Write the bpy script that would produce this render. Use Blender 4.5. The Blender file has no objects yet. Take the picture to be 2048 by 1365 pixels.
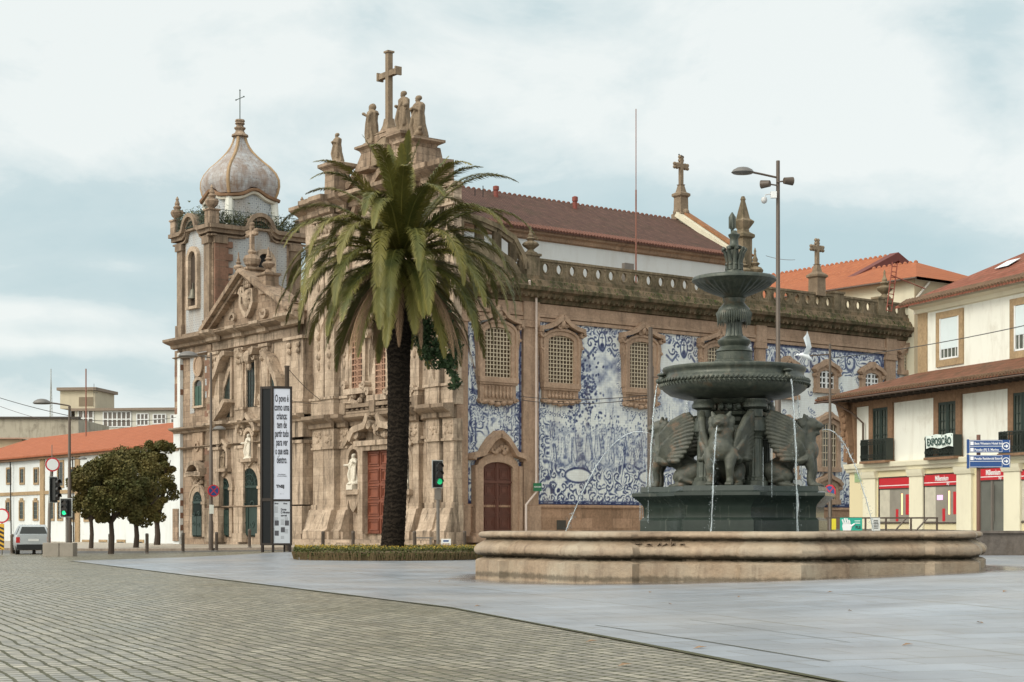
import bpy, bmesh, math, random
import numpy as np
from mathutils import Vector, Matrix, Euler, noise as mn
rng = random.Random(7)
sc = bpy.context.scene
C = sc.collection
pi = math.pi
# ------------------------------------------------------------------ camera
FPX, CX, HY, CH = 3350.0, 1024.0, 1055.0, 1.25      # focal length in photo pixels, centre column, horizon row, eye height
cd = bpy.data.cameras.new('camera'); cam = bpy.data.objects.new('camera', cd); C.objects.link(cam)
cam.location = (0, 0, CH); cam.rotation_euler = (math.radians(90), 0, 0)
cd.sensor_width = 36; cd.lens = FPX/2048*36; cd.shift_y = (HY-682.5)/2048
cd.clip_start = .1; cd.clip_end = 3000
sc.camera = cam
sc.render.resolution_x, sc.render.resolution_y = 1024, 682
sc.view_settings.view_transform = 'Standard'; sc.view_settings.look = 'None'
sc.view_settings.exposure = 0.0; sc.view_settings.gamma = 1

# ------------------------------------------------------------------ node helper
class NT:
    def __init__(s, tree): s.t = tree; s.n = tree.nodes; s.l = tree.links
    def new(s, typ, **kw):
        n = s.n.new(typ)
        for k, v in kw.items(): setattr(n, k, v)
        return n
    def put(s, sock, v):
        if hasattr(v, 'is_output') or isinstance(v, bpy.types.NodeSocket): s.l.new(v, sock)
        elif v is not None:
            if isinstance(v, (tuple, list)) and sock.type == 'RGBA' and len(v) == 3: v = (*v, 1)
            sock.default_value = v
    def math(s, op, a, b=None, c=None, clamp=False):
        n = s.new('ShaderNodeMath', operation=op, use_clamp=clamp)
        s.put(n.inputs[0], a)
        if b is not None: s.put(n.inputs[1], b)
        if c is not None: s.put(n.inputs[2], c)
        return n.outputs[0]
    def vmath(s, op, a, b=None):
        n = s.new('ShaderNodeVectorMath', operation=op)
        s.put(n.inputs[0], a)
        if b is not None: s.put(n.inputs[1], b)
        return n.outputs['Value'] if op in ('DOT_PRODUCT', 'LENGTH') else n.outputs[0]
    def mix(s, f, a, b, mode='MIX'):
        n = s.new('ShaderNodeMix', data_type='RGBA', blend_type=mode)
        s.put(n.inputs[0], f); s.put(n.inputs[6], a); s.put(n.inputs[7], b)
        return n.outputs[2]
    def noise(s, vec, scale, detail=4, rough=.6, dist=0, out=0):
        n = s.new('ShaderNodeTexNoise'); s.put(n.inputs['Vector'], vec)
        n.inputs['Scale'].default_value = scale; n.inputs['Detail'].default_value = detail
        n.inputs['Roughness'].default_value = rough; n.inputs['Distortion'].default_value = dist
        return n.outputs[out]
    def ramp(s, f, *stops):
        n = s.new('ShaderNodeValToRGB'); s.put(n.inputs[0], f); e = n.color_ramp.elements
        while len(e) < len(stops): e.new(.5)
        for el, (p, c) in zip(e, stops):
            el.position = p; el.color = (*c, 1) if isinstance(c, (tuple, list)) else (c, c, c, 1)
        return n.outputs[0]
    def comb(s, x, y, z):
        n = s.new('ShaderNodeCombineXYZ')
        for i, v in enumerate((x, y, z)): s.put(n.inputs[i], v)
        return n.outputs[0]
    def sep(s, v):
        n = s.new('ShaderNodeSeparateXYZ'); s.put(n.inputs[0], v); return n.outputs
    def scale(s, v, sc3): return s.vmath('MULTIPLY', v, sc3)

# ------------------------------------------------------------------ sky: Nishita daylight behind broken overcast
SUN_EL, SUN_AZ = math.radians(38), math.radians(232)      # azimuth clockwise from +Y: behind the camera, to its left
w = bpy.data.worlds.new('World'); sc.world = w; w.use_nodes = True
T = NT(w.node_tree); T.n.clear()
tc = T.new('ShaderNodeTexCoord'); D = tc.outputs['Generated']
sky = T.new('ShaderNodeTexSky'); sky.sky_type = 'NISHITA'; sky.sun_disc = False
sky.sun_elevation = SUN_EL; sky.sun_rotation = SUN_AZ; sky.dust_density = 2.5
x, y, z = T.sep(D)
az = T.math('ARCTAN2', x, y); el = T.math('ARCTAN2', z, T.math('SQRT', T.math('ADD', T.math('MULTIPLY', x, x), T.math('MULTIPLY', y, y))))
P2 = T.comb(az, T.math('MULTIPLY', el, 1.9), 0.3)
wob = T.noise(P2, 5, 6, .62, .35); wob2 = T.noise(P2, 16, 5, .6, .3)
def blob(px, py, rx, ry, amp):
    a0 = math.atan((px-CX)/FPX); e0 = math.atan((HY-py)/FPX)
    q = T.math('ADD', T.math('POWER', T.math('ABSOLUTE', T.math('DIVIDE', T.math('SUBTRACT', az, a0), rx/FPX)), 2),
               T.math('POWER', T.math('ABSOLUTE', T.math('DIVIDE', T.math('SUBTRACT', el, e0), ry/FPX)), 2))
    return T.math('MULTIPLY', T.math('EXPONENT', T.math('MULTIPLY', q, -1)), amp)
acc = T.math('MULTIPLY', T.math('SUBTRACT', wob, .5), 1.5)
acc = T.math('ADD', acc, T.math('MULTIPLY', T.math('SUBTRACT', wob2, .5), .42))
for b in ((260, 520, 420, 170, .78), (60, 760, 700, 90, .3), (1200, 470, 420, 120, .75), (1750, 520, 420, 130, .8), (1960, 180, 110, 150, .5), (1800, 60, 160, 50, .28),
          (1000, 40, 320, 60, .22), (620, 230, 160, 45, .2), (250, 545, 110, 26, -.45), (80, 640, 190, 30, -.42), (110, 700, 230, 22, -.42), (1560, 330, 300, 90, -.3)):
    acc = T.math('ADD', acc, blob(*b))
grey = T.ramp(acc, (.02, 0.0), (.30, .42), (.42, .72), (.85, 1.0))
hi = T.math('MULTIPLY', T.math('SUBTRACT', T.noise(P2, 9, 5, .6, .2), .5), .22)
cl = T.mix(grey, (9.5, 10.0, 9.75), (5.7, 7.3, 7.6))
cl = T.mix(T.math('MULTIPLY', grey, T.math('ADD', .1, hi)), cl, (4.2, 5.7, 6.3))
cl = T.mix(.12, cl, sky.outputs[0])
# brighter veil round the hidden sun, behind the camera
sd = (math.sin(SUN_AZ)*math.cos(SUN_EL), math.cos(SUN_AZ)*math.cos(SUN_EL), math.sin(SUN_EL))
dt = T.math('MAXIMUM', T.vmath('DOT_PRODUCT', D, sd), 0)
glow = T.math('MULTIPLY', T.math('POWER', dt, 2.0), 1.7)
cl = T.vmath('MULTIPLY', cl, T.comb(*(T.math('ADD', 1.0, T.math('MULTIPLY', glow, k)) for k in (1.1, 1.0, .86))))
bg = T.new('ShaderNodeBackground'); T.put(bg.inputs[0], cl); bg.inputs[1].default_value = .1
out = T.new('ShaderNodeOutputWorld'); T.l.new(bg.outputs[0], out.inputs[0])
sl = bpy.data.lights.new('sun', 'SUN'); sl.energy = 1.25; sl.angle = math.radians(20); sl.color = (1, .93, .84)
so = bpy.data.objects.new('sun', sl); C.objects.link(so); so.location = (-60, -60, 80)
so.rotation_euler = Vector(sd).to_track_quat('Z', 'Y').to_euler()

# ------------------------------------------------------------------ materials
MATS = {}
def mat(name, fn):
    if name in MATS: return MATS[name]
    m = bpy.data.materials.new(name); m.use_nodes = True
    T = NT(m.node_tree); b = m.node_tree.nodes['Principled BSDF']
    fn(T, b); MATS[name] = m; return m
def objv(T): return T.new('ShaderNodeTexCoord').outputs['Object']
def bump(T, b, h, st=.3, dist=.02):
    n = T.new('ShaderNodeBump'); n.inputs['Strength'].default_value = st; n.inputs['Distance'].default_value = dist
    T.put(n.inputs['Height'], h); T.l.new(n.outputs[0], b.inputs['Normal'])
def plain(name, col, rough=.6, metal=0, var=.25, sc_=3, spec=.5, emit=None):
    def f(T, b):
        v = objv(T); n = T.noise(v, sc_, 5)
        c = T.mix(n, tuple(k*(1-var) for k in col), tuple(min(1, k*(1+var)) for k in col))
        T.put(b.inputs['Base Color'], c); b.inputs['Roughness'].default_value = rough; b.inputs['Metallic'].default_value = metal
        b.inputs['Specular IOR Level'].default_value = spec
        if emit: T.put(b.inputs['Emission Color'], emit[0]); b.inputs['Emission Strength'].default_value = emit[1]
    return mat(name, f)
RX, RY = .7956, .6058          # direction of the church's long side, seen in plan
def wallv(T, v=None):
    v = v or objv(T)
    a = T.vmath('DOT_PRODUCT', v, (RX+RY, RY-RX, 0)); return a, T.sep(v)[2], v
def stone(name, c1, c2, joint=True, bw=1.1, bh=.45, stain=.6, moss=0, mort=.55, contrast=.5, streak=1.0):
    def f(T, b):
        a, z, v = wallv(T)
        n1 = T.noise(v, .9, 6, .65); n2 = T.noise(v, 7, 5, .7)
        col = T.mix(T.ramp(n1, (.3, 0.), (.7, 1.)), c1, c2)
        if joint:
            br = T.new('ShaderNodeTexBrick'); T.put(br.inputs['Vector'], T.comb(T.math('ADD', a, T.math('MULTIPLY', n2, .03)), z, 0))
            br.inputs['Scale'].default_value = 1; br.inputs['Brick Width'].default_value = bw; br.inputs['Row Height'].default_value = bh
            br.inputs['Mortar Size'].default_value = .016; br.inputs['Mortar Smooth'].default_value = .4
            br.inputs['Color1'].default_value = (1+contrast*.28,)*3+(1,); br.inputs['Color2'].default_value = (1-contrast*.42, 1-contrast*.46, 1-contrast*.5, 1); br.inputs['Mortar'].default_value = (mort,)*3+(1,)
            col = T.mix(1, col, br.outputs[0], 'MULTIPLY')
        col = T.mix(1, col, T.ramp(n2, (.3, .76), (.7, 1.16)), 'MULTIPLY')
        st = T.noise(T.scale(v, (1, 1, .13)), 2.6, 6, .7)
        dk = T.math('MULTIPLY', T.ramp(st, (.50, 0.), (.70, 1.)), stain*streak)
        col = T.mix(dk, col, (.075, .058, .042))
        pat = T.ramp(T.noise(v, .38, 6, .68), (.47, 0.), (.66, 1.))
        col = T.mix(T.math('MULTIPLY', pat, stain*.55), col, (.12, .088, .062))
        if moss:
            ms = T.ramp(T.noise(T.scale(v, (1, 1, .5)), 1.7, 6, .75), (.42, 0.), (.6, 1.))
            col = T.mix(T.math('MULTIPLY', ms, moss), col, (.035, .038, .016))
        T.put(b.inputs['Base Color'], col); b.inputs['Roughness'].default_value = .88; b.inputs['Specular IOR Level'].default_value = .25
        bump(T, b, T.noise(v, 12, 5, .7), .5, .03)
    return mat(name, f)
def plaster(name, col, dirt=.4, blotch=(.35, .3, .22)):
    def f(T, b):
        v = objv(T)
        st = T.ramp(T.noise(T.scale(v, (1, 1, .2)), 1.5, 6, .65), (.5, 0.), (.78, 1.))
        sp = T.ramp(T.noise(v, .7, 6, .7), (.55, 0.), (.72, 1.))
        c = T.mix(T.noise(v, .4, 3), tuple(k*.9 for k in col), tuple(min(.86, k*1.05) for k in col))
        c = T.mix(T.math('MULTIPLY', st, dirt*.6), c, blotch); c = T.mix(T.math('MULTIPLY', sp, dirt*.5), c, blotch)
        T.put(b.inputs['Base Color'], c); b.inputs['Roughness'].default_value = .85
        bump(T, b, T.noise(v, 20, 4), .2, .01)
    return mat(name, f)
def roof_tiles(name, c1, c2, ux, uy, pitch=.25, row=.36, moss=.3):
    """clay roof: (ux,uy) is the eave direction in plan"""
    def f(T, b):
        v = objv(T); a = T.vmath('DOT_PRODUCT', v, (ux, uy, 0)); u = T.math('ADD', T.vmath('DOT_PRODUCT', v, (-uy, ux, 0)), T.sep(v)[2])
        wv = T.math('ABSOLUTE', T.math('SINE', T.math('MULTIPLY', a, pi/pitch)))
        rw = T.math('FRACT', T.math('DIVIDE', T.sep(v)[2], row*.5))
        n = T.noise(T.comb(T.math('SNAP', a, pitch), T.math('SNAP', T.sep(v)[2], row*.5), 0), 3.1, 2)
        c = T.mix(T.ramp(n, (.3, 0.), (.7, 1.)), c1, c2)
        c = T.mix(T.ramp(wv, (0, .75), (.35, 0.)), c, tuple(k*.35 for k in c1))
        c = T.mix(T.ramp(rw, (0., .65), (.22, 0.)), c, tuple(k*.35 for k in c1))
        ms = T.ramp(T.noise(v, .8, 6, .7), (.5, 0.), (.68, 1.))
        c = T.mix(T.math('MULTIPLY', ms, moss), c, (.05, .045, .025))
        T.put(b.inputs['Base Color'], c); b.inputs['Roughness'].default_value = .85; b.inputs['Specular IOR Level'].default_value = .2
        bump(T, b, T.math('ADD', wv, T.math('MULTIPLY', rw, .6)), .7, .06)
    return mat(name, f)
S_MAIN = stone('granite_ashlar', (.53, .42, .32), (.37, .285, .21), stain=1.0, contrast=.32, mort=.74, bw=1.3, bh=.5)
S_SIDE = stone('granite_side', (.52, .36, .26), (.385, .265, .185), stain=.5, contrast=.35, mort=.68, bw=1.3, bh=.5)
S_OLD = stone('granite_weathered', (.42, .32, .235), (.24, .17, .12), stain=.95, bw=1.0, bh=.42, contrast=.6)
S_TRIM = stone('granite_trim', (.48, .355, .255), (.33, .235, .165), joint=False, stain=.6)
S_TRIM2 = stone('granite_carving', (.48, .335, .24), (.33, .225, .155), joint=False, stain=.4)
S_DARK = stone('granite_dark_wet', (.33, .25, .18), (.18, .132, .095), joint=False, stain=.8)
S_MOSS = stone('mossy_cornice', (.24, .17, .105), (.13, .095, .06), joint=False, stain=.8, moss=.85)
S_BAL = stone('lichen_balustrade', (.30, .235, .155), (.19, .145, .095), joint=False, stain=.8, moss=.5)
S_STAT = stone('statue_stone', (.30, .23, .16), (.19, .14, .095), joint=False, stain=.5)
S_BASIN = stone('basin_stone', (.44, .33, .225), (.33, .235, .155), joint=False, stain=.5, streak=.7)
S_MARB = plain('white_marble', (.6, .55, .46), .6, var=.2)
WHITE = plaster('white_plaster', (.62, .65, .65), .4)
WHITE2 = plaster('old_white_plaster', (.74, .74, .67), .7)
CREAM = plaster('cream_plaster', (.70, .62, .40), .2)
CREAM2 = plaster('pale_cream_plaster', (.74, .70, .54), .3)
GREYP = plaster('grey_stained_render', (.42, .38, .30), 1.2, (.08, .065, .045))
BEIGE = plaster('beige_render', (.48, .38, .25), .5)
OCHRE = stone('ochre_stone_trim', (.40, .29, .17), (.32, .225, .13), joint=False, stain=.25)
BROWN = stone('brown_stone_trim', (.27, .165, .10), (.21, .125, .075), joint=False, stain=.3)
GLASS = plain('dark_glass', (.02, .024, .022), .12, var=.5, sc_=1.2)
GLASS2 = plain('hazy_glass', (.09, .10, .085), .15, var=.6, sc_=1.0)
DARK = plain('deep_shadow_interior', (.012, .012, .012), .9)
GREEN_D = plain('green_painted_wood', (.012, .032, .026), .55, var=.4)
RED_D = plain('red_brown_wood', (.12, .045, .03), .55, var=.35)
RED_D2 = plain('orange_brown_wood', (.19, .058, .03), .6, var=.35)
LATT = plain('cream_lattice', (.52, .44, .32), .7, var=.15)
LATT_R = plain('terracotta_lattice', (.33, .19, .125), .8, var=.2)
IRON = plain('dark_iron', (.022, .021, .02), .5, .3)
POLE = plain('brown_grey_paint', (.085, .062, .045), .45, var=.2)
POLE2 = plain('grey_galvanised', (.17, .15, .13), .5, .2)
BLACK = plain('black_plastic', (.012, .013, .013), .4)
WPAINT = plain('white_paint', (.72, .73, .72), .5, var=.06)
TEXTW = plain('white_lettering', (.8, .8, .8), .5, var=.02)
TEXTK = plain('black_lettering', (.03, .03, .04), .5, var=.02)
BLUE_S = plain('blue_sign', (.012, .06, .21), .45, var=.1)
RED_S = plain('red_sign', (.5, .02, .03), .45, var=.1)

# ------------------------------------------------------------------ mesh builder
Z = Vector((0, 0, 1))
class Fr:
    """upright plane: u runs along U, w out of the wall along N"""
    def __init__(s, O, U, N): s.O = Vector((O[0], O[1], 0)); s.U = Vector((U[0], U[1], 0)).normalized(); s.N = Vector((N[0], N[1], 0)).normalized()
    def P(s, u, z, w=0): return s.O + s.U*u + s.N*w + Z*z
    def uz(s, px, py, w=0):
        k = (px-CX)/FPX; o = s.O + s.N*w
        u = (k*o.y - o.x)/(s.U.x - k*s.U.y); d = o.y + s.U.y*u
        return u, CH + (HY-py)*d/FPX
    def u(s, px, w=0): return s.uz(px, 500, w)[0]
    def z(s, px, py, w=0): return s.uz(px, py, w)[1]
class MB:
    def __init__(s): s.v = []; s.f = []
    def add(s, vs, fs):
        o = len(s.v); s.v += [Vector(q) for q in vs]; s.f += [tuple(i+o for i in f) for f in fs]; return s
    def hexa(s, p): return s.add(p, [(0,3,2,1),(4,5,6,7),(0,1,5,4),(1,2,6,5),(2,3,7,6),(3,0,4,7)])
    def box(s, x0, x1, y0, y1, z0, z1): return s.hexa([(x0,y0,z0),(x1,y0,z0),(x1,y1,z0),(x0,y1,z0),(x0,y0,z1),(x1,y0,z1),(x1,y1,z1),(x0,y1,z1)])
    def bf(s, F, u0, u1, z0, z1, w0, w1):
        P = F.P
        return s.hexa([P(u0,z0,w0),P(u1,z0,w0),P(u1,z0,w1),P(u0,z0,w1),P(u0,z1,w0),P(u1,z1,w0),P(u1,z1,w1),P(u0,z1,w1)])
    def prism(s, F, poly, w0, w1):
        n = len(poly); vs = [F.P(u,z,w0) for u,z in poly]+[F.P(u,z,w1) for u,z in poly]
        return s.add(vs, [tuple(range(n-1,-1,-1)), tuple(range(n,2*n))]+[(i,(i+1)%n,(i+1)%n+n,i+n) for i in range(n)])
    def mold(s, F, u0, u1, prof):
        n = len(prof); vs = [F.P(u0,z,w) for w,z in prof]+[F.P(u1,z,w) for w,z in prof]
        return s.add(vs, [tuple(range(n-1,-1,-1)), tuple(range(n,2*n))]+[(i,(i+1)%n,(i+1)%n+n,i+n) for i in range(n)])
    def ribbon(s, F, path, hw, w0, w1, closed=False):
        """bar that follows a path of (u,z) on the plane; hw a number or one per point"""
        n = len(path); L = []; R = []
        for i in range(n):
            a = path[(i-1) % n] if (closed or i) else path[0]; b = path[(i+1) % n] if (closed or i < n-1) else path[-1]
            dx, dz = b[0]-a[0], b[1]-a[1]; l = math.hypot(dx, dz) or 1; h = hw[i] if isinstance(hw, (list, tuple)) else hw
            nx, nz = -dz/l*h, dx/l*h
            L.append((path[i][0]+nx, path[i][1]+nz)); R.append((path[i][0]-nx, path[i][1]-nz))
        m = n if closed else n-1
        vs = [F.P(*q, w0) for q in L]+[F.P(*q, w0) for q in R]+[F.P(*q, w1) for q in L]+[F.P(*q, w1) for q in R]
        fs = []
        for i in range(m):
            j = (i+1) % n
            fs += [(2*n+i,2*n+j,3*n+j,3*n+i),(i,n+i,n+j,j),(i,j,2*n+j,2*n+i),(n+i,3*n+i,3*n+j,n+j)]
        if not closed: fs += [(0,2*n,3*n,n),(n-1,2*n-1,4*n-1,3*n-1)]
        return s.add(vs, fs)
    def lathe(s, c, prof, seg=16, rad=None, rot=0, cap=True):
        """prof: (r,z) from bottom to top; rad(angle) scales r"""
        vs = []; fs = []; n = len(prof)
        for r, z in prof:
            for k in range(seg):
                a = 2*pi*k/seg+rot; q = r*(rad(a, z) if rad else 1); vs.append((c[0]+q*math.cos(a), c[1]+q*math.sin(a), c[2]+z))
        for i in range(n-1):
            for k in range(seg): fs.append((i*seg+k, i*seg+(k+1)%seg, (i+1)*seg+(k+1)%seg, (i+1)*seg+k))
        if cap: fs += [tuple(range(seg-1,-1,-1)), tuple(range((n-1)*seg, n*seg))]
        return s.add(vs, fs)
    def sq(s, F, u, w, prof):
        """square turned shape standing on plane frame: prof (half size, z)"""
        vs = []; fs = []; n = len(prof)
        for r, z in prof: vs += [F.P(u-r,z,w-r),F.P(u+r,z,w-r),F.P(u+r,z,w+r),F.P(u-r,z,w+r)]
        for i in range(n-1):
            for k in range(4): fs.append((i*4+k,i*4+(k+1)%4,i*4+4+(k+1)%4,i*4+4+k))
        return s.add(vs, fs+[(3,2,1,0),tuple(range(4*n-4,4*n))])
    def tube(s, path, r, seg=8, cap=True, flat=1.0):
        path = [Vector(p) for p in path]; n = len(path); vs = []; fs = []; up = None
        for i, p in enumerate(path):
            t = (path[min(i+1,n-1)]-path[max(i-1,0)]).normalized()
            if up is None: up = t.orthogonal().normalized() if abs(t.z) > .95 else Z.copy()
            x = t.cross(up); x = x.normalized() if x.length > 1e-6 else t.orthogonal().normalized()
            y = x.cross(t).normalized(); up = y
            q = r[i] if isinstance(r, (list, tuple)) else r
            for k in range(seg):
                a = 2*pi*k/seg; vs.append(p + x*(q*math.cos(a)) + y*(q*flat*math.sin(a)))
        for i in range(n-1):
            for k in range(seg): fs.append((i*seg+k,i*seg+(k+1)%seg,(i+1)*seg+(k+1)%seg,(i+1)*seg+k))
        if cap: fs += [tuple(range(seg-1,-1,-1)), tuple(range((n-1)*seg,n*seg))]
        return s.add(vs, fs)
    def ball(s, c, r, seg=12, M=None):
        r = (r, r, r) if not isinstance(r, (tuple, list)) else r; rings = max(6, seg*2//3); vs = []; fs = []
        c = Vector(c)
        for i in range(rings+1):
            t = pi*(i/rings if 0 < i < rings else (.02/ rings if i == 0 else 1-.02/rings))
            for k in range(seg):
                a = 2*pi*k/seg; v = Vector((r[0]*math.sin(t)*math.cos(a), r[1]*math.sin(t)*math.sin(a), -r[2]*math.cos(t)))
                vs.append(c+(M @ v if M else v))
        for i in range(rings):
            for k in range(seg): fs.append((i*seg+k,i*seg+(k+1)%seg,(i+1)*seg+(k+1)%seg,(i+1)*seg+k))
        return s.add(vs, fs+[tuple(range(seg-1,-1,-1)), tuple(range(rings*seg,(rings+1)*seg))])
    def xf(s, M):
        s.v = [M @ v for v in s.v]; return s
    def join(s, o, M=None):
        return s.add([M @ v if M else v for v in o.v], o.f)
    def build(s, name, m, parent=None, smooth=None, recalc=False, local=False):
        me = bpy.data.meshes.new(name); off = wl(parent) if (parent is not None and not local) else Vector((0,0,0))
        me.from_pydata([tuple(v-off) for v in s.v], [], s.f)
        if recalc:
            b = bmesh.new(); b.from_mesh(me); bmesh.ops.recalc_face_normals(b, faces=b.faces); b.to_mesh(me); b.free()
        if smooth is not None:
            me.shade_smooth()
            if smooth < 180: me.set_sharp_from_angle(angle=math.radians(smooth))
        me.materials.append(m); o = bpy.data.objects.new(name, me); C.objects.link(o)
        if parent is not None: o.parent = parent
        return o
def wl(o):
    v = Vector((0,0,0))
    while o is not None: v = v + Vector(o.location); o = o.parent
    return v
def thing(name, label, cat, loc, group=None, kind=None):
    o = bpy.data.objects.new(name, None); C.objects.link(o); o.location = loc; o.empty_display_size = .3
    o['label'] = label; o['category'] = cat
    if group: o['group'] = group
    if kind: o['kind'] = kind
    return o
def tag(o, label, cat, group=None, kind=None):
    o['label'] = label; o['category'] = cat
    if group: o['group'] = group
    if kind: o['kind'] = kind
    return o
def struct(o, kind='structure'): o['kind'] = kind; return o
def copy_tree(o, parent=None):
    c = o.copy(); C.objects.link(c); c.parent = parent
    for ch in list(o.children): copy_tree(ch, c)
    return c
def remesh(o, vox, smooth=3):
    m = o.modifiers.new('r', 'REMESH'); m.mode = 'VOXEL'; m.voxel_size = vox; m.use_smooth_shade = True
    if smooth: s = o.modifiers.new('s', 'SMOOTH'); s.factor = .5; s.iterations = smooth
    return o
def lettering(name, text, F, u, z, w, size, m, parent, sx=1.0, align='CENTER', flip=False, bold=0, spacing=1.0, shear=0):
    """letters laid on plane F, centred on u; flip for planes whose u runs leftwards"""
    cu = bpy.data.curves.new('t', 'FONT'); cu.body = text; cu.size = size; cu.align_x = align; cu.extrude = .004; cu.offset = bold; cu.space_line = spacing; cu.shear = shear
    o = bpy.data.objects.new('t', cu); C.objects.link(o)
    me = bpy.data.meshes.new_from_object(o.evaluated_get(bpy.context.evaluated_depsgraph_get()))
    off = wl(parent); sg = -1 if flip else 1
    for v in me.vertices: v.co = F.P(u+sg*v.co.x*sx, z+v.co.y, w+v.co.z) - off
    bpy.data.objects.remove(o); bpy.data.curves.remove(cu)
    me.materials.clear(); me.materials.append(m); me.name = name
    q = bpy.data.objects.new(name, me); C.objects.link(q); q.parent = parent; return q
def arc(cx, cz, r, a0, a1, n=12, rz=None):
    rz = r if rz is None else rz
    return [(cx+r*math.cos(math.radians(a0+(a1-a0)*i/n)), cz+rz*math.sin(math.radians(a0+(a1-a0)*i/n))) for i in range(n+1)]
def spiral(cx, cz, r0, a0, turns, sgn=1, n=18, shrink=.12):
    return [(cx+r0*(shrink**(i/n))*math.cos(a0+sgn*turns*2*pi*i/n), cz+r0*(shrink**(i/n))*math.sin(a0+sgn*turns*2*pi*i/n)) for i in range(n+1)]
def arched(u0, u1, z0, z1, n=10, rise=None):
    r = (u1-u0)/2; rise = r if rise is None else rise
    return [(u0, z0)]+arc((u0+u1)/2, z1-rise, r, 180, 0, n, rise)+[(u1, z0)]
def smooth(t): t = max(0, min(1, t)); return t*t*(3-2*t)

# ------------------------------------------------------------------ ground
def gz(x, y):
    g = -.1+.3*smooth((x+1)/14)*smooth((y-16)/16)
    g += .22*smooth((y-72)/18)*smooth((x+25)/20)
    g += .74*smooth((y-62.3)/.8)*smooth((x-13)/2.5)
    return g
def G(px, py, z=0.0): d = FPX*(CH-z)/(py-HY); return ((px-CX)*d/FPX, d)
def at(px, d): return (px-CX)*d/FPX
def Zp(py, d): return CH+(HY-py)*d/FPX
xs = [-900,-400,-200,-120,-80]+list(range(-60,61))+[80,120,200,400,900]
ys = [-60,-20,0]+[i for i in range(2,62)]+[62,62.4,62.8,63.2,64]+list(range(65,131))+[150,200,300,500,900,1600]
def sheet(polys, eps, name, m):
    mb = MB(); idx = {}
    def clip(poly, a, b):
        outp = []; n = len(poly)
        for i in range(n):
            p, q = poly[i], poly[(i+1) % n]
            sp = (b[0]-a[0])*(p[1]-a[1])-(b[1]-a[1])*(p[0]-a[0]); sq_ = (b[0]-a[0])*(q[1]-a[1])-(b[1]-a[1])*(q[0]-a[0])
            if sp >= 0: outp.append(p)
            if (sp > 0) != (sq_ > 0) and abs(sp-sq_) > 1e-12:
                t = sp/(sp-sq_); outp.append((p[0]+t*(q[0]-p[0]), p[1]+t*(q[1]-p[1])))
        return outp
    def vid(p):
        k = (round(p[0],4), round(p[1],4))
        if k not in idx: idx[k] = len(mb.v); mb.v.append(Vector((p[0], p[1], gz(*p)+eps)))
        return idx[k]
    for i in range(len(xs)-1):
        for j in range(len(ys)-1):
            cell = [(xs[i],ys[j]),(xs[i+1],ys[j]),(xs[i+1],ys[j+1]),(xs[i],ys[j+1])]
            for poly in (polys or [None]):
                c = cell
                if poly:
                    for k in range(len(poly)):
                        c = clip(c, poly[k], poly[(k+1) % len(poly)])
                        if len(c) < 3: break
                if len(c) >= 3:
                    ids = []
                    for p in c:
                        q = vid(p)
                        if q not in ids: ids.append(q)
                    if len(ids) > 2: mb.f.append(tuple(ids))
    o = mb.build(name, m, smooth=30); return struct(o)
def m_asphalt(T, b):
    v = objv(T); n = T.noise(v, 40, 4); c = T.mix(n, (.05, .048, .044), (.085, .08, .072))
    c = T.mix(T.ramp(T.noise(v, .3, 4), (.4, 0.), (.7, .6)), c, (.11, .1, .085))
    T.put(b.inputs['Base Color'], c); b.inputs['Roughness'].default_value = .55
ASPH = mat('asphalt', m_asphalt)
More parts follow.
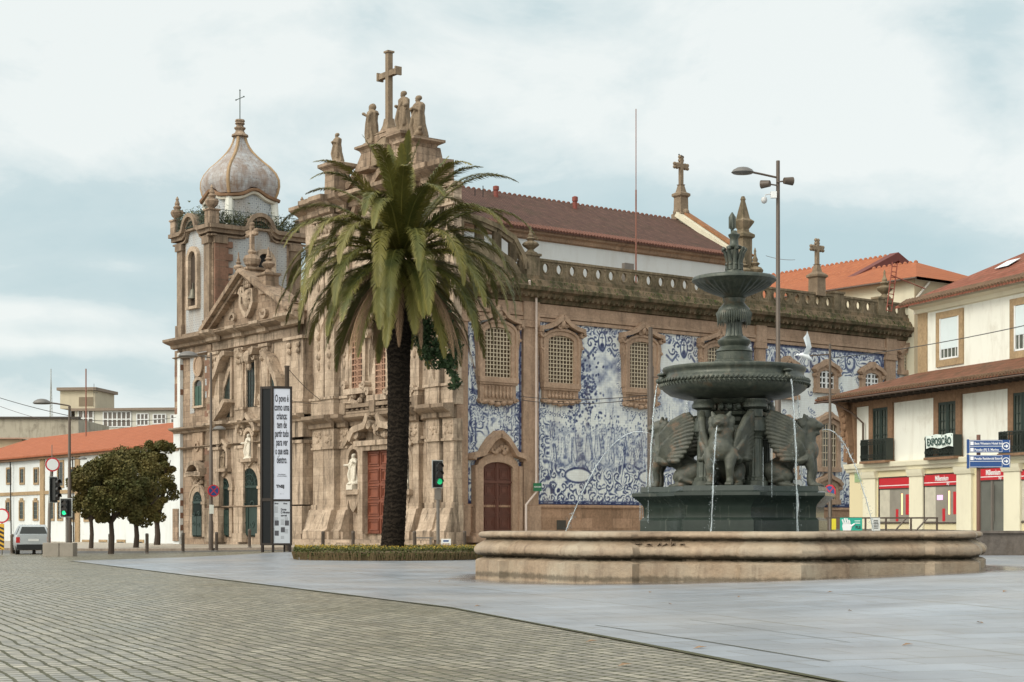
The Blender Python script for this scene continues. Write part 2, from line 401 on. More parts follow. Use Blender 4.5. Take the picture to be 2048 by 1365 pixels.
def m_cobble(T, b):
    v = objv(T); d1 = (-.413, .911, 0); d2 = (.911, .413, 0)
    wob = T.noise(v, .9, 3, .5, 0, 1)
    wv = T.vmath('SCALE', T.vmath('SUBTRACT', wob, (.5, .5, .5)), None)
    wv.node.inputs['Scale'].default_value = .13
    wob2 = T.vmath('SCALE', T.vmath('SUBTRACT', T.noise(v, 6, 3, .6, 0, 1), (.5, .5, .5)), None); wob2.node.inputs['Scale'].default_value = .04
    vv = T.vmath('ADD', T.vmath('ADD', v, wv), wob2)
    p = T.comb(T.vmath('DOT_PRODUCT', vv, d1), T.vmath('DOT_PRODUCT', vv, d2), 0)
    br = T.new('ShaderNodeTexBrick'); T.put(br.inputs['Vector'], p); br.offset_frequency = 2; br.offset = .5
    br.inputs['Scale'].default_value = 1; br.inputs['Brick Width'].default_value = .23; br.inputs['Row Height'].default_value = .175
    br.inputs['Mortar Size'].default_value = .026; br.inputs['Mortar Smooth'].default_value = .5
    br.inputs['Color1'].default_value = (.275, .25, .205, 1); br.inputs['Color2'].default_value = (.125, .112, .09, 1); br.inputs['Mortar'].default_value = (.05, .05, .02, 1)
    big = T.noise(v, .25, 4); stone_c = T.mix(T.ramp(T.noise(v, 14, 5, .7), (.3, .0), (.75, 1.)), br.outputs[0], T.mix(1, br.outputs[0], (1.5, 1.45, 1.3), 'MULTIPLY'))
    moss = T.mix(T.noise(v, 9, 4), (.06, .062, .012), (.02, .018, .008))
    mm = T.ramp(T.noise(v, 1.6, 4, .7), (.28, 0.7), (.55, 1.))
    f = br.outputs[1]
    col = T.mix(T.math('MULTIPLY', f, mm), stone_c, moss)
    col = T.mix(T.math('MULTIPLY', T.ramp(big, (.42, 0.), (.65, 1.)), .30), col, (.085, .08, .04)); col = T.mix(1, col, T.ramp(T.noise(v, 3.5, 4, .7), (.3, .72), (.7, 1.25)), 'MULTIPLY')
    T.put(b.inputs['Base Color'], col)
    T.put(b.inputs['Roughness'], T.math('ADD', T.ramp(T.noise(v, .55, 4), (.35, .28), (.65, .42)), T.math('MULTIPLY', f, .5)))
    b.inputs['Specular IOR Level'].default_value = .7
    hgt = T.math('ADD', T.math('MULTIPLY', T.math('SUBTRACT', 1.0, f), 1.0), T.math('MULTIPLY', T.noise(v, 22, 4), .25))
    bump(T, b, hgt, .5, .009)
def m_slab(T, b):
    v = objv(T); d1 = (-.30, .954, 0); d2 = (.954, .30, 0)
    p = T.comb(T.vmath('DOT_PRODUCT', v, d2), T.vmath('DOT_PRODUCT', v, d1), 0)
    br = T.new('ShaderNodeTexBrick'); T.put(br.inputs['Vector'], p); br.offset = .37
    br.inputs['Scale'].default_value = 1; br.inputs['Brick Width'].default_value = 1.15; br.inputs['Row Height'].default_value = .72
    br.inputs['Mortar Size'].default_value = .011; br.inputs['Mortar Smooth'].default_value = .3
    br.inputs['Color1'].default_value = (.29, .325, .37, 1); br.inputs['Color2'].default_value = (.235, .262, .298, 1); br.inputs['Mortar'].default_value = (.12, .11, .09, 1)
    n = T.noise(v, .5, 6, .6); sp = T.noise(v, 60, 3)
    col = T.mix(1, br.outputs[0], T.ramp(n, (.3, .74), (.7, 1.15)), 'MULTIPLY'); col = T.mix(T.math('MULTIPLY', T.ramp(T.noise(T.scale(v, (1, .35, 1)), 1.3, 6, .75), (.56, 0.), (.7, 1.)), .35), col, (.16,.14,.12)); col = T.mix(1, col, T.ramp(sp, (.3, .9), (.7, 1.1)), 'MULTIPLY')
    for dr_, per, sh in ((d1, 2.9, .3), (d2, 4.3, .1)):
        q_ = T.math('ABSOLUTE', T.math('SUBTRACT', T.math('FRACT', T.math('ADD', T.math('DIVIDE', T.vmath('DOT_PRODUCT', v, dr_), per), sh)), .5))
        col = T.mix(T.math('MULTIPLY', T.ramp(q_, (.0035, 1.), (.009, 0.)), T.ramp(T.noise(v, .6, 4), (.35, .15), (.6, .9))), col, (.10,.09,.06))
    col = T.mix(T.ramp(T.noise(v, .12, 3), (.4, 0.), (.65, .45)), col, (.33,.30,.27))
    # wet margin round the basin
    dd = T.vmath('LENGTH', T.vmath('SUBTRACT', v, (5.86, 44.2, .05)))
    wet = T.ramp(T.math('DIVIDE', T.math('ADD', dd, T.math('MULTIPLY', n, 1.2)), 20.0), (.375, 1.), (.425, 0.))
    col = T.mix(T.math('MULTIPLY', wet, .75), col, (.10, .075, .055))
    T.put(b.inputs['Base Color'], col)
    r = T.ramp(T.noise(v, .35, 5), (.35, .30), (.7, .44))
    T.put(b.inputs['Roughness'], T.math('SUBTRACT', r, T.math('MULTIPLY', wet, .24))); b.inputs['Specular IOR Level'].default_value = .55
    bump(T, b, T.math('ADD', T.math('MULTIPLY', T.noise(v, 3, 4), .6), T.math('MULTIPLY', br.outputs[1], -.5)), .18, .01)
def m_pave(T, b):
    v = objv(T); n = T.noise(v, 3, 5); c = T.mix(n, (.30, .255, .2), (.42, .37, .30))
    T.put(b.inputs['Base Color'], c); b.inputs['Roughness'].default_value = .5
COB = mat('granite_setts', m_cobble); SLAB = mat('granite_slabs', m_slab); PAVE = mat('pavement_stone', m_pave)
sheet(None, 0, 'ground', ASPH)
kA = G(-700, 1108, -.1); kB = G(560, 1108, -.1)
sheet([[(-60,8),(60,8),(60,61.9),(-60,61.9)], [(-60,61.9),(14,61.9),(14,85.4),(-3,85.4),(-12.4,88.9),(-26.2,96.4),(-60,114)]], .006, 'cobbled_square', COB)
def GG(px, py):
    q = G(px, py, -.1)
    for _ in range(8): q = G(px, py, gz(*q))
    return q
e0, e1, e2 = GG(140,1123), GG(900,1217), GG(1860,1402)
fa = G(578,1109,-.1); fb = (2., 74.5)
sheet([[e0, e1, fb, fa], [e1, e2, (60, 12.8), (60, 61.9), (13.5, 61.9)], [e1, (13.5, 61.9), (13.5, 73), fb]], .013, 'slab_paving', SLAB)

def ground_strip(pts, hw_, name, m, eps):
    mb = MB(); L = []
    for a, b in zip(pts[:-1], pts[1:]):
        n = max(1, int(math.dist(a, b)/1.0)); L += [(a[0]+(b[0]-a[0])*i/n, a[1]+(b[1]-a[1])*i/n) for i in range(n)]
    L.append(pts[-1]); r = random.Random(3)
    for i, p in enumerate(L):
        a, b = L[max(0,i-1)], L[min(len(L)-1,i+1)]; l = math.dist(a, b); nx, ny = -(b[1]-a[1])/l, (b[0]-a[0])/l; h = hw_*r.uniform(.5, 1.3)
        for s_ in (-1, 1): mb.v.append(Vector((p[0]+nx*h*s_, p[1]+ny*h*s_, gz(*p)+eps)))
    mb.f = [(2*i, 2*i+1, 2*i+3, 2*i+2) for i in range(len(L)-1)]; return struct(mb.build(name, m))
EDGE = plain('mossy_joint', (.05,.05,.018), .9, var=.6, sc_=4)
ground_strip([e0, e1, e2], .045, 'paving_edge', EDGE, .019)
ground_strip([GG(1190,1253), GG(1430,1289), GG(1660,1327)], .016, 'paving_joint', EDGE, .019)
ground_strip([GG(1380,1242), GG(1700,1288)], .007, 'paving_joint', EDGE, .019)
# raised pavement with its kerb in front of the churches
kerb = [(-46, 106), (-26.2, 96.5), (-12.4, 89), (-3, 85.5), (9, 85.5), (13, 88)]
mb = MB(); mk = MB()
for (a, b) in zip(kerb[:-1], kerb[1:]):
    n = max(2, int(math.dist(a, b)/2))
    for i in range(n):
        p = [a[0]+(b[0]-a[0])*i/n, a[1]+(b[1]-a[1])*i/n]; q = [a[0]+(b[0]-a[0])*(i+1)/n, a[1]+(b[1]-a[1])*(i+1)/n]
        hp, hq = gz(*p)+.13, gz(*q)+.13
        ln = math.dist(p, q); nx, ny = -(q[1]-p[1])/ln*.3, (q[0]-p[0])/ln*.3
        g = .006
        mk.hexa([(p[0],p[1],hp-.4),(q[0]-g*nx,q[1],hq-.4),(q[0]+nx,q[1]+ny,hq-.4),(p[0]+nx,p[1]+ny,hp-.4),(p[0],p[1],hp),(q[0],q[1],hq),(q[0]+nx,q[1]+ny,hq),(p[0]+nx,p[1]+ny,hp)])
        o = len(mb.v); far = 62
        pts = []
        for k in range(13):
            t = .28+far*k/12 if k else .28
            for (r, h) in ((p, hp), (q, hq)):
                yy = r[1]+t; mb.v.append(Vector((r[0], yy, gz(r[0], yy)+.125)))
        for k in range(12): mb.f.append((o+2*k, o+2*k+1, o+2*k+3, o+2*k+2))
struct(mb.build('pavement', PAVE, smooth=30)); struct(mk.build('kerb', stone('kerb_granite', (.30,.25,.2), (.22,.18,.145), joint=False, stain=.5)))

# ------------------------------------------------------------------ the two churches share a street line
C0 = (-3.375, 95.0)
FS = Fr(C0, (RX, RY), (RY, -RX))             # long tiled side of the right-hand church
FF = Fr(C0, (-RY, RX), (-RX, -RY))           # front of both churches, u grows to the left
U, N = FS.U, FS.N
def cornice(h, d, z): return [(0,z),(d*.35,z+h*.05),(d*.45,z+h*.3),(d*.8,z+h*.5),(d*.85,z+h*.68),(d,z+h*.72),(d,z+h),(0,z+h)]
def pinnacle(mb, c, h, r, seg=10):
    mb.lathe(c, [(r*.8,0),(r*.8,h*.06),(r*.5,h*.1),(r*.34,h*.16),(r*.5,h*.2),(r*.95,h*.3),(r,h*.36),(r*.8,h*.42),(r*.36,h*.46),(r*.42,h*.5),(r*.62,h*.54),(r*.3,h*.6),(r*.36,h*.66),(r*.2,h*.74),(r*.12,h*.86),(r*.16,h*.9),(r*.04,h)], seg)
def stone_cross(mb, F, u, w, z0, h, arm, t, trefoil=True):
    mb.bf(F, u-t, u+t, z0, z0+h, w-t, w+t)
    za = z0+h*.72
    mb.bf(F, u-arm, u-t, za-t, za+t, w-t*.9, w+t*.9); mb.bf(F, u+t, u+arm, za-t, za+t, w-t*.9, w+t*.9)
    if trefoil:
        for (a, b) in ((-arm, za), (arm, za), (0, z0+h)):
            for q in ((0, 0), (t*.9, t*.9), (t*.9, -t*.9), (-t*.9, t*.9), (-t*.9, -t*.9)): mb.ball(F.P(u+a+q[0], b+q[1], w), t*1.05, 8)
    else:
        for a in (-1, 1): mb.bf(F, u+a*arm-t*.35, u+a*arm+t*.35, za-t*1.5, za+t*1.5, w-t*1.35, w+t*1.35)
        mb.bf(F, u-t*1.45, u+t*1.45, z0+h-t*.3, z0+h+t*.35, w-t*1.45, w+t*1.45)
def robed(h, arms, look=0, cowl=False, seed=0, lamb=False):
    """robed stone saint, origin at its feet, facing -Y, height h"""
    r = random.Random(seed); m = MB(); k = h/1.8
    ph = r.random()*6
    def rad(a, z): return 1+.10*math.sin(a*7+ph+z*1.1)+.06*math.sin(a*12+z*2.5+ph)
    m.lathe((0,0,0), [(.30,0),(.33,.05),(.29,.25),(.26,.6),(.25,.85),(.22,1.05),(.235,1.25),(.24,1.4),(.15,1.5),(.07,1.53)], 32, rad)
    m.v = [Vector((v.x*1.06, v.y*.82 + (.05 if v.z < .5 else 0), v.z)) for v in m.v]
    m.tube([(-.05,-.2,.05),(-.12,-.25,.5),(-.02,-.22,.95),(.16,-.14,1.3)], [.07,.08,.06,.05], 8)      # mantle fold
    m.tube([(.22,-.12,.2),(.25,-.1,.8),(.2,-.06,1.35)], [.07,.07,.07], 8)
    m.tube([(0,0,1.45),(0,-.015,1.58)], [.06,.055], 8)
    m.ball((look*.01,-.03,1.68), (.088,.105,.125), 12)
    m.ball((look*.03,-.135,1.665), (.018,.03,.025), 6); m.ball((0,-.095,1.58), (.05,.06,.06), 8)
    if cowl: m.ball((0,.02,1.66), (.125,.13,.17), 10); m.tube([(0,.03,1.5),(0,.02,1.35)], [.17,.24], 10)
    else: m.ball((0,.02,1.71), (.1,.1,.11), 10)
    for pts in arms:
        m.tube(pts, [.085,.08,.075,.05][:len(pts)], 8); m.ball(pts[-1], .05, 8)
        m.tube([pts[min(1,len(pts)-1)], (pts[1][0], pts[1][1], pts[1][2]-.25)], [.08,.03], 8)
    if lamb: m.ball((.25,-.12,.16), (.2,.14,.15), 10); m.ball((.42,-.16,.3), (.09,.09,.1), 8); m.ball((-.2,-.15,.1), .12, 8)
    m.lathe((0,0,-.1), [(.36,0),(.36,.1),(.3,.13)], 12)
    m.v = [Vector((v.x*k*1.22, v.y*k*1.22, v.z*k)) for v in m.v]; return m
def statue(parent, p, h, face, arms, name='statue', m=S_STAT, vox=.035, **kw):
    mb = robed(h, arms, **kw); a = math.atan2(face[1], face[0])+pi/2
    mb.xf(Matrix.Translation(Vector(p)) @ Matrix.Rotation(a, 4, 'Z'))
    return remesh(mb.build(name, m, parent, recalc=True), vox, 1)
A_PRAY = [[(-.2,-.02,1.38),(-.27,-.1,1.12),(-.05,-.28,1.22)],[(.2,-.02,1.38),(.27,-.1,1.12),(.05,-.28,1.24)]]
A_OPEN = [[(-.2,-.02,1.38),(-.33,-.08,1.12),(-.58,-.22,1.1)],[(.2,-.02,1.38),(.3,-.1,1.15),(.28,-.3,1.3)]]
A_BOOK = [[(-.2,-.02,1.38),(-.3,-.08,1.1),(-.12,-.28,1.12)],[(.2,-.02,1.38),(.34,-.05,1.15),(.42,-.2,1.02)]]

# ---- azulejo painting, drawn into an ink map ------------------------------------------------
class Ink:
    def __init__(s, w, h, res): s.w, s.h, s.res = w, h, res; s.nx, s.ny = int(w/res), int(h/res); s.a = np.zeros((s.ny, s.nx)); s.r = np.random.RandomState(3)
    def noise(s, cell, oct=3, ax=1):
        o = np.zeros((s.ny, s.nx)); amp = 1; tot = 0
        for k in range(oct):
            c = cell/2**k; gx, gy = int(s.w/c)+3, int(s.h/(c*ax))+3; g = s.r.rand(gy, gx)
            X = np.arange(s.nx)*s.res/c; Y = np.arange(s.ny)*s.res/(c*ax); i = X.astype(int); j = Y.astype(int); fx = X-i; fy = (Y-j)[:,None]
            fx = fx*fx*(3-2*fx); fy = fy*fy*(3-2*fy)
            o += amp*((g[j][:,i]*(1-fx)+g[j][:,i+1]*fx)*(1-fy)+(g[j+1][:,i]*(1-fx)+g[j+1][:,i+1]*fx)*fy); tot += amp; amp *= .55
        return o/tot
    def dab(s, x, y, rx, ry, v, mode='max', soft=.5, rot=0, fill=None):
        R = max(rx, ry)*1.1; i0, i1 = max(0,int((x-R)/s.res)), min(s.nx,int((x+R)/s.res)+2); j0, j1 = max(0,int((y-R)/s.res)), min(s.ny,int((y+R)/s.res)+2)
        if i0 >= i1 or j0 >= j1: return
        X = np.arange(i0,i1)*s.res-x; Y = (np.arange(j0,j1)*s.res-y)[:,None]; c, n = math.cos(rot), math.sin(rot)
        d = np.sqrt(((X*c+Y*n)/rx)**2+((-X*n+Y*c)/ry)**2); m = np.clip((1-d)/soft, 0, 1); b = s.a[j0:j1,i0:i1]
        if mode == 'max': b[:] = np.maximum(b, m*v)
        else: b[:] = b*(1-m)+v*m
    def stroke(s, pts, r, v, mode='max', soft=.6):
        for (a, b) in zip(pts[:-1], pts[1:]):
            L = math.dist(a, b); n = max(1, int(L/(s.res*.8)))
            for k in range(n): t = k/n; s.dab(a[0]+(b[0]-a[0])*t, a[1]+(b[1]-a[1])*t, r, r, v, mode, soft)
    def scroll(s, x, y, r, sg=1, a0=None, dark=.8):
        a0 = s.r.rand()*6.28 if a0 is None else a0; pts = spiral(x, y, r, a0, 1.15*sg, 1, 16)
        s.stroke(pts, r*.26, .10, 'set', .3); s.stroke([(p[0]+.08*r, p[1]-.14*r) for p in pts], r*.15, dark)
        s.stroke(pts, r*.07, .95)
        for k in range(3, 14, 2):
            p = pts[k]; q = (p[0]+(p[0]-x)*.45+s.r.randn()*.03, p[1]+(p[1]-y)*.45+s.r.randn()*.03); s.stroke([p, q], r*.09, dark*.85)
    def swirl(s, cell, bands, oct=2):
        n = s.noise(cell, oct); w = .5+.5*np.sin(n*bands*6.283); e = s.noise(cell*.3, 2); return np.clip(w**1.5*(.35+1.1*e), 0, 1)
    def shade(s, x0, x1, y0, y1, v, e=.15):
        X = np.arange(s.nx)*s.res; Y = (np.arange(s.ny)*s.res)[:,None]
        m = np.clip((X-x0)/e,0,1)*np.clip((x1-X)/e,0,1)*np.clip((Y-y0)/e,0,1)*np.clip((y1-Y)/e,0,1); s.a = s.a*(1-m)+v*m
    def figure(s, x, y, h, v=.55):
        w = h*.17; s.dab(x, y+h*.42, w, h*.46, .22, 'set', .25)
        for k in range(4):
            dx = (k-1.5)*w*.42; s.stroke([(x+dx*.3, y+h*(.6+.2*s.r.rand())), (x+dx*.7+s.r.randn()*.05*h, y+h*.3), (x+dx+s.r.randn()*.04*h, y+h*.03)], h*.018, v+s.r.rand()*.35)
        s.stroke([(x+w*.5,y+h*.72),(x+w*.95,y+h*.3),(x+w*.8,y+h*.03)], h*.045, v+.15); s.dab(x, y+h*.92, h*.065, h*.08, .45, 'set', .4); s.dab(x+h*.02, y+h*.95, h*.05, h*.05, .8)
        a = 1 if s.r.rand() > .5 else -1; s.stroke([(x, y+h*.74), (x+a*w*.8, y+h*.58), (x+a*w*1.5, y+h*(.55+.2*s.r.rand()))], h*.035, v)
def frame_ink(k, cx, cy, w, h):        # emblem: oval with a cross and festoons
    for sg in (-1, 1):
        k.scroll(cx+sg*w*.55, cy+h*.15, h*.33, sg); k.scroll(cx+sg*w*.95, cy-.1*h, h*.28, -sg); k.scroll(cx+sg*w*.5, cy-h*.35, h*.2, sg)
        k.stroke([(cx+sg*w*.6,cy-h*.3),(cx+sg*w*1.0,cy-h*.62),(cx+sg*w*1.5,cy-h*.35)], h*.09, .6)
    k.dab(cx, cy, w*.36, h*.5, .9, 'set', .2); k.dab(cx, cy+.02, w*.28, h*.4, .1, 'set', .2); k.dab(cx, cy-h*.22, w*.2, h*.2, .75, 'max', .3)
    k.stroke([(cx, cy+h*.3), (cx, cy-h*.05)], .045, 1); k.stroke([(cx-.14, cy+h*.17), (cx+.14, cy+h*.17)], .045, 1)
def border(k, bw, top, bot, step=.62):
    W, H = k.w, k.h; n = k.noise(.35, 3); m = np.zeros_like(k.a)
    X = np.arange(k.nx)*k.res; Y = (np.arange(k.ny)*k.res)[:,None]
    edge = np.minimum(np.minimum(X, W-X)/bw, np.minimum(Y/bot, (H-Y)/top)); wv = k.noise(1.1, 2)*.7-.35
    m = np.clip((1.12+wv-edge)/.12, 0, 1); sw = k.swirl(.75, 6); k.a = k.a*(1-m)+m*np.clip(.12+.62*sw+(n-.5)*.7, .03, .85)
    def fill(x0, x1, y0, y1):
        nx, ny = max(1, int((x1-x0)/step)), max(1, int((y1-y0)/step))
        for i in range(nx):
            for j in range(ny):
                k.scroll(x0+(i+.5)*(x1-x0)/nx+k.r.randn()*.06, y0+(j+.5)*(y1-y0)/ny+k.r.randn()*.06, step*.42*(.8+.4*k.r.rand()), 1 if k.r.rand() > .5 else -1)
    fill(.1, bw, .1, H-.1); fill(W-bw, W-.1, .1, H-.1); fill(bw, W-bw, H-top, H-.1); fill(bw, W-bw, .1, bot)
def edging(k, t=.2, v=.97):
    k.a = np.clip(k.a+(k.noise(.22, 3)-.5)*.35*np.clip(k.a*3, .15, 1), 0, 1); k.a = np.clip((k.a-.24)*1.5+.13, 0, 1)
    for q in ((0,t,0,k.h),(k.w-t,k.w,0,k.h),(0,k.w,0,t*.7),(0,k.w,k.h-t,k.h)): k.shade(q[0]-.1,q[1],q[2]-.1,q[3]+.1,v,.08)
    m = k.noise(.16, 2); X = np.arange(k.nx)*k.res; Y = (np.arange(k.ny)*k.res)[:,None]
    e = np.minimum(np.minimum(X, k.w-X), np.minimum(Y, k.h-Y)); k.a = np.where((e > t*.35) & (e < t*.8), k.a*(.45+.9*(m > .5)), k.a)
def m_azul(T, b):
    v = objv(T); at_ = T.new('ShaderNodeAttribute'); at_.attribute_name = 'ink'; f = at_.outputs['Fac']
    a, z, _ = wallv(T, v)
    f = T.math('ADD', f, T.math('MULTIPLY', T.math('SUBTRACT', T.noise(v, 5, 5, .7), .5), T.math('ADD', T.math('MULTIPLY', f, .55), .07)))
    c = T.ramp(f, (0., (.74,.77,.76)), (.28, (.44,.485,.555)), (.58, (.135,.17,.285)), (1., (.018,.028,.10)))
    br = T.new('ShaderNodeTexBrick'); br.offset = 0; T.put(br.inputs['Vector'], T.comb(a, z, 0)); br.inputs['Scale'].default_value = 1
    br.inputs['Brick Width'].default_value = .15; br.inputs['Row Height'].default_value = .15; br.inputs['Mortar Size'].default_value = .008; br.inputs['Mortar Smooth'].default_value = .2
    br.inputs['Color1'].default_value = (1.04,1.04,1.03,1); br.inputs['Color2'].default_value = (.95,.95,.95,1); br.inputs['Mortar'].default_value = (.84,.82,.78,1)
    c = T.mix(1, c, br.outputs[0], 'MULTIPLY')
    c = T.mix(T.math('MULTIPLY', T.ramp(T.noise(T.scale(v, (1,1,.25)), 1.1, 5), (.5, 0.), (.8, 1.)), .35), c, (.30,.24,.19))
    T.put(b.inputs['Base Color'], c); b.inputs['Roughness'].default_value = .35; b.inputs['Specular IOR Level'].default_value = .35
AZUL = mat('blue_white_tiles', m_azul)
def ink_panel(name, parent, F, u0, z0, k, w=.05, label=None):
    me = bpy.data.meshes.new(name); off = wl(parent); nx, ny = k.nx, k.ny
    I, J = np.meshgrid(np.arange(nx), np.arange(ny)); O = np.array(F.O-off)[None]; Uv = np.array(F.U)[None]; Nv = np.array(F.N)[None]
    u = (u0+I.ravel()*k.w/(nx-1))[:,None]; z = (z0+J.ravel()*k.h/(ny-1))[:,None]
    co = O+Uv*u+Nv*w; co[:,2] += z[:,0]
    q = (J[:-1,:-1]*nx+I[:-1,:-1]).ravel(); idx = np.stack([q, q+1, q+nx+1, q+nx], 1)
    me.vertices.add(nx*ny); me.vertices.foreach_set('co', co.ravel().astype('f'))
    me.loops.add(idx.size); me.loops.foreach_set('vertex_index', idx.ravel().astype('i')); me.polygons.add(len(idx))
    me.polygons.foreach_set('loop_start', np.arange(0, idx.size, 4, dtype='i')); me.polygons.foreach_set('loop_total', np.full(len(idx), 4, dtype='i'))
    me.update(calc_edges=True); at_ = me.attributes.new('ink', 'FLOAT', 'POINT'); at_.data.foreach_set('value', np.clip(k.a, 0, 1).ravel().astype('f'))
    me.materials.append(AZUL); o = bpy.data.objects.new(name, me); C.objects.link(o); o.parent = parent
    if label: o['label'] = label
    return o

# ================================================================== right-hand church: tiled side and carved front
tc_ = thing('tiled_church', 'brown stone church with blue and white tile murals on its side, behind palm and fountain', 'church', FS.P(0, 0))
L1 = 41.0
z = FS.z
zrail, zbal = z(1060,517), z(1060,552); zcor = z(1060,598); zft = z(1060,630); ztt = z(1073,635); ztb = z(1073,1009); zbase = z(1073,1014)
WD = 16.4                      # width of the carved front
mb = MB(); mb.bf(FS, 0, L1, 0, zcor+.3, -WD, -.0); mb.build('side_wall', S_SIDE, tc_)
mb = MB(); mb.bf(FS, .05, L1-.05, 0, ztb-.12, .003, .16); mb.mold(FS, .05, L1-.05, [(.162,ztb-.2),(.24,ztb-.2),(.24,ztb-.1),(.162,ztb-.02)]); mb.bf(FS, .0, L1, -.4, gz(0,95)+.45, .165, .3)
mb.build('base_course', stone('plinth_stone', (.42,.27,.18), (.31,.195,.125), stain=.35, bw=1.6, bh=.6, mort=.75), tc_)
# entablature
mb = MB(); mb.bf(FS, 0, L1, zft-.35, zft-.15, .003, .20); mb.mold(FS, 0, L1, [(.0,zft-.15),(.26,zft-.1),(.26,zft+.05),(.16,zft+.12),(.16,zcor-.25),(.0,zcor-.25)]); mb.build('frieze', S_TRIM2, tc_)
mb = MB(); prof = [(0,zcor-.25),(.3,zcor-.2),(.34,zcor),(.62,zcor+.12),(.7,zcor+.3),(.95,zcor+.42),(.98,zcor+.62),(.75,zcor+.74),(.6,zbal-.3),(.45,zbal-.22),(.42,zbal),(-.4,zbal),(-.4,zcor+.2),(0,zcor)]
mb.mold(FS, -.2, L1+.3, prof)
for i in range(int(L1/.42)): mb.bf(FS, .1+i*.42, .26+i*.42, zcor+.02, zcor+.27, .3, .66)
mb.build('cornice', S_MOSS, tc_, recalc=True)
r = random.Random(5); mb = MB()
for i in range(1500):
    u = r.uniform(0, L1); w_ = r.uniform(.5, .98); zz = zcor+.64 if w_ > .75 else zcor+.72+r.random()*.3
    p = FS.P(u, zz, w_); q = r.uniform(.03, .11)
    mb.add([p+Vector((r.uniform(-q,q),r.uniform(-q,q),0)), p+Vector((r.uniform(-q,q),r.uniform(-q,q),q)), p+N*q+Vector((0,0,r.uniform(-q*2,0)))], [(0,1,2)])
struct(mb.build('moss', plain('moss_green', (.05,.065,.015), .9, var=.5), tc_), 'stuff')
# balustrade: solid rail with real oval holes
def balustrade(u0, u1, zb, zt, step, F, wa, wb):
    m = MB(); n = max(1, round((u1-u0)/step)); st = (u1-u0)/n; h = zt-zb; ry = h*.27; rx = min(st*.22, .25)
    zc = (zb+zt)/2-.02
    for i in range(n):
        a, b = u0+i*st, u0+(i+1)*st; cu = (a+b)/2; K = 16; hole = []; outr = []
        for k in range(K):
            t = 2*pi*k/K; c_, s_ = math.cos(t), math.sin(t); hole.append((cu+rx*c_, zc+ry*s_*(1.1 if s_ > 0 else 1)))
            q = min((st/2)/max(abs(c_),1e-6), ((zt-.14-zc) if s_ > 0 else (zc-zb))/max(abs(s_),1e-6)); outr.append((cu+c_*q, zc+s_*q))
        # corners
        for w_, flip in ((wa, 1), (wb, 0)):
            vs = [F.P(*p, w_) for p in hole]+[F.P(*p, w_) for p in outr]
            m.add(vs, [((k+1)%K, k, K+k, K+(k+1)%K) for k in range(K)])
            for (cx_, cz_) in ((a, zb), (b, zb), (b, zt-.14), (a, zt-.14)):
                best = sorted(range(K), key=lambda k: math.dist(outr[k], (cx_, cz_)))[:2]
                m.add([F.P(cx_, cz_, w_), F.P(*outr[best[0]], w_), F.P(*outr[best[1]], w_)], [(0,1,2)])
        m.add([F.P(*p, wa) for p in hole]+[F.P(*p, wb) for p in hole], [(k, (k+1)%K, K+(k+1)%K, K+k) for k in range(K)])
        m.ribbon(F, [(cu+(rx+.03)*math.cos(2*pi*k/K), zc+(ry+.03)*math.sin(2*pi*k/K)) for k in range(K)], .035, wb, wb+.04, True)
        m.ball(F.P(a, zc+ry*.9, wb), (.07,.07,.07), 6); m.bf(F, a-.05, a+.05, zb, zc-.1, wb-.02, wb+.05)
        m.bf(F, a-.035, a+.035, zt-.3, zt-.2, wb, wb+.06)
    m.bf(F, u0, u1, zt-.14, zt, wa-.05, wb+.07); m.bf(F, u0, u1, zb-.02, zb+.1, wa-.04, wb+.05)
    m.bf(F, u0, u0+.02, zb, zt-.14, wa, wb); m.bf(F, u1-.02, u1, zb, zt-.14, wa, wb)
    return m
balustrade(6.0, 39.6, zbal, zrail, 1.03, FS, .15, .3).build('balustrade', S_BAL, tc_)
for u in (5.5, 22.7, 31.9, 36.4, 40.2):
    mb = MB(); mb.bf(FS, u-.48, u+.48, zbal, zrail+.1, -.1, .42); mb.bf(FS, u-.56, u+.56, zrail+.1, zrail+.24, -.18, .5)
    if u == 5.5: pinnacle(mb, FS.P(u, zrail+.2, .15), z(1053,452)-zrail-.2, .5)
    mb.build('balustrade_pier', S_BAL, tc_)
# pilasters between the tile panels
pil = [(FS.u(1043), FS.u(1073)), (FS.u(1508), FS.u(1527)), (FS.u(1768), FS.u(1787)), (.15, FS.u(932))]
for a, b in pil:
    m = MB(); m.bf(FS, a, b, ztb-.15, zft-.34, .003, .2); m.bf(FS, a-.12, b+.12, zft-.75, zft-.6, .02, .3); m.bf(FS, a-.06, b+.06, zft-.6, zft-.36, .02, .27); m.bf(FS, a-.1, b+.1, .2, ztb-.1, .02, .33)
    m.bf(FS, a-.05, b+.05, zft-.35, zcor-.2, .02, .28)
    m.build('pilaster', S_TRIM2, tc_)
# tile panels
RS = .042
def newink(a, b, z0, z1): return Ink(b-a, z1-z0, RS)
a, b = FS.u(932)+.02, FS.u(1043)-.05; z1p = FS.z(1040,622); k = newink(a, b, ztb, z1p); W, H = k.w, k.h
k.a = np.clip(k.noise(1.2)*.35-.03, 0, 1); border(k, .72, .5, .3, .5)
YY = (np.arange(k.ny)*k.res)[:,None]; mm_ = np.clip((YY-H*.33)/.4, 0, 1)*np.clip((H*.62-YY)/.4, 0, 1); k.a = np.maximum(k.a, mm_*.75*k.swirl(.9, 5))
for i in range(46): k.scroll(k.r.uniform(.4, W-.4), k.r.uniform(H*.35, H*.62), k.r.uniform(.16,.3), 1)
for i in range(26): k.figure(k.r.uniform(.5, W-.5), k.r.uniform(H*.38, H*.5), k.r.uniform(.6,.9))
frame_ink(k, W/2, H*.54, .9, 1.0); edging(k, .16); ink_panel('tile_panel', tc_, FS, a, ztb, k, label='narrow blue and white tile panel round the side door and the window above it')
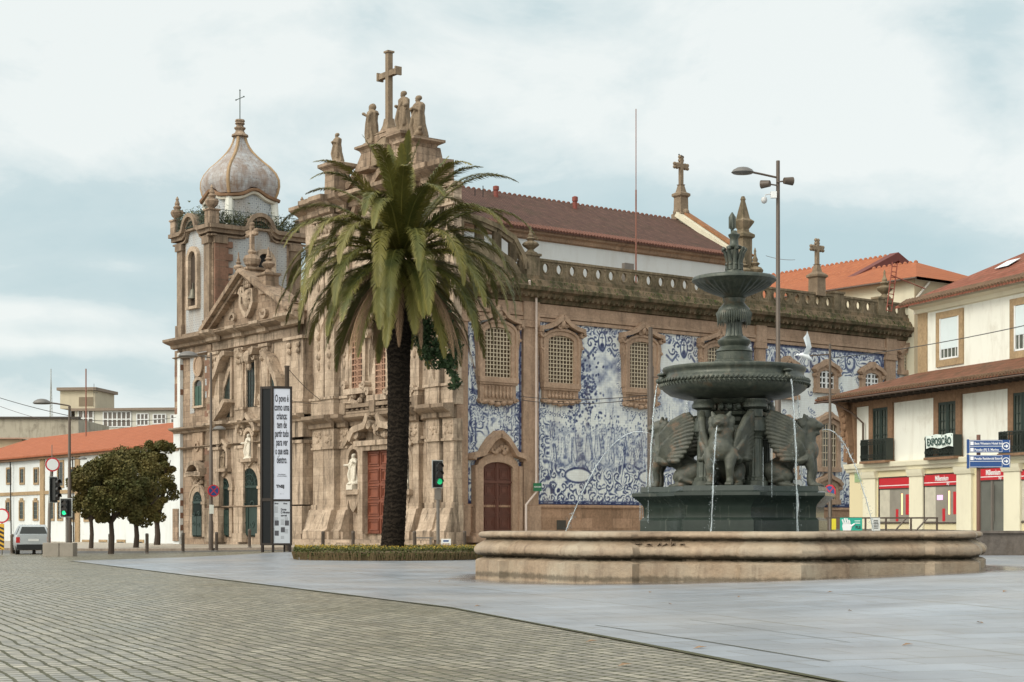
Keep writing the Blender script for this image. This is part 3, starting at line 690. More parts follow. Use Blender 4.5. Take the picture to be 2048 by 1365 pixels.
a, b = FS.u(1073)+.02, FS.u(1508)-.05; k = newink(a, b, ztb, ztt); W, H = k.w, k.h; pu = lambda px: FS.u(px)-a; pz = lambda px, py: FS.z(px,py)-ztb
k.a = np.clip(k.noise(2.5)*.22-.02, 0, 1)
X = np.arange(k.nx)*k.res; Y = (np.arange(k.ny)*k.res)[:,None]
for (mx, my, ww, hh, v) in ((pu(1225), pz(1225,722), 2.0, 2.1, .42), (pu(1180), pz(1180,760), 2.6, 1.0, .25), (pu(1350), pz(1350,790), 2.8, .9, .3), (pu(1450), pz(1450,780), 2.6, 1.1, .38)):      # hills
    nn = k.noise(.7, 3); m = np.clip((hh*np.exp(-((X-mx)/ww)**2*1.4)+(nn-.5)*.7-(my-Y)*-1-.25)/.3, 0, 1)*np.clip((Y-(my-2.6))/1.4, 0, 1); k.a = np.maximum(k.a, m*np.clip(v*(.3+1.7*(nn-.28)), .03, .6))
m = np.clip((4.9+.3*np.sin(X*1.3)-Y)/.6, 0, 1); k.a = np.maximum(k.a, m*(.14+.30*k.noise(.4, 3)+.24*k.swirl(.55, 4, 3)))          # crowd ground tone
for i in range(360): k.dab(k.r.uniform(.5,W-.3), k.r.uniform(3.9,5.5), .07, .09, k.r.uniform(.35,.75))
for i in range(150): k.figure(k.r.uniform(.6, W-.4), k.r.uniform(3.1, 4.2), k.r.uniform(.75, 1.15), .42)
for i in range(26): xx = k.r.uniform(.8, W-.5); k.stroke([(xx, 4.6), (xx+.06, 5.9+.5*k.r.rand())], .025, .6)
for i in range(34): k.figure(k.r.uniform(.6, W-.5), k.r.uniform(2.35, 2.9), k.r.uniform(1.35, 1.75), .5)
for px in (1126, 1144, 1172, 1186, 1214, 1335, 1352, 1392, 1422): k.figure(pu(px)+k.r.randn()*.12, 2.35+k.r.rand()*.5, 1.7+k.r.rand()*.7, .35)
tx = pu(1150)+.2
for i in range(420):                                                                                       # tree
    q = k.r.randn(2); xx, yy = tx+q[0]*.75, 7.1+q[1]*.95; k.dab(xx, yy, .14, .1, k.r.uniform(.5,.9), 'max', .5, k.r.rand()*3)
k.stroke([(tx-.3,4.9),(tx-.1,6),(tx,7.4)], .09, .6)
k.shade(0, W, 0, 2.25, .15, .3); k.a = np.where(Y < 2.35+.2*np.sin(X*2), np.maximum(k.a, .8*k.swirl(.8, 6)), k.a)
border(k, .72, .95, .35, .6)
for j in range(3):
    for i in range(int(W/.72)): k.scroll(.45+i*.72+k.r.randn()*.05, .45+j*.68, .34+.05*k.r.rand(), 1 if (i+j) % 2 else -1)
for cu in (pu(1150)+.2, pu(1300), pu(1440)): k.dab(cu, 1.75, 1.15, .52, .8, 'set', .12); k.dab(cu, 1.75, 1.0, .4, .12, 'set', .15)
for px in (1203, 1366): frame_ink(k, pu(px), H-1.15, 1.0, 1.35)
for px in (1117, 1278, 1432):                                                                              # leaf rim round each window
    for i in range(30):
        t = k.r.rand(); zz = pz(px,812)+t*(H-pz(px,812)-.3); sg = k.r.choice([-1,1]); k.scroll(pu(px)+sg*(1.45+.35*k.r.rand()), zz, .2+.08*k.r.rand(), sg, dark=.6)
    for i in range(9): k.scroll(pu(px)+(i-4)*.34, pz(px,822)-.1-.15*math.cos((i-4)*.6), .2, 1)
edging(k, .2); ink_panel('tile_panel', tc_, FS, a, ztb, k, label='widest tile mural, a crowd of robed figures under a pale sky')
a, b = FS.u(1527)+.02, FS.u(1768)-.05; zt3 = FS.z(1530,683); k = newink(a, b, ztb, zt3); W, H = k.w, k.h
k.a = np.clip(k.noise(1.6)*.3-.04, 0, 1); Y3 = (np.arange(k.ny)*k.res)[:,None]; k.a = np.where((Y3 < 2.6) | (Y3 > k.h-1.9), np.maximum(k.a, .8*k.swirl(.8, 6)), k.a); border(k, .7, .7, .9, .55)
for px in (1595, 1655, 1740):
    cu = FS.u(px)-a
    for i in range(40): sg = k.r.choice([-1,1]); k.scroll(cu+sg*(1.15+.3*k.r.rand()), .8+k.r.rand()*(H-1.4), .2+.1*k.r.rand(), sg, dark=.65)
for px in (1560, 1628, 1698, 1752): k.dab(FS.u(px)-a, H-1.0, .62, .75, .75, 'set', .3); k.dab(FS.u(px)-a, H-1.0, .42, .5, .25, 'set', .3); k.scroll(FS.u(px)-a-.1, H-.9, .45, 1)
for i in range(60): k.scroll(k.r.uniform(.3,W-.3), k.r.uniform(.3,1.5), .26, 1)
edging(k, .26); ink_panel('tile_panel', tc_, FS, a, ztb, k, label='right-hand tile panel beside the white bank building')
a, b = FS.u(1787)+.02, L1-.05; k = newink(a, b, ztb, zt3); k.a = k.noise(.8)*.4; border(k, .6, .6, .6, .5); edging(k, .2); ink_panel('tile_panel', tc_, FS, a, ztb, k, label='narrow tile strip at the far end of the side wall')
# windows of the side
def grille(F, u0, u1, z0, z1, w_, nx, nz, parent, m, t=.035, rise=.25):
    g = MB()
    for i in range(nx+1):
        u = u0+(u1-u0)*i/nx; e = z1-rise+rise*math.sqrt(max(0, 1-((u-(u0+u1)/2)/((u1-u0)/2))**2)); g.bf(F, u-t, u+t, z0, e, w_, w_+.05)
    for j in range(nz+1):
        zz = z0+(z1-rise*.3-z0)*j/nz; g.bf(F, u0, u1, zz-t, zz+t, w_+.012, w_+.062)
    return g.build('grille', m, parent)
def side_window(px, y0, y1, hw, apron, ptop, nx=8, nz=12):
    uc = FS.u(px); z0, z1 = FS.z(px,y1), FS.z(px,y0); za = FS.z(px,apron); zp = FS.z(px,ptop); F = FS
    fr = MB(); fw = .34
    fr.ribbon(F, [(uc-hw-fw/2, z0)]+[(p[0], p[1]) for p in arc(uc, z1-.35, hw+fw/2, 180, 0, 8, .5)]+[(uc+hw+fw/2, z0)], fw/2, .06, .34)
    fr.ribbon(F, [(uc-hw-fw, z0)]+[(p[0], p[1]) for p in arc(uc, z1-.3, hw+fw, 180, 0, 8, .62)]+[(uc+hw+fw, z0)], .07, .06, .42)
    fr.bf(F, uc-hw-fw-.1, uc+hw+fw+.1, z0-.3, z0, .06, .46)
    win = fr.build('window', S_TRIM2, tc_)
    p = MB(); p.prism(F, arched(uc-hw, uc+hw, z0, z1, 8, .4), .055, .075); p.build('pane', plain('dim_amber_glass', (.10,.06,.03), .3, var=.6, sc_=1.5), win)
    grille(F, uc-hw, uc+hw, z0+.02, z1, .16, nx, nz, win, LATT, .026, rise=.35)
    ped = MB()                       # scrolled pediment
    for sg in (-1, 1):
        path = [(uc+sg*(hw+fw+.3), z1+.1), (uc+sg*(hw+fw+.28), z1+.33), (uc+sg*(hw+.1), z1+.42), (uc+sg*(hw*.6), z1+.62), (uc+sg*hw*.42, zp-.3), (uc, zp)]
        ped.ribbon(F, path, [.09,.13,.12,.12,.13,.16], .06, .62)
        ped.ribbon(F, spiral(uc+sg*(hw+fw+.22), z1+.02, .26, 0, 1.1, sg, 10), .07, .06, .5)
        ped.ribbon(F, spiral(uc+sg*(hw+fw+.14), z1-.75, .2, 0, 1.0, sg, 8), .07, .06, .4)
        ped.ribbon(F, [(uc+sg*(hw+fw+.12), z1-.1), (uc+sg*(hw+fw+.2), z1-.5), (uc+sg*(hw+fw+.08), z1-1.3), (uc+sg*(hw+fw+.05), z0)], .09, .06, .36)
        ped.ribbon(F, spiral(uc+sg*.26, z1+.5, .17, 0, 1, sg, 8), .06, .06, .5)
    ped.prism(F, [(uc-.5,z1+.15),(uc+.5,z1+.15),(uc+.34,zp-.3),(uc,zp-.1),(uc-.34,zp-.3)], .06, .3); ped.ball(F.P(uc, (z1+zp)/2+.15, .4), (.24,.24,.3), 8); ped.ball(F.P(uc, zp-.12, .45), (.16,.16,.2), 8)
    ped.build('pediment', S_TRIM2, win)
    ap = MB(); ap.bf(F, uc-hw-fw, uc+hw+fw, za+.25, z0-.3, .06, .3); ap.bf(F, uc-hw-fw-.06, uc+hw+fw+.06, z0-.42, z0-.3, .07, .4)
    nb = 8
    for i in range(nb):
        u = uc-hw-.1+(2*hw+.2)*(i+.5)/nb; c = F.P(u, za+.4, .34); hh = z0-.5-za-.4
        ap.lathe(c, [(.05,0),(.1,hh*.15),(.11,hh*.35),(.05,hh*.6),(.05,hh*.75),(.09,hh)], 7)
    for i in range(5): ap.ball(F.P(uc+(i-2)*.44, za+.2-.12*(abs(i-2)==0)-.05*(abs(i-2)==1), .22), (.22,.22,.16), 8)
    for sg in (-1,1): ap.ribbon(F, spiral(uc+sg*(hw+fw-.05), za+.28, .2, 0, 1, sg, 8), .07, .06, .36)
    ap.build('apron', S_TRIM2, win)
    return win
side_window(990, 655, 756, .95, 812, 615)
side_window(1116, 672, 768, .98, 812, 636)
side_window(1277, 684, 778, .98, 818, 650)
side_window(1430, 694, 786, .98, 824, 664)
def tall_window(px, y0, y1, hw, zdrop=0, glass='grid'):
    uc = FS.u(px); z0, z1 = FS.z(px,y1), FS.z(px,y0); F = FS; fr = MB()
    fr.ribbon(F, [(uc-hw-.17, z0)]+arc(uc, z1-.3, hw+.17, 180, 0, 8, .45)+[(uc+hw+.17, z0)], .18, .06, .32); fr.bf(F, uc-hw-.42, uc+hw+.42, z0-.32, z0, .06, .38)
    for sg in (-1,1):
        fr.ribbon(F, [(uc+sg*(hw+.5), z1-.1),(uc+sg*(hw+.2), z1+.18),(uc+sg*.3, z1+.42),(uc, z1+.62)], .13, .06, .5); fr.ribbon(F, spiral(uc+sg*(hw+.36), z1-.35, .2, 0, 1, sg, 8), .07, .06, .4)
    fr.ball(F.P(uc, z1+.35, .3), (.26,.2,.26), 8)
    win = fr.build('window', S_TRIM2, tc_)
    p = MB(); p.prism(F, arched(uc-hw, uc+hw, z0, z1, 8, .4), .055, .075); p.build('pane', GLASS, win)
    if glass == 'grid': grille(F, uc-hw, uc+hw, z0, z1, .16, 6, max(5, int((z1-z0)/.45)), win, LATT, rise=.35)
    else:
        g = MB()
        for i in range(5): u = uc-hw+2*hw*i/4; g.bf(F, u-.05, u+.05, z0, z1-.12-(.25 if i in (0,4) else 0), .15, .2)
        g.bf(F, uc-.09, uc+.09, z0, z1, .15, .22)
        for j in range(4): g.bf(F, uc-hw, uc+hw, z0+(z1-z0)*j/3.4-.045, z0+(z1-z0)*j/3.4+.045, .16, .21)
        g.build('sash', WPAINT, win)
tall_window(1568, 735, 790, .75, glass='sash'); tall_window(1648, 741, 778, .75, glass='sash'); tall_window(1738, 746, 776, .72, glass='sash')
tall_window(1568, 852, 950, .78); tall_window(1652, 846, 935, .78); tall_window(1650, 968, 1000, .78); tall_window(1738, 850, 940, .7)
tall_window(1812, 706, 742, .6)
# side door
uc = FS.u(988.5); hw = 1.07; z0 = FS.z(988,1064); z1 = FS.z(988,922); fr = MB(); F = FS
fr.ribbon(F, [(uc-hw-.22, z0)]+arc(uc, z1-.4, hw+.22, 180, 0, 8, .55)+[(uc+hw+.22, z0)], .23, .06, .4)
fr.ribbon(F, [(uc-hw-.5, z0)]+[(uc-hw-.5, z1-.3)], .12, .06, .5); fr.ribbon(F, [(uc+hw+.5, z0)]+[(uc+hw+.5, z1-.3)], .12, .06, .5)
zp = FS.z(988,868); fr.prism(F, [(uc-hw-.3,z1+.2),(uc+hw+.3,z1+.2),(uc+.75,z1+1.0),(uc,zp-.1),(uc-.75,z1+1.0)], .06, .34)
for sg in (-1,1):
    fr.ribbon(F, [(uc+sg*(hw+.85), z1+.02),(uc+sg*(hw+.75), z1+.25),(uc+sg*(hw+.1), z1+.4),(uc+sg*(hw-.15), z1+.75),(uc+sg*.55, z1+1.2),(uc, zp)], [.12,.15,.14,.14,.15,.2], .06, .75)
    fr.ribbon(F, spiral(uc+sg*.4, z1+.65, .28, 0, 1.1, sg, 10), .08, .06, .52)
for i in range(7): fr.ball(F.P(uc+(i-3)*.2, z1+.62+.18*math.sin(i*2.1), .42), .16, 6)
fr.bf(F, uc-hw-.9, uc+hw+.9, z0-.25, z0-.02, .0, .9); fr.bf(F, uc-hw-1.2, uc+hw+1.2, z0-.6, z0-.24, .0, 1.3)
dr = fr.build('door_surround', S_TRIM2, tc_)
d = MB(); d.prism(F, arched(uc-hw, uc+hw, z0, z1, 10, .35), .1, .2)
for sg in (-1,1):
    cu = uc+sg*hw/2
    for j in range(4):
        hh = (z1-.35-z0)/4; zz = z0+.06+j*hh+(.25 if j == 3 else 0)*0
        for q, t in ((0, .05), (.13, .035), (.25, .03)): d.ribbon(F, [(cu-.43+q, zz+.06+q),(cu+.43-q, zz+.06+q),(cu+.43-q, zz+hh-.08-q),(cu-.43+q, zz+hh-.08-q)], t*.7, .2, .26-q*.1, True)
d.bf(F, uc-.05, uc+.05, z0, z1-.1, .2, .28); d.bf(F, uc-hw, uc+hw, z0+3*(z1-.35-z0)/4+.0, z0+3*(z1-.35-z0)/4+.09, .2, .3)
d.build('door', RED_D, dr)
# drainpipe and iron vent
m = MB(); u = FS.u(1063); m.tube([FS.P(FS.u(1038), FS.z(1038,565), 1.0), FS.P(FS.u(1040), FS.z(1040,575), .9), FS.P(u-.15, FS.z(1060,585), .5), FS.P(u, FS.z(1063,592), .45), FS.P(u, FS.z(1063,985), .45), FS.P(u-.8, FS.z(1042,1010), .5), FS.P(u-.8, 0.4, .5)], .075, 8)
m.build('drainpipe', plain('pale_pink_pipe', (.6,.5,.44), .5, var=.15), tc_, smooth=60)
m = MB(); m.bf(FS, FS.u(1110), FS.u(1128), FS.z(1119,1060), FS.z(1119,1041), .16, .19); v_ = m.build('vent_cover', plain('vent_iron', (.05,.045,.035), .7), tc_)
m = MB(); m.bf(FS, FS.u(1056), FS.u(1072), FS.z(1064,983), FS.z(1064,967), .5, .54); sg_ = m.build('street_name_plate', plain('green_enamel', (.02,.16,.07), .4, var=.15), tc_)
lettering('lettering', 'RUA DO CARMO', FS, FS.u(1064), FS.z(1064,976), .545, .12, TEXTW, sg_, .55)

# nave wall and tiled roof behind the balustrade
ue = FS.u(1362, -11); un0 = FS.u(925, -5); ze = FS.z(1440,512,-5); zr = FS.z(1345,438,-11); zn0 = zcor
m = MB(); m.bf(FS, 2.3, ue, zn0, ze-.35, -16.2, -5); m.build('nave_wall', WHITE, tc_)
m = MB(); m.mold(FS, 2.2, ue-.1, [(-5,ze-.62),(-4.8,ze-.55),(-4.75,ze-.35),(-4.55,ze-.25),(-4.5,ze-.05),(-5,ze-.02)]); m.build('eaves_cornice', stone('eave_stone', (.36,.25,.17), (.28,.19,.13), joint=False), tc_)
RT = roof_tiles('brown_roof_tiles', (.085,.047,.038), (.145,.08,.062), RX, RY, moss=.45)
m = MB(); m.add([FS.P(1.8,ze,-4.4),FS.P(ue-.45,ze,-4.4),FS.P(ue-.45,zr,-11),FS.P(1.8,zr,-11),FS.P(1.8,ze,-17.6),FS.P(ue-.45,ze,-17.6),FS.P(1.8,ze-.12,-4.4),FS.P(ue-.45,ze-.12,-4.4)], [(0,1,2,3),(3,2,5,4),(6,7,1,0)]); m.build('nave_roof', RT, tc_)
m = MB(); n = int((ue-.6)/.45)
for i in range(n): m.lathe(FS.P(1.9+i*.45*(ue-2.4)/(ue-.6), zr-.02, -11), [(.0,-.1),(.13,-.08),(.13,.06),(.05,.12)], 6)
m.build('ridge_tiles', plain('clay_ridge', (.15,.065,.045), .85, var=.4, sc_=2), tc_); m = MB()
for i in range(int(ue/.27)):
    c = FS.P(1.9+i*.27*(ue-2)/ue, ze+.0, -4.38); m.tube([c, c-N*.5+Z*.3], .09, 6)
m.build('eaves_tiles', plain('clay_ridge', (.15,.065,.045), .85, var=.4, sc_=2), tc_)
m = MB(); m.prism(FF, [(4.9,ze-.4),(17,ze-.4),(11,zr+.55)], -ue-.1, -ue+.35); 
m.prism(FF, [(4.3,ze-.45),(4.3,ze-.0),(11,zr+.62),(11,zr+.2)], -ue+.0, -ue+.62); gab = m.build('gable_parapet', plaster('parapet_cream', (.62,.58,.45), .8), tc_, recalc=True)
m = MB(); m.prism(FF, [(4.2,ze+.02),(11,zr+.64),(11,zr+.8),(4.0,ze+.15)], -ue-.35, -ue+.2); m.build('gable_coping', plain('lichen_tile_coping', (.24,.11,.05), .9, var=.6, sc_=2), tc_, recalc=True)
m = MB(); cu_, cw = ue, -11
zc0 = zr+.6; m.sq(FS, cu_, cw, [(.5,zc0-.6),(.5,zc0-.2),(.38,zc0-.1),(.36,zc0+1.0),(.48,zc0+1.12),(.48,zc0+1.28),(.28,zc0+1.4),(.18,zc0+1.85),(.22,zc0+1.95)])
m.ball(FS.P(cu_, zc0-.1, cw+.5), .26, 8); m.ball(FS.P(cu_-.45, zc0-.1, cw), .26, 8)
ztop = FS.z(1362,318,-11); Fx = Fr(FS.P(cu_,0,cw), (.80,.6), (.6,-.8)); stone_cross(m, Fx, 0, 0, zc0+1.9, ztop-zc0-1.9, .5, .13); m.build('gable_cross', S_STAT, tc_, recalc=True)
for px, y0, y1 in ((992, 398, 372), (1150, 425, 393)):
    m = MB(); u = FS.u(px, -10); zz = FS.z(px, y0, -10); h = FS.z(px, y1, -10)-zz; m.lathe(FS.P(u, zz-.6, -10), [(.17,0),(.15,.5+h*.75),(.2,.5+h*.78),(.2,.6+h*.95),(.08,.6+h)], 10); m.build('vent_pipe', plain('red_brown_flue', (.20,.05,.035), .7), tc_, smooth=40)
m = MB(); u = FS.u(1272, -4); m.tube([FS.P(u, zbal, -4), FS.P(u, FS.z(1271,380,-4), -4)], .055, 6); m.tube([FS.P(u, FS.z(1271,380,-4), -4), FS.P(u, FS.z(1271,218,-4), -4)], .03, 6)
m.build('lightning_rod', plain('rusty_rod', (.22,.09,.06), .6), tc_)
m = MB()
for px, y0, y1 in ((966,395,372), (1092,540,500), (1410,550,536), (950, 392, 380)): m.tube([FS.P(FS.u(px,-6), FS.z(px,y0,-6), -6), FS.P(FS.u(px,-6), FS.z(px,y1,-6), -6)], .03, 5)
m.build('rod', IRON, tc_)
m = MB(); m.bf(FS, FS.u(1250,-2), FS.u(1268,-2), zbal, FS.z(1259,527,-2), -2.3, -2); m.build('roof_box', POLE2, tc_)
# large obelisk and small pinnacles on the right half, stone cross
m = MB(); u0 = FS.u(1486,-.4); top = FS.z(1479,392,-.4); h = top-zrail
m.sq(FS, u0, -.4, [(.6,zbal),(.6,zrail+.2),(.42,zrail+.3),(.42,zrail+h*.52),(.55,zrail+h*.54),(.55,zrail+h*.57),(.3,zrail+h*.6),(.27,zrail+h*.63),(.5,zrail+h*.70),(.52,zrail+h*.72),(.32,zrail+h*.75),(.2,zrail+h*.86),(.1,zrail+h*.95),(.13,zrail+h*.965),(.07,zrail+h)])
m.build('obelisk', S_BAL, tc_, smooth=25)
for px, ty in ((1487,505),(1510,496),(1769,540)):
    m = MB(); u = FS.u(px,.1); zb_ = zrail+.2; m.sq(FS, u, .1, [(.4,zrail-.1),(.4,zrail+.22)]); pinnacle(m, FS.P(u, zb_, .1), FS.z(px,ty,.1)-zb_, .55); m.build('pinnacle', S_BAL, tc_, smooth=40)
m = MB(); u = FS.u(1634,.1); h = FS.z(1634,484,.1); m.sq(FS, u, .1, [(.42,zrail-.2),(.4,zrail+1.0),(.52,zrail+1.1),(.52,zrail+1.22),(.24,zrail+1.45),(.16,zrail+1.9),(.2,zrail+1.95)])
stone_cross(m, Fr(FS.P(u,0,.1), (.80,.6), (.6,-.8)), 0, 0, zrail+1.9, h-zrail-1.9, .46, .12); m.build('balustrade_cross', S_STAT, tc_, recalc=True)
# swept balustrade rising to the front
m = MB(); path = [(FS.u(1046), FS.z(1046,540)), (FS.u(1040), FS.z(1040,512)), (FS.u(1022), FS.z(1022,478)), (FS.u(990), FS.z(990,455)), (FS.u(955), FS.z(955,440)), (FS.u(915), FS.z(915,430))]
m.ribbon(FS, path, .14, -.02, .42)
poly = [(p[0], p[1]) for p in path]
for (p, q) in zip(path[:-1], path[1:]):
    m.prism(FS, [(p[0], p[1]), (q[0], q[1]), (q[0], q[1]-.35), (p[0]-.1, p[1]-.35)], .03, .3); m.prism(FS, [(p[0], p[1]-1.25), (q[0], q[1]-1.25), (q[0], max(zbal, q[1]-3.4)), (p[0], zbal)], .03, .3)
    dx, dz = q[0]-p[0], q[1]-p[1]; nn = max(1, int(math.hypot(dx, dz)/.8))
    for i in range(nn+1):
        c = (p[0]+dx*i/nn, p[1]+dz*i/nn-.8); m.bf(FS, c[0]-.26, c[0]+.26, c[1]-.55, c[1]+.5, .04, .29)
m.build('swept_balustrade', S_BAL, tc_, recalc=True)
# ---- carved front of the tiled church
F = FF; fu = lambda px, w=0: FF.uz(px, 500, w)[0]; fz = lambda px, py, w=0: FF.z(px, py, w)
zl0 = fz(640, 853, .9); zl1 = fz(640, 834, .9); zent0 = fz(633, 430, .9); zent1 = fz(633, 402, .9); zg = gz(-8, 100)
m = MB(); m.bf(F, 0, WD, zg-.3, zcor+.2, -2.2, .004); m.bf(F, 1.1, WD, zcor+.2, zent1, -.6, .003); m.build('front_wall', S_MAIN, tc_)
uC = fu(766)
# great gable
out_ = [(WD-.2, zent1), (fu(655), fz(655,385)), (fu(672), fz(672,380)), (fu(700), fz(700,372)), (fu(718), fz(718,345)), (fu(734), fz(734,305)), (fu(745), fz(745,292)), (fu(768), fz(768,268)), (fu(800), fz(800,262)), (fu(826), fz(826,292)), (fu(858), fz(858,300)), (fu(868), fz(868,350)), (fu(878), fz(878,385)), (fu(890), fz(890,420)), (1.1, zent1)]
m = MB(); m.prism(F, out_, -.6, -.05); m.ribbon(F, out_[1:-1], .22, -.7, .2)
for (a_, b_) in (((fu(705), fz(705,420)), 1), ((fu(860), fz(860,400)), -1)): m.ribbon(F, spiral(a_[0], a_[1], 1.1, 1, 1.2, b_, 14), .2, -.05, .3)
m.ribbon(F, arc(uC-.4, fz(766,390), 1.5, 0, 360, 16), .2, -.05, .25); m.build('gable', S_OLD, tc_, recalc=True)
# entablatures
cpro = lambda z0, z1, w0, d: [(w0, z0), (w0+d*.3, z0+(z1-z0)*.1), (w0+d*.35, z0+(z1-z0)*.4), (w0+d*.8, z0+(z1-z0)*.6), (w0+d, z0+(z1-z0)*.75), (w0+d, z1), (w0, z1+.05)]
m = MB(); m.mold(F, -.4, WD, cpro(zl0-.15, zl1, .0, .75))
cols_low = [(fu(631,.8), .62, 1.0), (fu(656,.8), .62, 1.15), (fu(682,.5), .5, .7), (fu(822,.5), .5, .7), (fu(862,.9), .6, 1.15), (fu(888,.9), .5, 1.0)]
for u, hw_, d_ in cols_low: m.mold(F, u-hw_-.12, u+hw_+.12, cpro(zl0-.2, zl1+.03, d_-.35, .75))
m.bf(F, 0, WD, zl0-1.2, zl0-1.02, .0, .22)
m.build('lower_cornice', S_DARK, tc_, recalc=True)
m = MB(); m.mold(F, .8, WD+.3, cpro(zent0, zent1, .0, 1.1))
for u, hw_, d_ in cols_low: m.mold(F, u-hw_-.12, u+hw_+.12, cpro(zent0-.2, zent1+.03, d_-.35, 1.0))
m.build('upper_cornice', S_OLD, tc_, recalc=True)
zp1 = fz(640, 1010, .9); zb0 = fz(640,1078,.9)
for u, hw_, d_ in cols_low:
    m = MB(); m.bf(F, u-hw_, u+hw_, zp1, zl0-1.3, .0, d_-.4)
    # flared foot
    pf = [(.0, zb0), (d_+.35, zb0), (d_+.35, zb0+.5), (d_+.2, zb0+.62), (d_+.1, zb0+1.0), (d_-.15, zp1-.35), (d_-.3, zp1-.3), (d_-.3, zp1), (.0, zp1)]
    m.mold(F, u-hw_-.12, u+hw_+.12, pf); m.bf(F, u-hw_-.35, u+hw_+.35, zb0-.3, zb0+.45, .0, d_+.2)
    m.bf(F, u-hw_-.1, u+hw_+.1, zl0-1.45, zl0-1.3, .0, d_-.28); m.bf(F, u-hw_-.04, u+hw_+.04, zl0-1.3, zl0-.2, .0, d_-.36)
    for q in range(14): m.ball(F.P(u+rng.uniform(-.38,.38), zl0-.35-.65*rng.random(), d_-.36), (.09,.09,.11), 6)
    # upper order
    m.bf(F, u-hw_*.9, u+hw_*.9, zl1+1.2, zent0-.3, .0, d_-.45); m.bf(F, u-hw_-.1, u+hw_+.1, zl1, zl1+1.2, .0, d_-.3); m.bf(F, u-hw_-.2, u+hw_+.2, zl1+1.05, zl1+1.2, .0, d_-.2)
    m.bf(F, u-hw_-.15, u+hw_+.15, zent0-1.5, zent0-1.35, .0, d_-.3); m.bf(F, u-hw_-.1, u+hw_+.1, zent0-.45, zent0-.2, .0, d_-.25)
    for q in range(9):
        zz = zl1+3.2+q*.62
        if zz < zent0-1.6: m.ball(F.P(u, zz, d_-.42), (.2,.2,.22) if q % 2 else (.12,.12,.28), 6)
    for q in range(18): m.ball(F.P(u+rng.uniform(-.42,.42), zent0-.5-.8*rng.random(), d_-.38), (.1,.1,.13), 6)
    m.build('pilaster', S_MAIN, tc_, recalc=True)
# parapet of the lower storey in the middle
m = MB(); ua, ub = fu(835,.6), fu(690,.6); zq = fz(720,808,.6)
m.bf(F, ua, ub, zq-.22, zq, .35, .75); m.bf(F, ua, ub, zl1+.02, zl1+.15, .35, .75)
for i in range(14):
    u = ua+(ub-ua)*(i+.5)/14; h = zq-.22-zl1-.15; m.lathe(F.P(u, zl1+.15, .55), [(.1,0),(.09,.08*h),(.17,.3*h),(.15,.45*h),(.07,.7*h),(.1,.9*h),(.1,h)], 8)
for u in (ua, uC, ub): m.bf(F, u-.3, u+.3, zl1, zq+.12, .3, .82)
m.build('front_balustrade', S_DARK, tc_)
# portal
zd0, zd1 = fz(752,1068), fz(752,902); hw = fu(740)-uC
m = MB(); m.bf(F, uC-hw-.55, uC-hw, zd0, zd1+.3, .0, .55); m.bf(F, uC+hw, uC+hw+.55, zd0, zd1+.3, .0, .55); m.bf(F, uC-hw-.8, uC+hw+.8, zd1+.3, zd1+.6, .0, .7); m.bf(F, uC-hw, uC+hw, zd1, zd1+.3, .0, .55)
for sg in (-1, 1):
    m.ribbon(F, [(uC+sg*(hw+1.2), zd1+.7), (uC+sg*(hw+.7), zd1+1.3), (uC+sg*.9, zd1+1.5), (uC+sg*.5, zd1+2.1)], .2, .0, .85); m.ribbon(F, spiral(uC+sg*(hw+.6), zd1+1.0, .5, 0, 1.2, sg, 12), .13, .0, .7)
    m.ribbon(F, spiral(uC+sg*.5, zd1+1.5, .4, 0, 1.2, sg, 12), .12, .0, .8)
for i in range(16): m.ball(F.P(uC+rng.uniform(-1.2,1.2), zd1+rng.uniform(.8,2.2), .3), rng.uniform(.16,.3), 6)
m.bf(F, 0, WD+.2, zg-.3, zb0-.02, .005, 1.6); m.bf(F, -.2, WD+.4, zg-.3, zb0-.2, .005, 2.1); m.bf(F, -.3, WD+.6, zg-.3, zb0-.4, .005, 2.6)
prt = m.build('portal', S_MAIN, tc_, recalc=True)
m = MB(); m.bf(F, uC-hw, uC+hw, zd0, zd1, .05, .15)
for sg in (-1, 1):
    for j in range(5):
        hh = (zd1-zd0)/5
        for q in (0, .14): m.ribbon(F, [(uC+sg*.12+sg*q, zd0+j*hh+.1+q), (uC+sg*(hw-.12-q), zd0+j*hh+.1+q), (uC+sg*(hw-.12-q), zd0+(j+1)*hh-.1-q), (uC+sg*.12+sg*q, zd0+(j+1)*hh-.1-q)], .04, .15, .22, True)
m.build('door', RED_D2, prt)
# niches with marble saints
for px, pose in ((713, A_OPEN), (814, A_BOOK)):
    u = fu(px, .1); y0 = fz(px, 980, .1); y1 = fz(px, 893, .1); m = MB()
    m.ribbon(F, [(u-.72, y0)]+arc(u, y1-.75, .72, 180, 0, 10)+[(u+.72, y0)], .14, .0, .34); m.bf(F, u-.95, u+.95, y0-.3, y0, .0, .6); m.prism(F, [(u-.7,y0-.3),(u+.7,y0-.3),(u+.35,y0-1.1),(u,y0-1.4),(u-.35,y0-1.1)], .0, .35)
    for sg in (-1,1): m.ribbon(F, [(u+sg*1.0,y1+.05),(u+sg*.6,y1+.35),(u+sg*.3,y1+.8),(u,y1+1.0)], .13, .0, .5)
    m.ball(F.P(u, y1+.4, .2), (.35,.3,.35), 8)
    nb = m.build('niche', S_MAIN, tc_, recalc=True)
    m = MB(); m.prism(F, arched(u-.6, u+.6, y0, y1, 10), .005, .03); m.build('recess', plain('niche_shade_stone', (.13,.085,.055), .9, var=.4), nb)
    m = MB(); m.sq(F, u, .3, [(.34,y0),(.34,y0+.3),(.26,y0+.4)]); m.build('statue_base', S_MARB, nb)
    statue(nb, F.P(u, y0+.4, .28), fz(px, 908, .1)-y0-.4, tuple(F.N.xy), pose, m=S_MARB, seed=int(px))
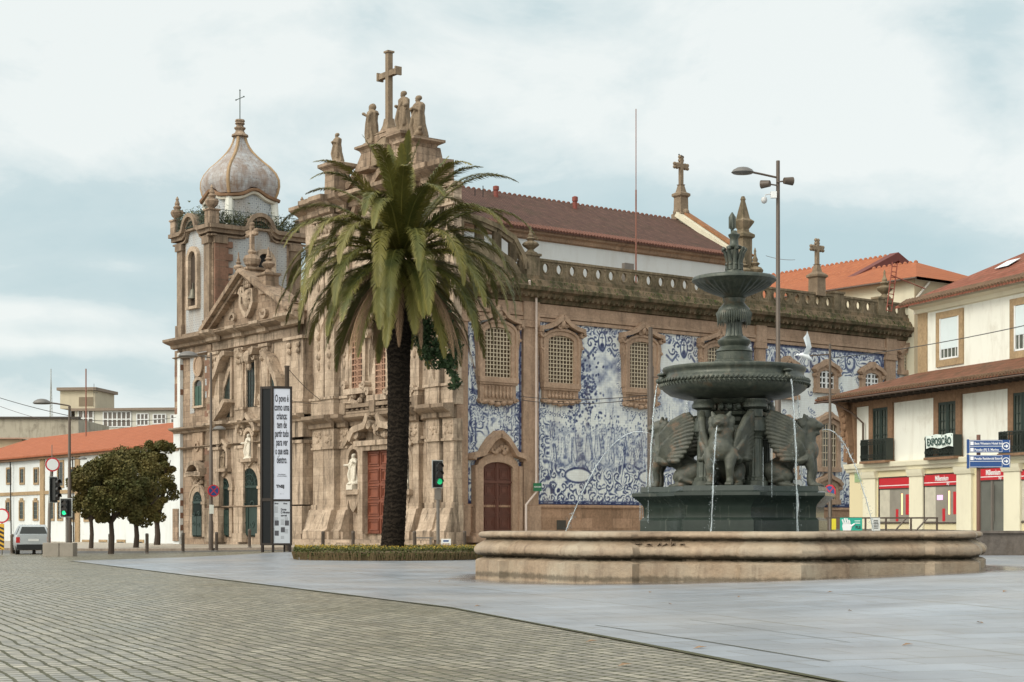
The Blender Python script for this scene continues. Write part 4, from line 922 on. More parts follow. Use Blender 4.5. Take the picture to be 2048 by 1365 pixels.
# lattice windows of the upper storey
for px, y0, y1, h_ in ((719, 650, 778, .62), (766, 650, 790, .6), (815, 655, 785, .62)):
    u = fu(px); a_, b_ = fz(px, y1), fz(px, y0); m = MB()
    m.ribbon(F, [(u-h_-.15, a_)]+arc(u, b_-.6, h_+.15, 180, 0, 10, .75)+[(u+h_+.15, a_)], .17, .01, .2)
    for sg in (-1,1):
        m.ribbon(F, [(u+sg*(h_+.9), b_-.3), (u+sg*(h_+.6), b_+.25), (u+sg*.4, b_+.6), (u, b_+1.2)], .17, .01, .65); m.ribbon(F, spiral(u+sg*(h_+.6), b_-.5, .42, 0, 1.1, sg, 10), .12, .01, .5)
        m.ribbon(F, spiral(u+sg*(h_+.5), a_+.2, .36, 0, 1.1, sg, 10), .11, .01, .5)
    m.bf(F, u-h_-.5, u+h_+.5, a_-.35, a_, .0, .5)
    for i in range(12): m.ball(F.P(u+rng.uniform(-h_,h_)*1.3, a_-.35-rng.random()*.7, .2), rng.uniform(.14,.26), 6)
    w_ = m.build('window', S_MAIN, tc_, recalc=True)
    m = MB(); m.prism(F, arched(u-h_, u+h_, a_, b_, 8), .02, .04); m.build('pane', plain('brown_dim_pane', (.13,.06,.035), .5), w_)
    m = MB(); nrow = int((b_-a_)/.36)
    for i in range(5): m.bf(F, u-h_+2*h_*i/4-.035, u-h_+2*h_*i/4+.035, a_, b_-(.45 if i in (0,4) else .05), .1, .16)
    for j in range(nrow): m.bf(F, u-h_, u+h_, a_+j*.36, a_+j*.36+.08, .11, .17); m.ribbon(F, arc(u, a_+j*.36+.2, .15, 0, 360, 8), .03, .1, .17)
    m.build('lattice', LATT_R, w_)
# pedestals, statues and the high cross
def pedestal(px, top, bot, r, w):
    u = fu(px, w); zt_, zb_ = fz(px, top, w), fz(px, bot, w); h = zt_-zb_; m = MB()
    m.sq(F, u, w, [(r*1.25,zb_),(r*1.25,zb_+h*.1),(r*.85,zb_+h*.16),(r*.8,zb_+h*.7),(r*.95,zb_+h*.8),(r*1.3,zb_+h*.88),(r*1.3,zb_+h*.96),(r*.9,zt_)]); return m.build('pedestal', S_OLD, tc_), u, zt_
for px, pt, pb, r_, w_, ht, pose, kw in ((675, 327, 402, .7, .4, 266, A_PRAY, {}), (745, 292, 345, .62, .0, 208, A_OPEN, dict(cowl=True)), (808, 266, 330, .6, .1, 182, A_BOOK, {}), (838, 280, 345, .85, .5, 191, A_PRAY, dict(lamb=True))):
    _, u, zt_ = pedestal(px, pt, pb, r_, w_); statue(tc_, F.P(u, zt_+.08, w_), fz(px, ht, w_)-zt_-.1, (-.9, -.5) if px != 745 else (-1, .1), pose, seed=px, **kw)
m = MB(); u = fu(778, -.5); zt_ = fz(778, 105, -.5); zb_ = fz(778, 268, -.5)
m.sq(F, u, -.5, [(.95,zb_-2),(.95,zb_-.9),(.75,zb_-.75),(.6,zb_-.2),(.75,zb_-.1),(.4,zb_+.15),(.28,zb_+.5),(.22,zb_+.9)]); stone_cross(m, F, u, -.5, zb_+.2, zt_-zb_-.2, 1.0, .165, False)
za = fz(778,132,-.5); m.build('summit_cross', S_STAT, tc_)

# ================================================================== narrow house squeezed between
nh = thing('narrow_house', 'house barely a metre wide with a small white window, wedged between the two churches', 'house', F.P(WD+.4, 0))
m = MB(); m.bf(F, WD, WD+.95, zg-.3, fz(625, 560), -8, -.35); m.build('wall', S_MAIN, nh)
ua = fu(626, -.3); m = MB(); m.bf(F, ua-.25, ua+.3, fz(625,806), fz(625,768), -.345, -.31)
w_ = m.build('window', WPAINT, nh); m = MB()
for i in range(3): zz = fz(625,804)+i*.38; m.bf(F, ua-.17, ua+.22, zz, zz+.3, -.308, -.3)
m.build('pane', GLASS, w_)
m = MB(); m.bf(F, WD+.05, WD+.85, gz(-9,108), fz(602,1020), -.345, -.25); m.build('door', GREEN_D, nh)

# ================================================================== left-hand church with its domed bell tower
u1c = WD+1.0
ch = thing('bell_tower_church', 'weathered stone church with a bulbous tiled dome on its bell tower, left of the palm', 'church', F.P(23.6, 0))
uT = fu(425); uE = fu(352); uc = fu(504)
zk0, zk1 = fz(504,668,.5), fz(504,648,.5); zm0, zm1 = fz(480,856,.4), fz(480,843,.4); zs = fz(504,1076); zp_ = fz(504,1015)
m = MB(); m.bf(F, u1c, uT, -.3, zk1, -26, .004); m.build('front_wall', S_MAIN, ch)
m = MB(); m.bf(F, uT, uE, -.3, zk1, -7.7, -.12); m.build('tower_base', S_OLD, ch)
pr = MB()
for (a_, b_, zz0, zz1, d_) in ((u1c-.1, uE+.3, zk0, zk1, .95), (u1c-.1, uE+.1, zm0, zm1, .6), (u1c-.05, uE+.05, zk0-.75, zk0-.6, .3), (u1c-.05, uE+.05, zm0-1.15, zm0-1.0, .32), (u1c, uT, zp_-.1, zp_+.1, .3)): pr.mold(F, a_, b_, cpro(zz0, zz1, .0, d_))
pr.build('cornice', S_DARK, ch, recalc=True)
pils = [fu(598,.4), fu(527,.3), fu(479,.3), fu(432,.35)]
def pil2(m, u, hw_, d_):
    m.bf(F, u-hw_, u+hw_, zp_+.1, zm0-1.2, .0, d_); m.bf(F, u-hw_-.15, u+hw_+.15, zs-.1, zp_, .0, d_+.15); m.bf(F, u-hw_-.22, u+hw_+.22, zs-.3, zs+.3, .0, d_+.25)
    m.bf(F, u-hw_-.1, u+hw_+.1, zm0-1.4, zm0-1.2, .0, d_+.1); m.bf(F, u-hw_, u+hw_, zm0-1.0, zm0, .0, d_); m.mold(F, u-hw_-.1, u+hw_+.1, cpro(zm0-.05, zm1+.04, d_-.05, .6))
    m.bf(F, u-hw_*.92, u+hw_*.92, zm1+.9, zk0-.8, .0, d_*.9); m.bf(F, u-hw_-.1, u+hw_+.1, zm1, zm1+.9, .0, d_+.05); m.bf(F, u-hw_-.15, u+hw_+.15, zm1+.8, zm1+.95, .0, d_+.12)
    m.bf(F, u-hw_-.1, u+hw_+.1, zk0-.95, zk0-.75, .0, d_+.1); m.mold(F, u-hw_-.1, u+hw_+.1, cpro(zk0-.05, zk1+.04, d_-.05, .9))
    for q in range(4): m.ball(F.P(u+(q%2-.5)*hw_, zk0-1.3-.4*(q//2), d_), .2, 6)
for u, hw_, d_ in ((pils[0], 1.15, .8), (pils[1], .5, .28), (pils[2], .5, .28), (pils[3], .7, .5)):
    m = MB(); pil2(m, u, hw_, d_); m.build('pilaster', S_MAIN, ch, recalc=True)
for u in (uE-.35, uT+.35):
    m = MB(); m.bf(F, u-.33, u+.33, zs-.2, zk0-.1, -.11, .12); m.bf(F, u-.42, u+.42, zs-.3, zp_, -.11, .25); m.bf(F, u-.4, u+.4, zm0-1.2, zm0-1.0, .0, .22); m.build('pilaster', S_OLD, ch)
# arched doorways
def arch_door(px, hw_, ya, yb, big=False):
    u = fu(px); z0_, z1_ = fz(px, yb), fz(px, ya); m = MB()
    m.ribbon(F, [(u-hw_-.18, z0_)]+arc(u, z1_-hw_, hw_+.18, 180, 0, 12)+[(u+hw_+.18, z0_)], .2, .01, .15)
    m.ribbon(F, [(u-hw_-.45, z1_-hw_)]+arc(u, z1_-hw_, hw_+.45, 180, 0, 12)+[(u+hw_+.45, z1_-hw_)], .08, .01, .2)
    for sg in (-1,1): m.bf(F, u+sg*(hw_+.2)-.3, u+sg*(hw_+.2)+.3, z1_-hw_-.2, z1_-hw_, .01, .2)
    d = m.build('doorway', S_MAIN, ch, recalc=True); g = MB(); g.prism(F, arched(u-hw_, u+hw_, z0_, z1_, 12), .02, .06)
    g.build('opening', DARK, d); g = MB(); n = int(hw_*2/.16)
    for i in range(n+1):
        uu = u-hw_+2*hw_*i/n; zt2 = z1_-hw_+math.sqrt(max(0, hw_**2-(uu-u)**2)); g.bf(F, uu-.022, uu+.022, z0_, zt2, .1, .14)
    zc_ = z1_-hw_-.05; g.bf(F, u-hw_, u+hw_, zc_-.08, zc_+.08, .09, .17)
    for r_ in (.35, .7): g.ribbon(F, arc(u, zc_, hw_*r_, 180, 0, 10), .03, .1, .15)
    for k in range(5): aa = math.radians(30+30*k); g.ribbon(F, [(u, zc_), (u+hw_*math.cos(aa), zc_+hw_*math.sin(aa))], .02, .1, .14)
    h2 = (z0_+z1_)/2*.9+z0_*.1
    for sg in (-1, 1): g.bf(F, u+sg*hw_*.5-hw_*.46, u+sg*hw_*.5+hw_*.46, z0_+.1, h2, .145, .19); g.ribbon(F, spiral(u+sg*hw_*.5, z0_+.9, hw_*.35, 0, 1.1, sg, 10), .04, .19, .22); g.ribbon(F, spiral(u+sg*hw_*.5, z0_+.9+hw_, hw_*.35, 0, 1.1, -sg, 10), .04, .19, .22)
    g.build('gate', GREEN_D, d, recalc=True)
arch_door(502, 1.25, 936, 1074); arch_door(453, .68, 956, 1074); arch_door(549, .68, 953, 1074); arch_door(398, .75, 983, 1074)
# saints in niches between the storeys
for px, ya, yb, hw_ in ((503, 862, 918, .5), (453, 898, 938, .42), (549, 895, 936, .42)):
    u = fu(px); z0_, z1_ = fz(px, yb), fz(px, ya); m = MB(); m.ribbon(F, [(u-hw_-.1, z0_)]+arc(u, z1_-hw_, hw_+.1, 180, 0, 10)+[(u+hw_+.1, z0_)], .13, .01, .3); m.bf(F, u-hw_-.4, u+hw_+.4, z0_-.22, z0_, .01, .55)
    m.prism(F, [(u-hw_-.2, z0_-.22), (u+hw_+.2, z0_-.22), (u, z0_-.6)], .01, .3)
    if px == 503:
        for sg in (-1,1): m.ribbon(F, [(u+sg*1.25, z1_-.1), (u+sg*1.1, z1_+.35), (u+sg*.6, z1_+.7), (u, z1_+1.1)], .16, .01, .55); m.ribbon(F, spiral(u+sg*.85, z1_-.15, .3, 0, 1, sg, 8), .08, .01, .4)
    else: m.ribbon(F, [(u-.75, z1_+.15), (u, z1_+.55), (u+.75, z1_+.15)], .12, .01, .4)
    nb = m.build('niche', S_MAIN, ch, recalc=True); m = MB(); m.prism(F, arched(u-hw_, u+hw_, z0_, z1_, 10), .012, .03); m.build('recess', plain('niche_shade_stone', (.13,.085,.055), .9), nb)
    statue(nb, F.P(u, z0_+.05, .2), (z1_-z0_)*.86, tuple(F.N.xy), A_PRAY if px != 503 else A_OPEN, m=S_MARB if px == 503 else S_STAT, seed=px, vox=.03)
# upper windows: tall central one, quadrant-headed at each side
u = fu(505); z0_, z1_ = fz(504, 814), fz(504, 711); hw_ = .66
def upper_win(poly, path, px):
    m = MB(); m.ribbon(F, path, .17, .01, .16); w_ = m.build('window', S_MAIN, ch, recalc=True)
    m = MB(); m.prism(F, poly, .015, .04); m.build('pane', plain('green_black_pane', (.018,.03,.026), .3, var=.4), w_)
    us = [q[0] for q in poly]; zs_ = [q[1] for q in poly]; m = MB()
    a_, b_, c_, d_ = min(us), max(us), min(zs_), max(zs_)
    return w_, a_, b_, c_, d_
pc = [(u-hw_, z0_), (u-hw_, z1_-.3), (u-hw_*.5, z1_-.05), (u, z1_+.05), (u+hw_*.5, z1_-.05), (u+hw_, z1_-.3), (u+hw_, z0_)]
w_, *_ = upper_win(pc, [(u-hw_-.12,z0_),(u-hw_-.12,z1_-.25),(u-hw_*.5,z1_+.12),(u,z1_+.22),(u+hw_*.5,z1_+.12),(u+hw_+.12,z1_-.25),(u+hw_+.12,z0_)], 504)
m = MB()
for i in range(4): m.bf(F, u-hw_+2*hw_*(i+.5)/4-.02, u-hw_+2*hw_*(i+.5)/4+.02, z0_, z1_-.15, .05, .08)
for j in range(11): m.bf(F, u-hw_, u+hw_, z0_+.15+j*.32, z0_+.19+j*.32, .05, .085)
m.build('glazing_bars', IRON, w_)
m = MB()                                               # shell crest above it
for sg in (-1,1): m.ribbon(F, [(u+sg*1.05, zk0-.9), (u+sg*.85, zk0-1.25), (u+sg*.45, zk0-1.35), (u+sg*.3, zk0-1.8)], .13, .01, .6); m.ribbon(F, spiral(u+sg*.8, z1_-.2, .25, 0, 1, sg, 8), .07, .01, .4); m.ribbon(F, [(u+sg*.85,z1_-.4),(u+sg*.95,z1_-2),(u+sg*.8,z0_)], .07, .01, .3)
m.ball(F.P(u, zk0-1.5, .3), (.4,.35,.5), 8); m.ball(F.P(u, zk0-2.1, .25), (.2,.2,.3), 8); m.build('shell_crest', S_MAIN, ch, recalc=True)
for px, sg in ((455, 1), (553, -1)):                   # sg=+1: slopes down to the left
    u = fu(px); b0, b1, top = fz(px, 835), fz(px, 800), fz(px, 742); hw_ = .62
    # slanting head: high next to the centre
    inn, outu = u-sg*hw_, u+sg*hw_
    poly = [(outu, b0), (outu, b0+(top-b0)*.35), (outu-sg*.35*hw_, b0+(top-b0)*.62), (u, b0+(top-b0)*.8), (inn+sg*.2, top), (inn, top), (inn, b0)]
    w_, *_ = upper_win(poly, poly[:5]+[(inn-sg*.05, top+.1)], px)
    m = MB(); m.ribbon(F, [(outu+sg*.75, b0+(top-b0)*.45), (outu+sg*.45, b0+(top-b0)*.8), (outu-sg*.1, top), (u, top+.75), (inn, top+1.15), (inn-sg*.25, top+1.1)], [.13,.17,.2,.2,.18,.15], .01, .75)
    m.ribbon(F, [(inn-sg*.16, b0), (inn-sg*.16, top+.9)], .13, .01, .16)
    m.build('hood_mould', S_MAIN, w_, recalc=True); m = MB()
    for j in range(6): m.bf(F, u-hw_*.9, u+hw_*.9, b0+.2+j*.33, b0+.24+j*.33, .045, .07) if j < 3 else m.bf(F, min(inn,u), max(inn,u), b0+.2+j*.33, b0+.24+j*.33, .045, .07)
    m.build('glazing_bars', IRON, w_)
    m = MB(); m.ribbon(F, [(u+sg*1.3, zm1+.1), (u+sg*.6, zm1+.35), (u-sg*.5, zm1+1.1), (u-sg*1.0, zm1+1.5)], [.2,.22,.2,.16], .01, .85); m.bf(F, u-.9, u+.9, zm1-.1, zm1+.12, .01, .9); m.build('broken_pediment', S_MAIN, ch, recalc=True)
# tower base: oval, window, relief, crest, tile strips
m = MB(); uo = fu(396); m.ribbon(F, [(uo+.6*math.cos(t*pi/10), fz(396,732)+.7*math.sin(t*pi/10)) for t in range(20)], .09, -.1, .06, True); m.prism(F, [(uo+.55*math.cos(t*pi/10), fz(396,732)+.65*math.sin(t*pi/10)) for t in range(20)], -.1, .0); m.build('oval_medallion', S_TRIM, ch, recalc=True); m = MB()
m.bf(F, uo-.8, uo+.8, fz(396,922), fz(396,866), -.1, .06); m.ribbon(F, arc(uo, fz(396,893), .3, 0, 360, 10), .09, .06, .16); m.build('relief_panel', S_TRIM, ch, recalc=True); m = MB()
m.ribbon(F, [(uo+1.25, fz(396,950))]+arc(uo, fz(396,958), 1.15, 160, 20, 10)+[(uo-1.25, fz(396,950))], .14, -.1, .5)
for i in range(18): m.ball(F.P(uo+rng.uniform(-.6,.6), fz(396,965)+rng.uniform(-.6,.6), .0), rng.uniform(.14,.26), 6)
m.build('carved_relief', S_MAIN, ch, recalc=True)
m = MB(); uw = fu(397); z0_, z1_ = fz(397,812), fz(397,760); m.ribbon(F, [(uw-.72, z0_)]+arc(uw, z1_-.35, .72, 180, 0, 10, .45)+[(uw+.72, z0_)], .11, -.1, .06); m.bf(F, uw-.9, uw+.9, z0_-.15, z0_, -.1, .1)
pass
w_ = m.build('window', S_MAIN, ch, recalc=True); m = MB(); m.prism(F, arched(uw-.62, uw+.62, z0_, z1_, 8, .35), -.1, -.06); m.build('pane', GLASS, w_)
m = MB()
for sg in (-1,1): m.bf(F, uw+sg*.31-.27, uw+sg*.31+.27, z0_, z1_-.45, -.05, -.02)
m.build('shutter', plain('green_shutter', (.03,.075,.055), .6), w_)
def m_azt(T, b):
    a, z_, v = wallv(T)
    fr_ = lambda q: T.math('FRACT', T.math('DIVIDE', q, .34))
    du = T.math('ABSOLUTE', T.math('SUBTRACT', fr_(a), .5)); dv = T.math('ABSOLUTE', T.math('SUBTRACT', fr_(z_), .5))
    dia = T.ramp(T.math('ADD', du, dv), (.15, 1.), (.22, 0.)); cro = T.ramp(T.math('MAXIMUM', du, dv), (.44, 0.), (.47, 1.))
    k_ = T.math('MAXIMUM', dia, T.math('MULTIPLY', cro, .6)); worn = T.ramp(T.noise(v, .6, 5, .6), (.35, .35), (.65, 1.))
    c = T.mix(T.math('MULTIPLY', k_, worn), (.40,.42,.42), (.06,.075,.15)); c = T.mix(T.ramp(T.noise(T.scale(v,(1,1,.3)), .9, 5), (.45, 0.), (.7, .7)), c, (.29,.22,.155))
    T.put(b.inputs['Base Color'], c); b.inputs['Roughness'].default_value = .5
TILE = mat('diamond_tile_cladding', m_azt)
def m_dome(T, b):
    v = objv(T); a, z_, _ = wallv(T, v)
    n = T.noise(v, 1.3, 6, .7); c = T.mix(T.ramp(n, (.35, 0.), (.65, 1.)), (.42,.44,.45), (.30,.26,.24))
    g = T.math('MAXIMUM', T.ramp(T.math('FRACT', T.math('DIVIDE', z_, .3)), (.86, 0.), (.92, 1.)), T.ramp(T.math('FRACT', T.math('DIVIDE', a, .3)), (.86, 0.), (.92, 1.)))
    c = T.mix(T.math('MULTIPLY', g, .45), c, (.14,.12,.14)); c = T.mix(T.ramp(T.noise(v, 3.2, 5, .75), (.57, 0.), (.63, .75)), c, (.09,.05,.03))
    c = T.mix(T.ramp(T.noise(T.scale(v,(1,1,.35)), 1.6, 6, .7), (.42, 0.), (.66, .85)), c, (.20,.13,.085))
    T.put(b.inputs['Base Color'], c); b.inputs['Roughness'].default_value = .45; bump(T, b, n, .4, .03)
DOME = mat('worn_dome_tiles', m_dome)
m = MB(); m.bf(F, uw-1.4, uw-.85, zm1+2.0, zk0-.8, -.115, -.09); m.bf(F, uw+.85, uw+1.5, zm1+1.0, zk0-.8, -.115, -.09); m.bf(F, uw-1.15, uw+1.15, fz(396,716)+.4, zk0-.8, -.118, -.095); m.build('tile_cladding', TILE, ch)
m = MB(); m.bf(F, fu(363.5), fu(358), zs, fz(352,708), -.1, .14); m.bf(F, fu(362), fu(350.5), -.1, fz(352,830), -.3, .147); m.build('white_side_strip', WHITE, ch)
m = MB(); r = random.Random(6); zz = zs; i = 0
while zz < zk0-1.2:
    for (u_, sg) in ((uE-.02, -1), (uT+.02, 1)):
        L_ = .95 if i % 2 else .62
        if r.random() < .8 and not (zm0-1.3 < zz < zm1+.3): m.bf(F, min(u_, u_+sg*L_), max(u_, u_+sg*L_), zz+.02, zz+.43, -.115, .135 if sg*0 else .127)
    zz += .45; i += 1
m.build('quoins', stone('dark_red_quoin', (.26,.145,.10), (.17,.10,.07), joint=False, stain=.6), ch)
# belfry: a frame of its own, two faces seen
ub0, ub1 = fu(425), fu(357); zt0 = zk1; zt1 = fz(425, 452); zt2 = fz(425, 436); W_ = ub1-ub0; DP = FS.u(615) if False else 7.6
Ff = Fr(F.P(ub0, 0), F.U, F.N); Fs = Fr(F.P(ub0, 0), U, N); LL = 7.2
m = MB(); m.bf(Ff, 0, W_, zt0, zt1, -LL, 0.0); m.build('belfry_wall', S_OLD, ch)
m = MB()
for Fq, wd in ((Ff, W_), (Fs, LL)):
    m.bf(Fq, 1.25, wd-1.25, zt0+.3, zt1-.7, .012, .03); m.prism(Fq, arched(wd/2-1.0, wd/2+1.0, zt1-1.2, zt1+.35, 8), .01, .032)
m.build('tile_cladding', TILE, ch)
m = MB(); zz = zt0+1.1; i = 0
while zz < zt1-1.4:
    L_ = (1.5 if i % 2 else 1.15)
    m.bf(Fs, .1, L_, zz, zz+(.42 if i % 3 else .462), .02, .215)
    zz += .46; i += 1
m.build('quoins', stone('dark_red_quoin', (.26,.145,.10), (.17,.10,.07), joint=False, stain=.6), ch)
m = MB()
for Fq, wd in ((Ff, W_), (Fs, LL)):
    for u_ in (.55, wd-.55): m.bf(Fq, u_-.42, u_+.42, zt0, zt1-.75, .02, .2); m.bf(Fq, u_-.5, u_+.5, zt0, zt0+1.0, .02, .3); m.bf(Fq, u_-.52, u_+.52, zt1-1.2, zt1-.75, .02, .32)
    # cornice that arches over the middle
    e = 1.05; base = [(-.45, zt1-.05), (wd/2-e-.35, zt1-.05), (wd/2-e-.05, zt1+.1)]+arc(wd/2, zt1-.05, e, 160, 20, 8, 1.15)+[(wd/2+e+.05, zt1+.1), (wd/2+e+.35, zt1-.05), (wd+.45, zt1-.05)]
    m.ribbon(Fq, base, .14, -.2, .62); m.ribbon(Fq, [(p[0], p[1]-.28) for p in base], .14, -.2, .38); m.ribbon(Fq, [(p[0], p[1]-.62) for p in base], .06, -.1, .25)
    m.prism(Fq, arched(wd/2-e, wd/2+e, zt1-.6, zt1+.95, 10), -.15, .008)
    m.bf(Fq, 0, wd, zt0, zt0+.3, .02, .25)
m.bf(Ff, .1, W_-.1, zt1-.3, zt1+.18, -LL+.1, -.15); m.bf(Ff, -.35, W_+.35, zt1+.02, zt1+.16, -LL-.35, .35)
m.build('belfry_cornice', S_DARK, ch, recalc=True)
for Fq, wd, kind in ((Ff, W_, 0), (Fs, LL, 1)):
    uu = wd/2 + (0 if kind == 0 else .45); a0 = Fq.z(397,613) if kind == 0 else fz(520,548)-1; hw_ = .62 if kind == 0 else .6
    z0_ = fz(397, 612); z1_ = fz(397, 500); z0_, z1_ = (z0_, z1_) if kind == 0 else (z0_+1.2, z1_-.15)
    m = MB(); m.ribbon(Fq, [(uu-hw_-.12, z0_)]+arc(uu, z1_-hw_, hw_+.12, 180, 0, 10)+[(uu+hw_+.12, z0_)], .17, .03, .3); m.bf(Fq, uu-hw_-.3, uu+hw_+.3, z0_-.2, z0_, .03, .35)
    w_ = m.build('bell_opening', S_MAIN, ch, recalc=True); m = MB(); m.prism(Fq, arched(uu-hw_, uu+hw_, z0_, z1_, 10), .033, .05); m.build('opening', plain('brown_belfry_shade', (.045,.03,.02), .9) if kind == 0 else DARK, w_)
    m = MB(); m.lathe(Fq.P(uu+(.1 if kind == 0 else .3), z0_+.55, .12), [(.4,0),(.36,.06),(.25,.3),(.2,.6),(.12,.72),(.02,.76)], 14); m.tube([Fq.P(uu+(.1 if kind == 0 else .3), z0_+1.3, .12), Fq.P(uu+(.1 if kind == 0 else .3), z0_+1.7, .12)], .05, 6)
    if kind == 0: m.build('bell', plain('bronze_bell', (.14,.13,.10), .5, .6), ch, smooth=40)
# iron railing on the ledge and corner urns
m = MB(); zr0, zr1 = zt1+.18, zt1+1.15
pts = [Ff.P(-.38, 0, .38), Ff.P(W_+.38, 0, .38), Ff.P(W_+.38, 0, -LL-.38), Ff.P(-.38, 0, -LL-.38), Ff.P(-.38, 0, .38)]
for a_, b_ in zip(pts[:-1], pts[1:]):
    L = (b_-a_).length; n = int(L/.2)
    for hh in (zr0+.08, zr1): m.tube([a_+Z*hh, b_+Z*hh], .022, 5)
    for i in range(n+1): p = a_+(b_-a_)*i/n; m.tube([p+Z*zr0, p+Z*zr1], .014, 4)
    for i in range(0, n, 3): p = a_+(b_-a_)*(i+.5)/n; q = (b_-a_).normalized(); m.tube([p+Z*(zr0+.5)+q*.14*math.cos(t)+Z*.14*math.sin(t) for t in [k*pi/4 for k in range(9)]], .012, 4)
m.build('ledge_railing', plain('green_iron', (.05,.075,.065), .6), ch)
for (u_, w_) in ((-.1, .1), (W_+.0, .1), (-.1, -LL), (W_, -LL)):
    m = MB(); m.sq(Ff, u_, w_, [(.38,zt1+.1),(.38,zt1+1.0),(.46,zt1+1.05),(.46,zt1+1.15)]); c = Ff.P(u_, zt1+1.15, w_); m.lathe(c, [(.2,0),(.2,.08),(.42,.3),(.5,.55),(.42,.72),(.2,.78),(.26,.85),(.3,.95),(.16,1.1),(.2,1.2),(.1,1.45),(.13,1.55),(.02,1.75)], 10); m.build('urn', S_OLD, ch, smooth=40)
# dome: square bell with arched eaves and four ribs
cx_ = Ff.P(W_/2, 0, -LL/2); zd = zt1+.1; hd = fz(487, 258, -LL/2+1)-zd
ang = math.atan2(F.U.y, F.U.x); lx, ly = W_/2-.25, LL/2-.55
lx = ly = (lx+ly)/2*.86
def sqr(a, p=4.0): return (abs(math.cos(a))**p+abs(math.sin(a))**p)**(-1/p)
def dome_lathe(prof, bulge=0.0, seg=64, pw=4.0):
    m = MB(); vs = []; fs = []
    for r_, z_ in prof:
        for k in range(seg):
            a = 2*pi*k/seg; q = r_*sqr(a, pw); c_, s_ = q*math.cos(a), q*math.sin(a)
            lift = bulge*math.exp(-((((a % (pi/2))-(0 if (a % (pi/2)) < pi/4 else pi/2))/.34)**2)) if bulge else 0
            vs.append(Vector((cx_.x+c_*math.cos(ang)-s_*math.sin(ang), cx_.y+c_*math.sin(ang)+s_*math.cos(ang), z_+lift)))
    n = len(prof)
    for i in range(n-1):
        for k in range(seg): fs.append((i*seg+k,i*seg+(k+1)%seg,(i+1)*seg+(k+1)%seg,(i+1)*seg+k))
    m.add(vs, fs+[tuple(range((n-1)*seg, n*seg))]); return m
S = ly; zb_ = zd+hd*.335
dome_lathe([(S*.93,zd),(S*.86,zb_+.5)], 0).build('drum', TILE, ch, smooth=30)
for k in range(4):
    a = ang+pi/4+k*pi/2; c = cx_+Vector((math.cos(a), math.sin(a), 0))*S*1.10; ms_ = MB()
    ms_.tube([c+Z*zd+(c-cx_)*.04, c+Z*zb_-(c-cx_)*.02], .3, 8); ms_.build('drum_corner', WHITE2, ch)
dome_lathe([(S*.88,zb_-.32),(S*.98,zb_-.28),(S*.99,zb_-.12),(S*.9,zb_-.1)], .55).build('drum_band', plaster('cream_dome_band', (.66,.62,.52), .6), ch, smooth=40)
dome_lathe([(S*.88,zb_-.12),(S*1.06,zb_-.08),(S*1.08,zb_+.08),(S*.95,zb_+.14)], .55).build('dome_eave', plain('rusty_stone_eave', (.24,.14,.08), .9, var=.5, sc_=2), ch, smooth=40)
h2 = zd+hd-zb_
dp = [(.94,.02),(1.0,.1),(1.04,.2),(1.03,.3),(.95,.4),(.80,.5),(.62,.585),(.46,.67),(.33,.75),(.235,.83),(.17,.91),(.13,1.0)]
def dz(t): return zb_+.12+(h2-.12)*t
m = dome_lathe([(S*r_, dz(t)) for r_, t in dp], 0)
# follow the wavy eave at the bottom rows
for i, lift in ((0, .55), (1, .4), (2, .2)):
    for k in range(64):
        a = 2*pi*k/64; d_ = (a % (pi/2)); d_ = min(d_, pi/2-d_); m.v[i*64+k].z += lift*math.exp(-(d_/.34)**2)
m.build('dome', DOME, ch, smooth=50)
for k in range(4):
    m = MB(); a = pi/4+k*pi/2; m.tube([(cx_.x+S*r_*sqr(a)*1.0*math.cos(a+ang), cx_.y+S*r_*sqr(a)*math.sin(a+ang), dz(t)) for r_, t in dp], .13, 6)
    m.build('dome_rib', plain('ochre_dome_rib', (.34,.23,.13), .8, var=.4, sc_=2), ch, smooth=50)
m = MB(); c = Vector((cx_.x, cx_.y, dz(1.0)-.05)); hh = fz(486,222,-LL/2+1)-c.z
m.lathe(c, [(.4,0),(.62,hh*.05),(.60,hh*.14),(.4,hh*.22),(.3,hh*.38),(.42,hh*.48),(.42,hh*.53),(.28,hh*.58),(.26,hh*.68),(.37,hh*.74),(.3,hh*.82),(.37,hh*.88),(.33,hh*.96),(.12,hh)], 14); m.build('dome_finial', S_OLD, ch, smooth=40)
m = MB(); zc_ = c.z+hh; ht = fz(486,163,-LL/2+1)-zc_; m.tube([c+Z*hh, c+Z*(hh+ht)], .035, 6); q = c+Z*(hh+ht*.72); m.tube([q-F.U*.6, q+F.U*.6], .03, 5)
for e_ in (q-F.U*.6, q+F.U*.6, c+Z*(hh+ht)): m.ball(e_, .06, 6)
m.build('weather_cross', plain('green_iron', (.05,.075,.065), .6), ch)
# pediment over the front
ul, ur = fu(409,.5), fu(600,.5); zpa = fz(492,545,.4); m = MB(); zf = zk1
m.prism(F, [(ur,zf),(ul,zf),(uc+.2,zpa)], -.6, .1)
for sg, e_ in ((1, ul), (-1, ur)):
    m.ribbon(F, [(e_, zf+.12), (uc+.2+sg*.0, zpa+.1)], .15, -.65, .95); m.ribbon(F, [(e_, zf-.22), (uc+.2, zpa-.25)], .1, -.65, .6)
m.mold(F, ur, ul, cpro(zf-.2, zf+.02, .0, 1.0)); m.build('pediment', S_OLD, ch, recalc=True)
m = MB(); zc_ = (zf+zpa)/2+.1
for sg in (-1,1):
    m.ribbon(F, spiral(uc+sg*.5, zc_+.3, .55, 0, 1.1, sg, 12), .13, .1, .5); m.ribbon(F, [(uc+sg*.75,zc_+.5),(uc+sg*.85,zc_-.4),(uc+sg*.5,zc_-.9),(uc,zc_-1.3)], .15, .1, .5)
    m.ribbon(F, spiral(uc+sg*2.2, zf+.7, .55, 0, 1.0, sg, 12), .1, .1, .35)
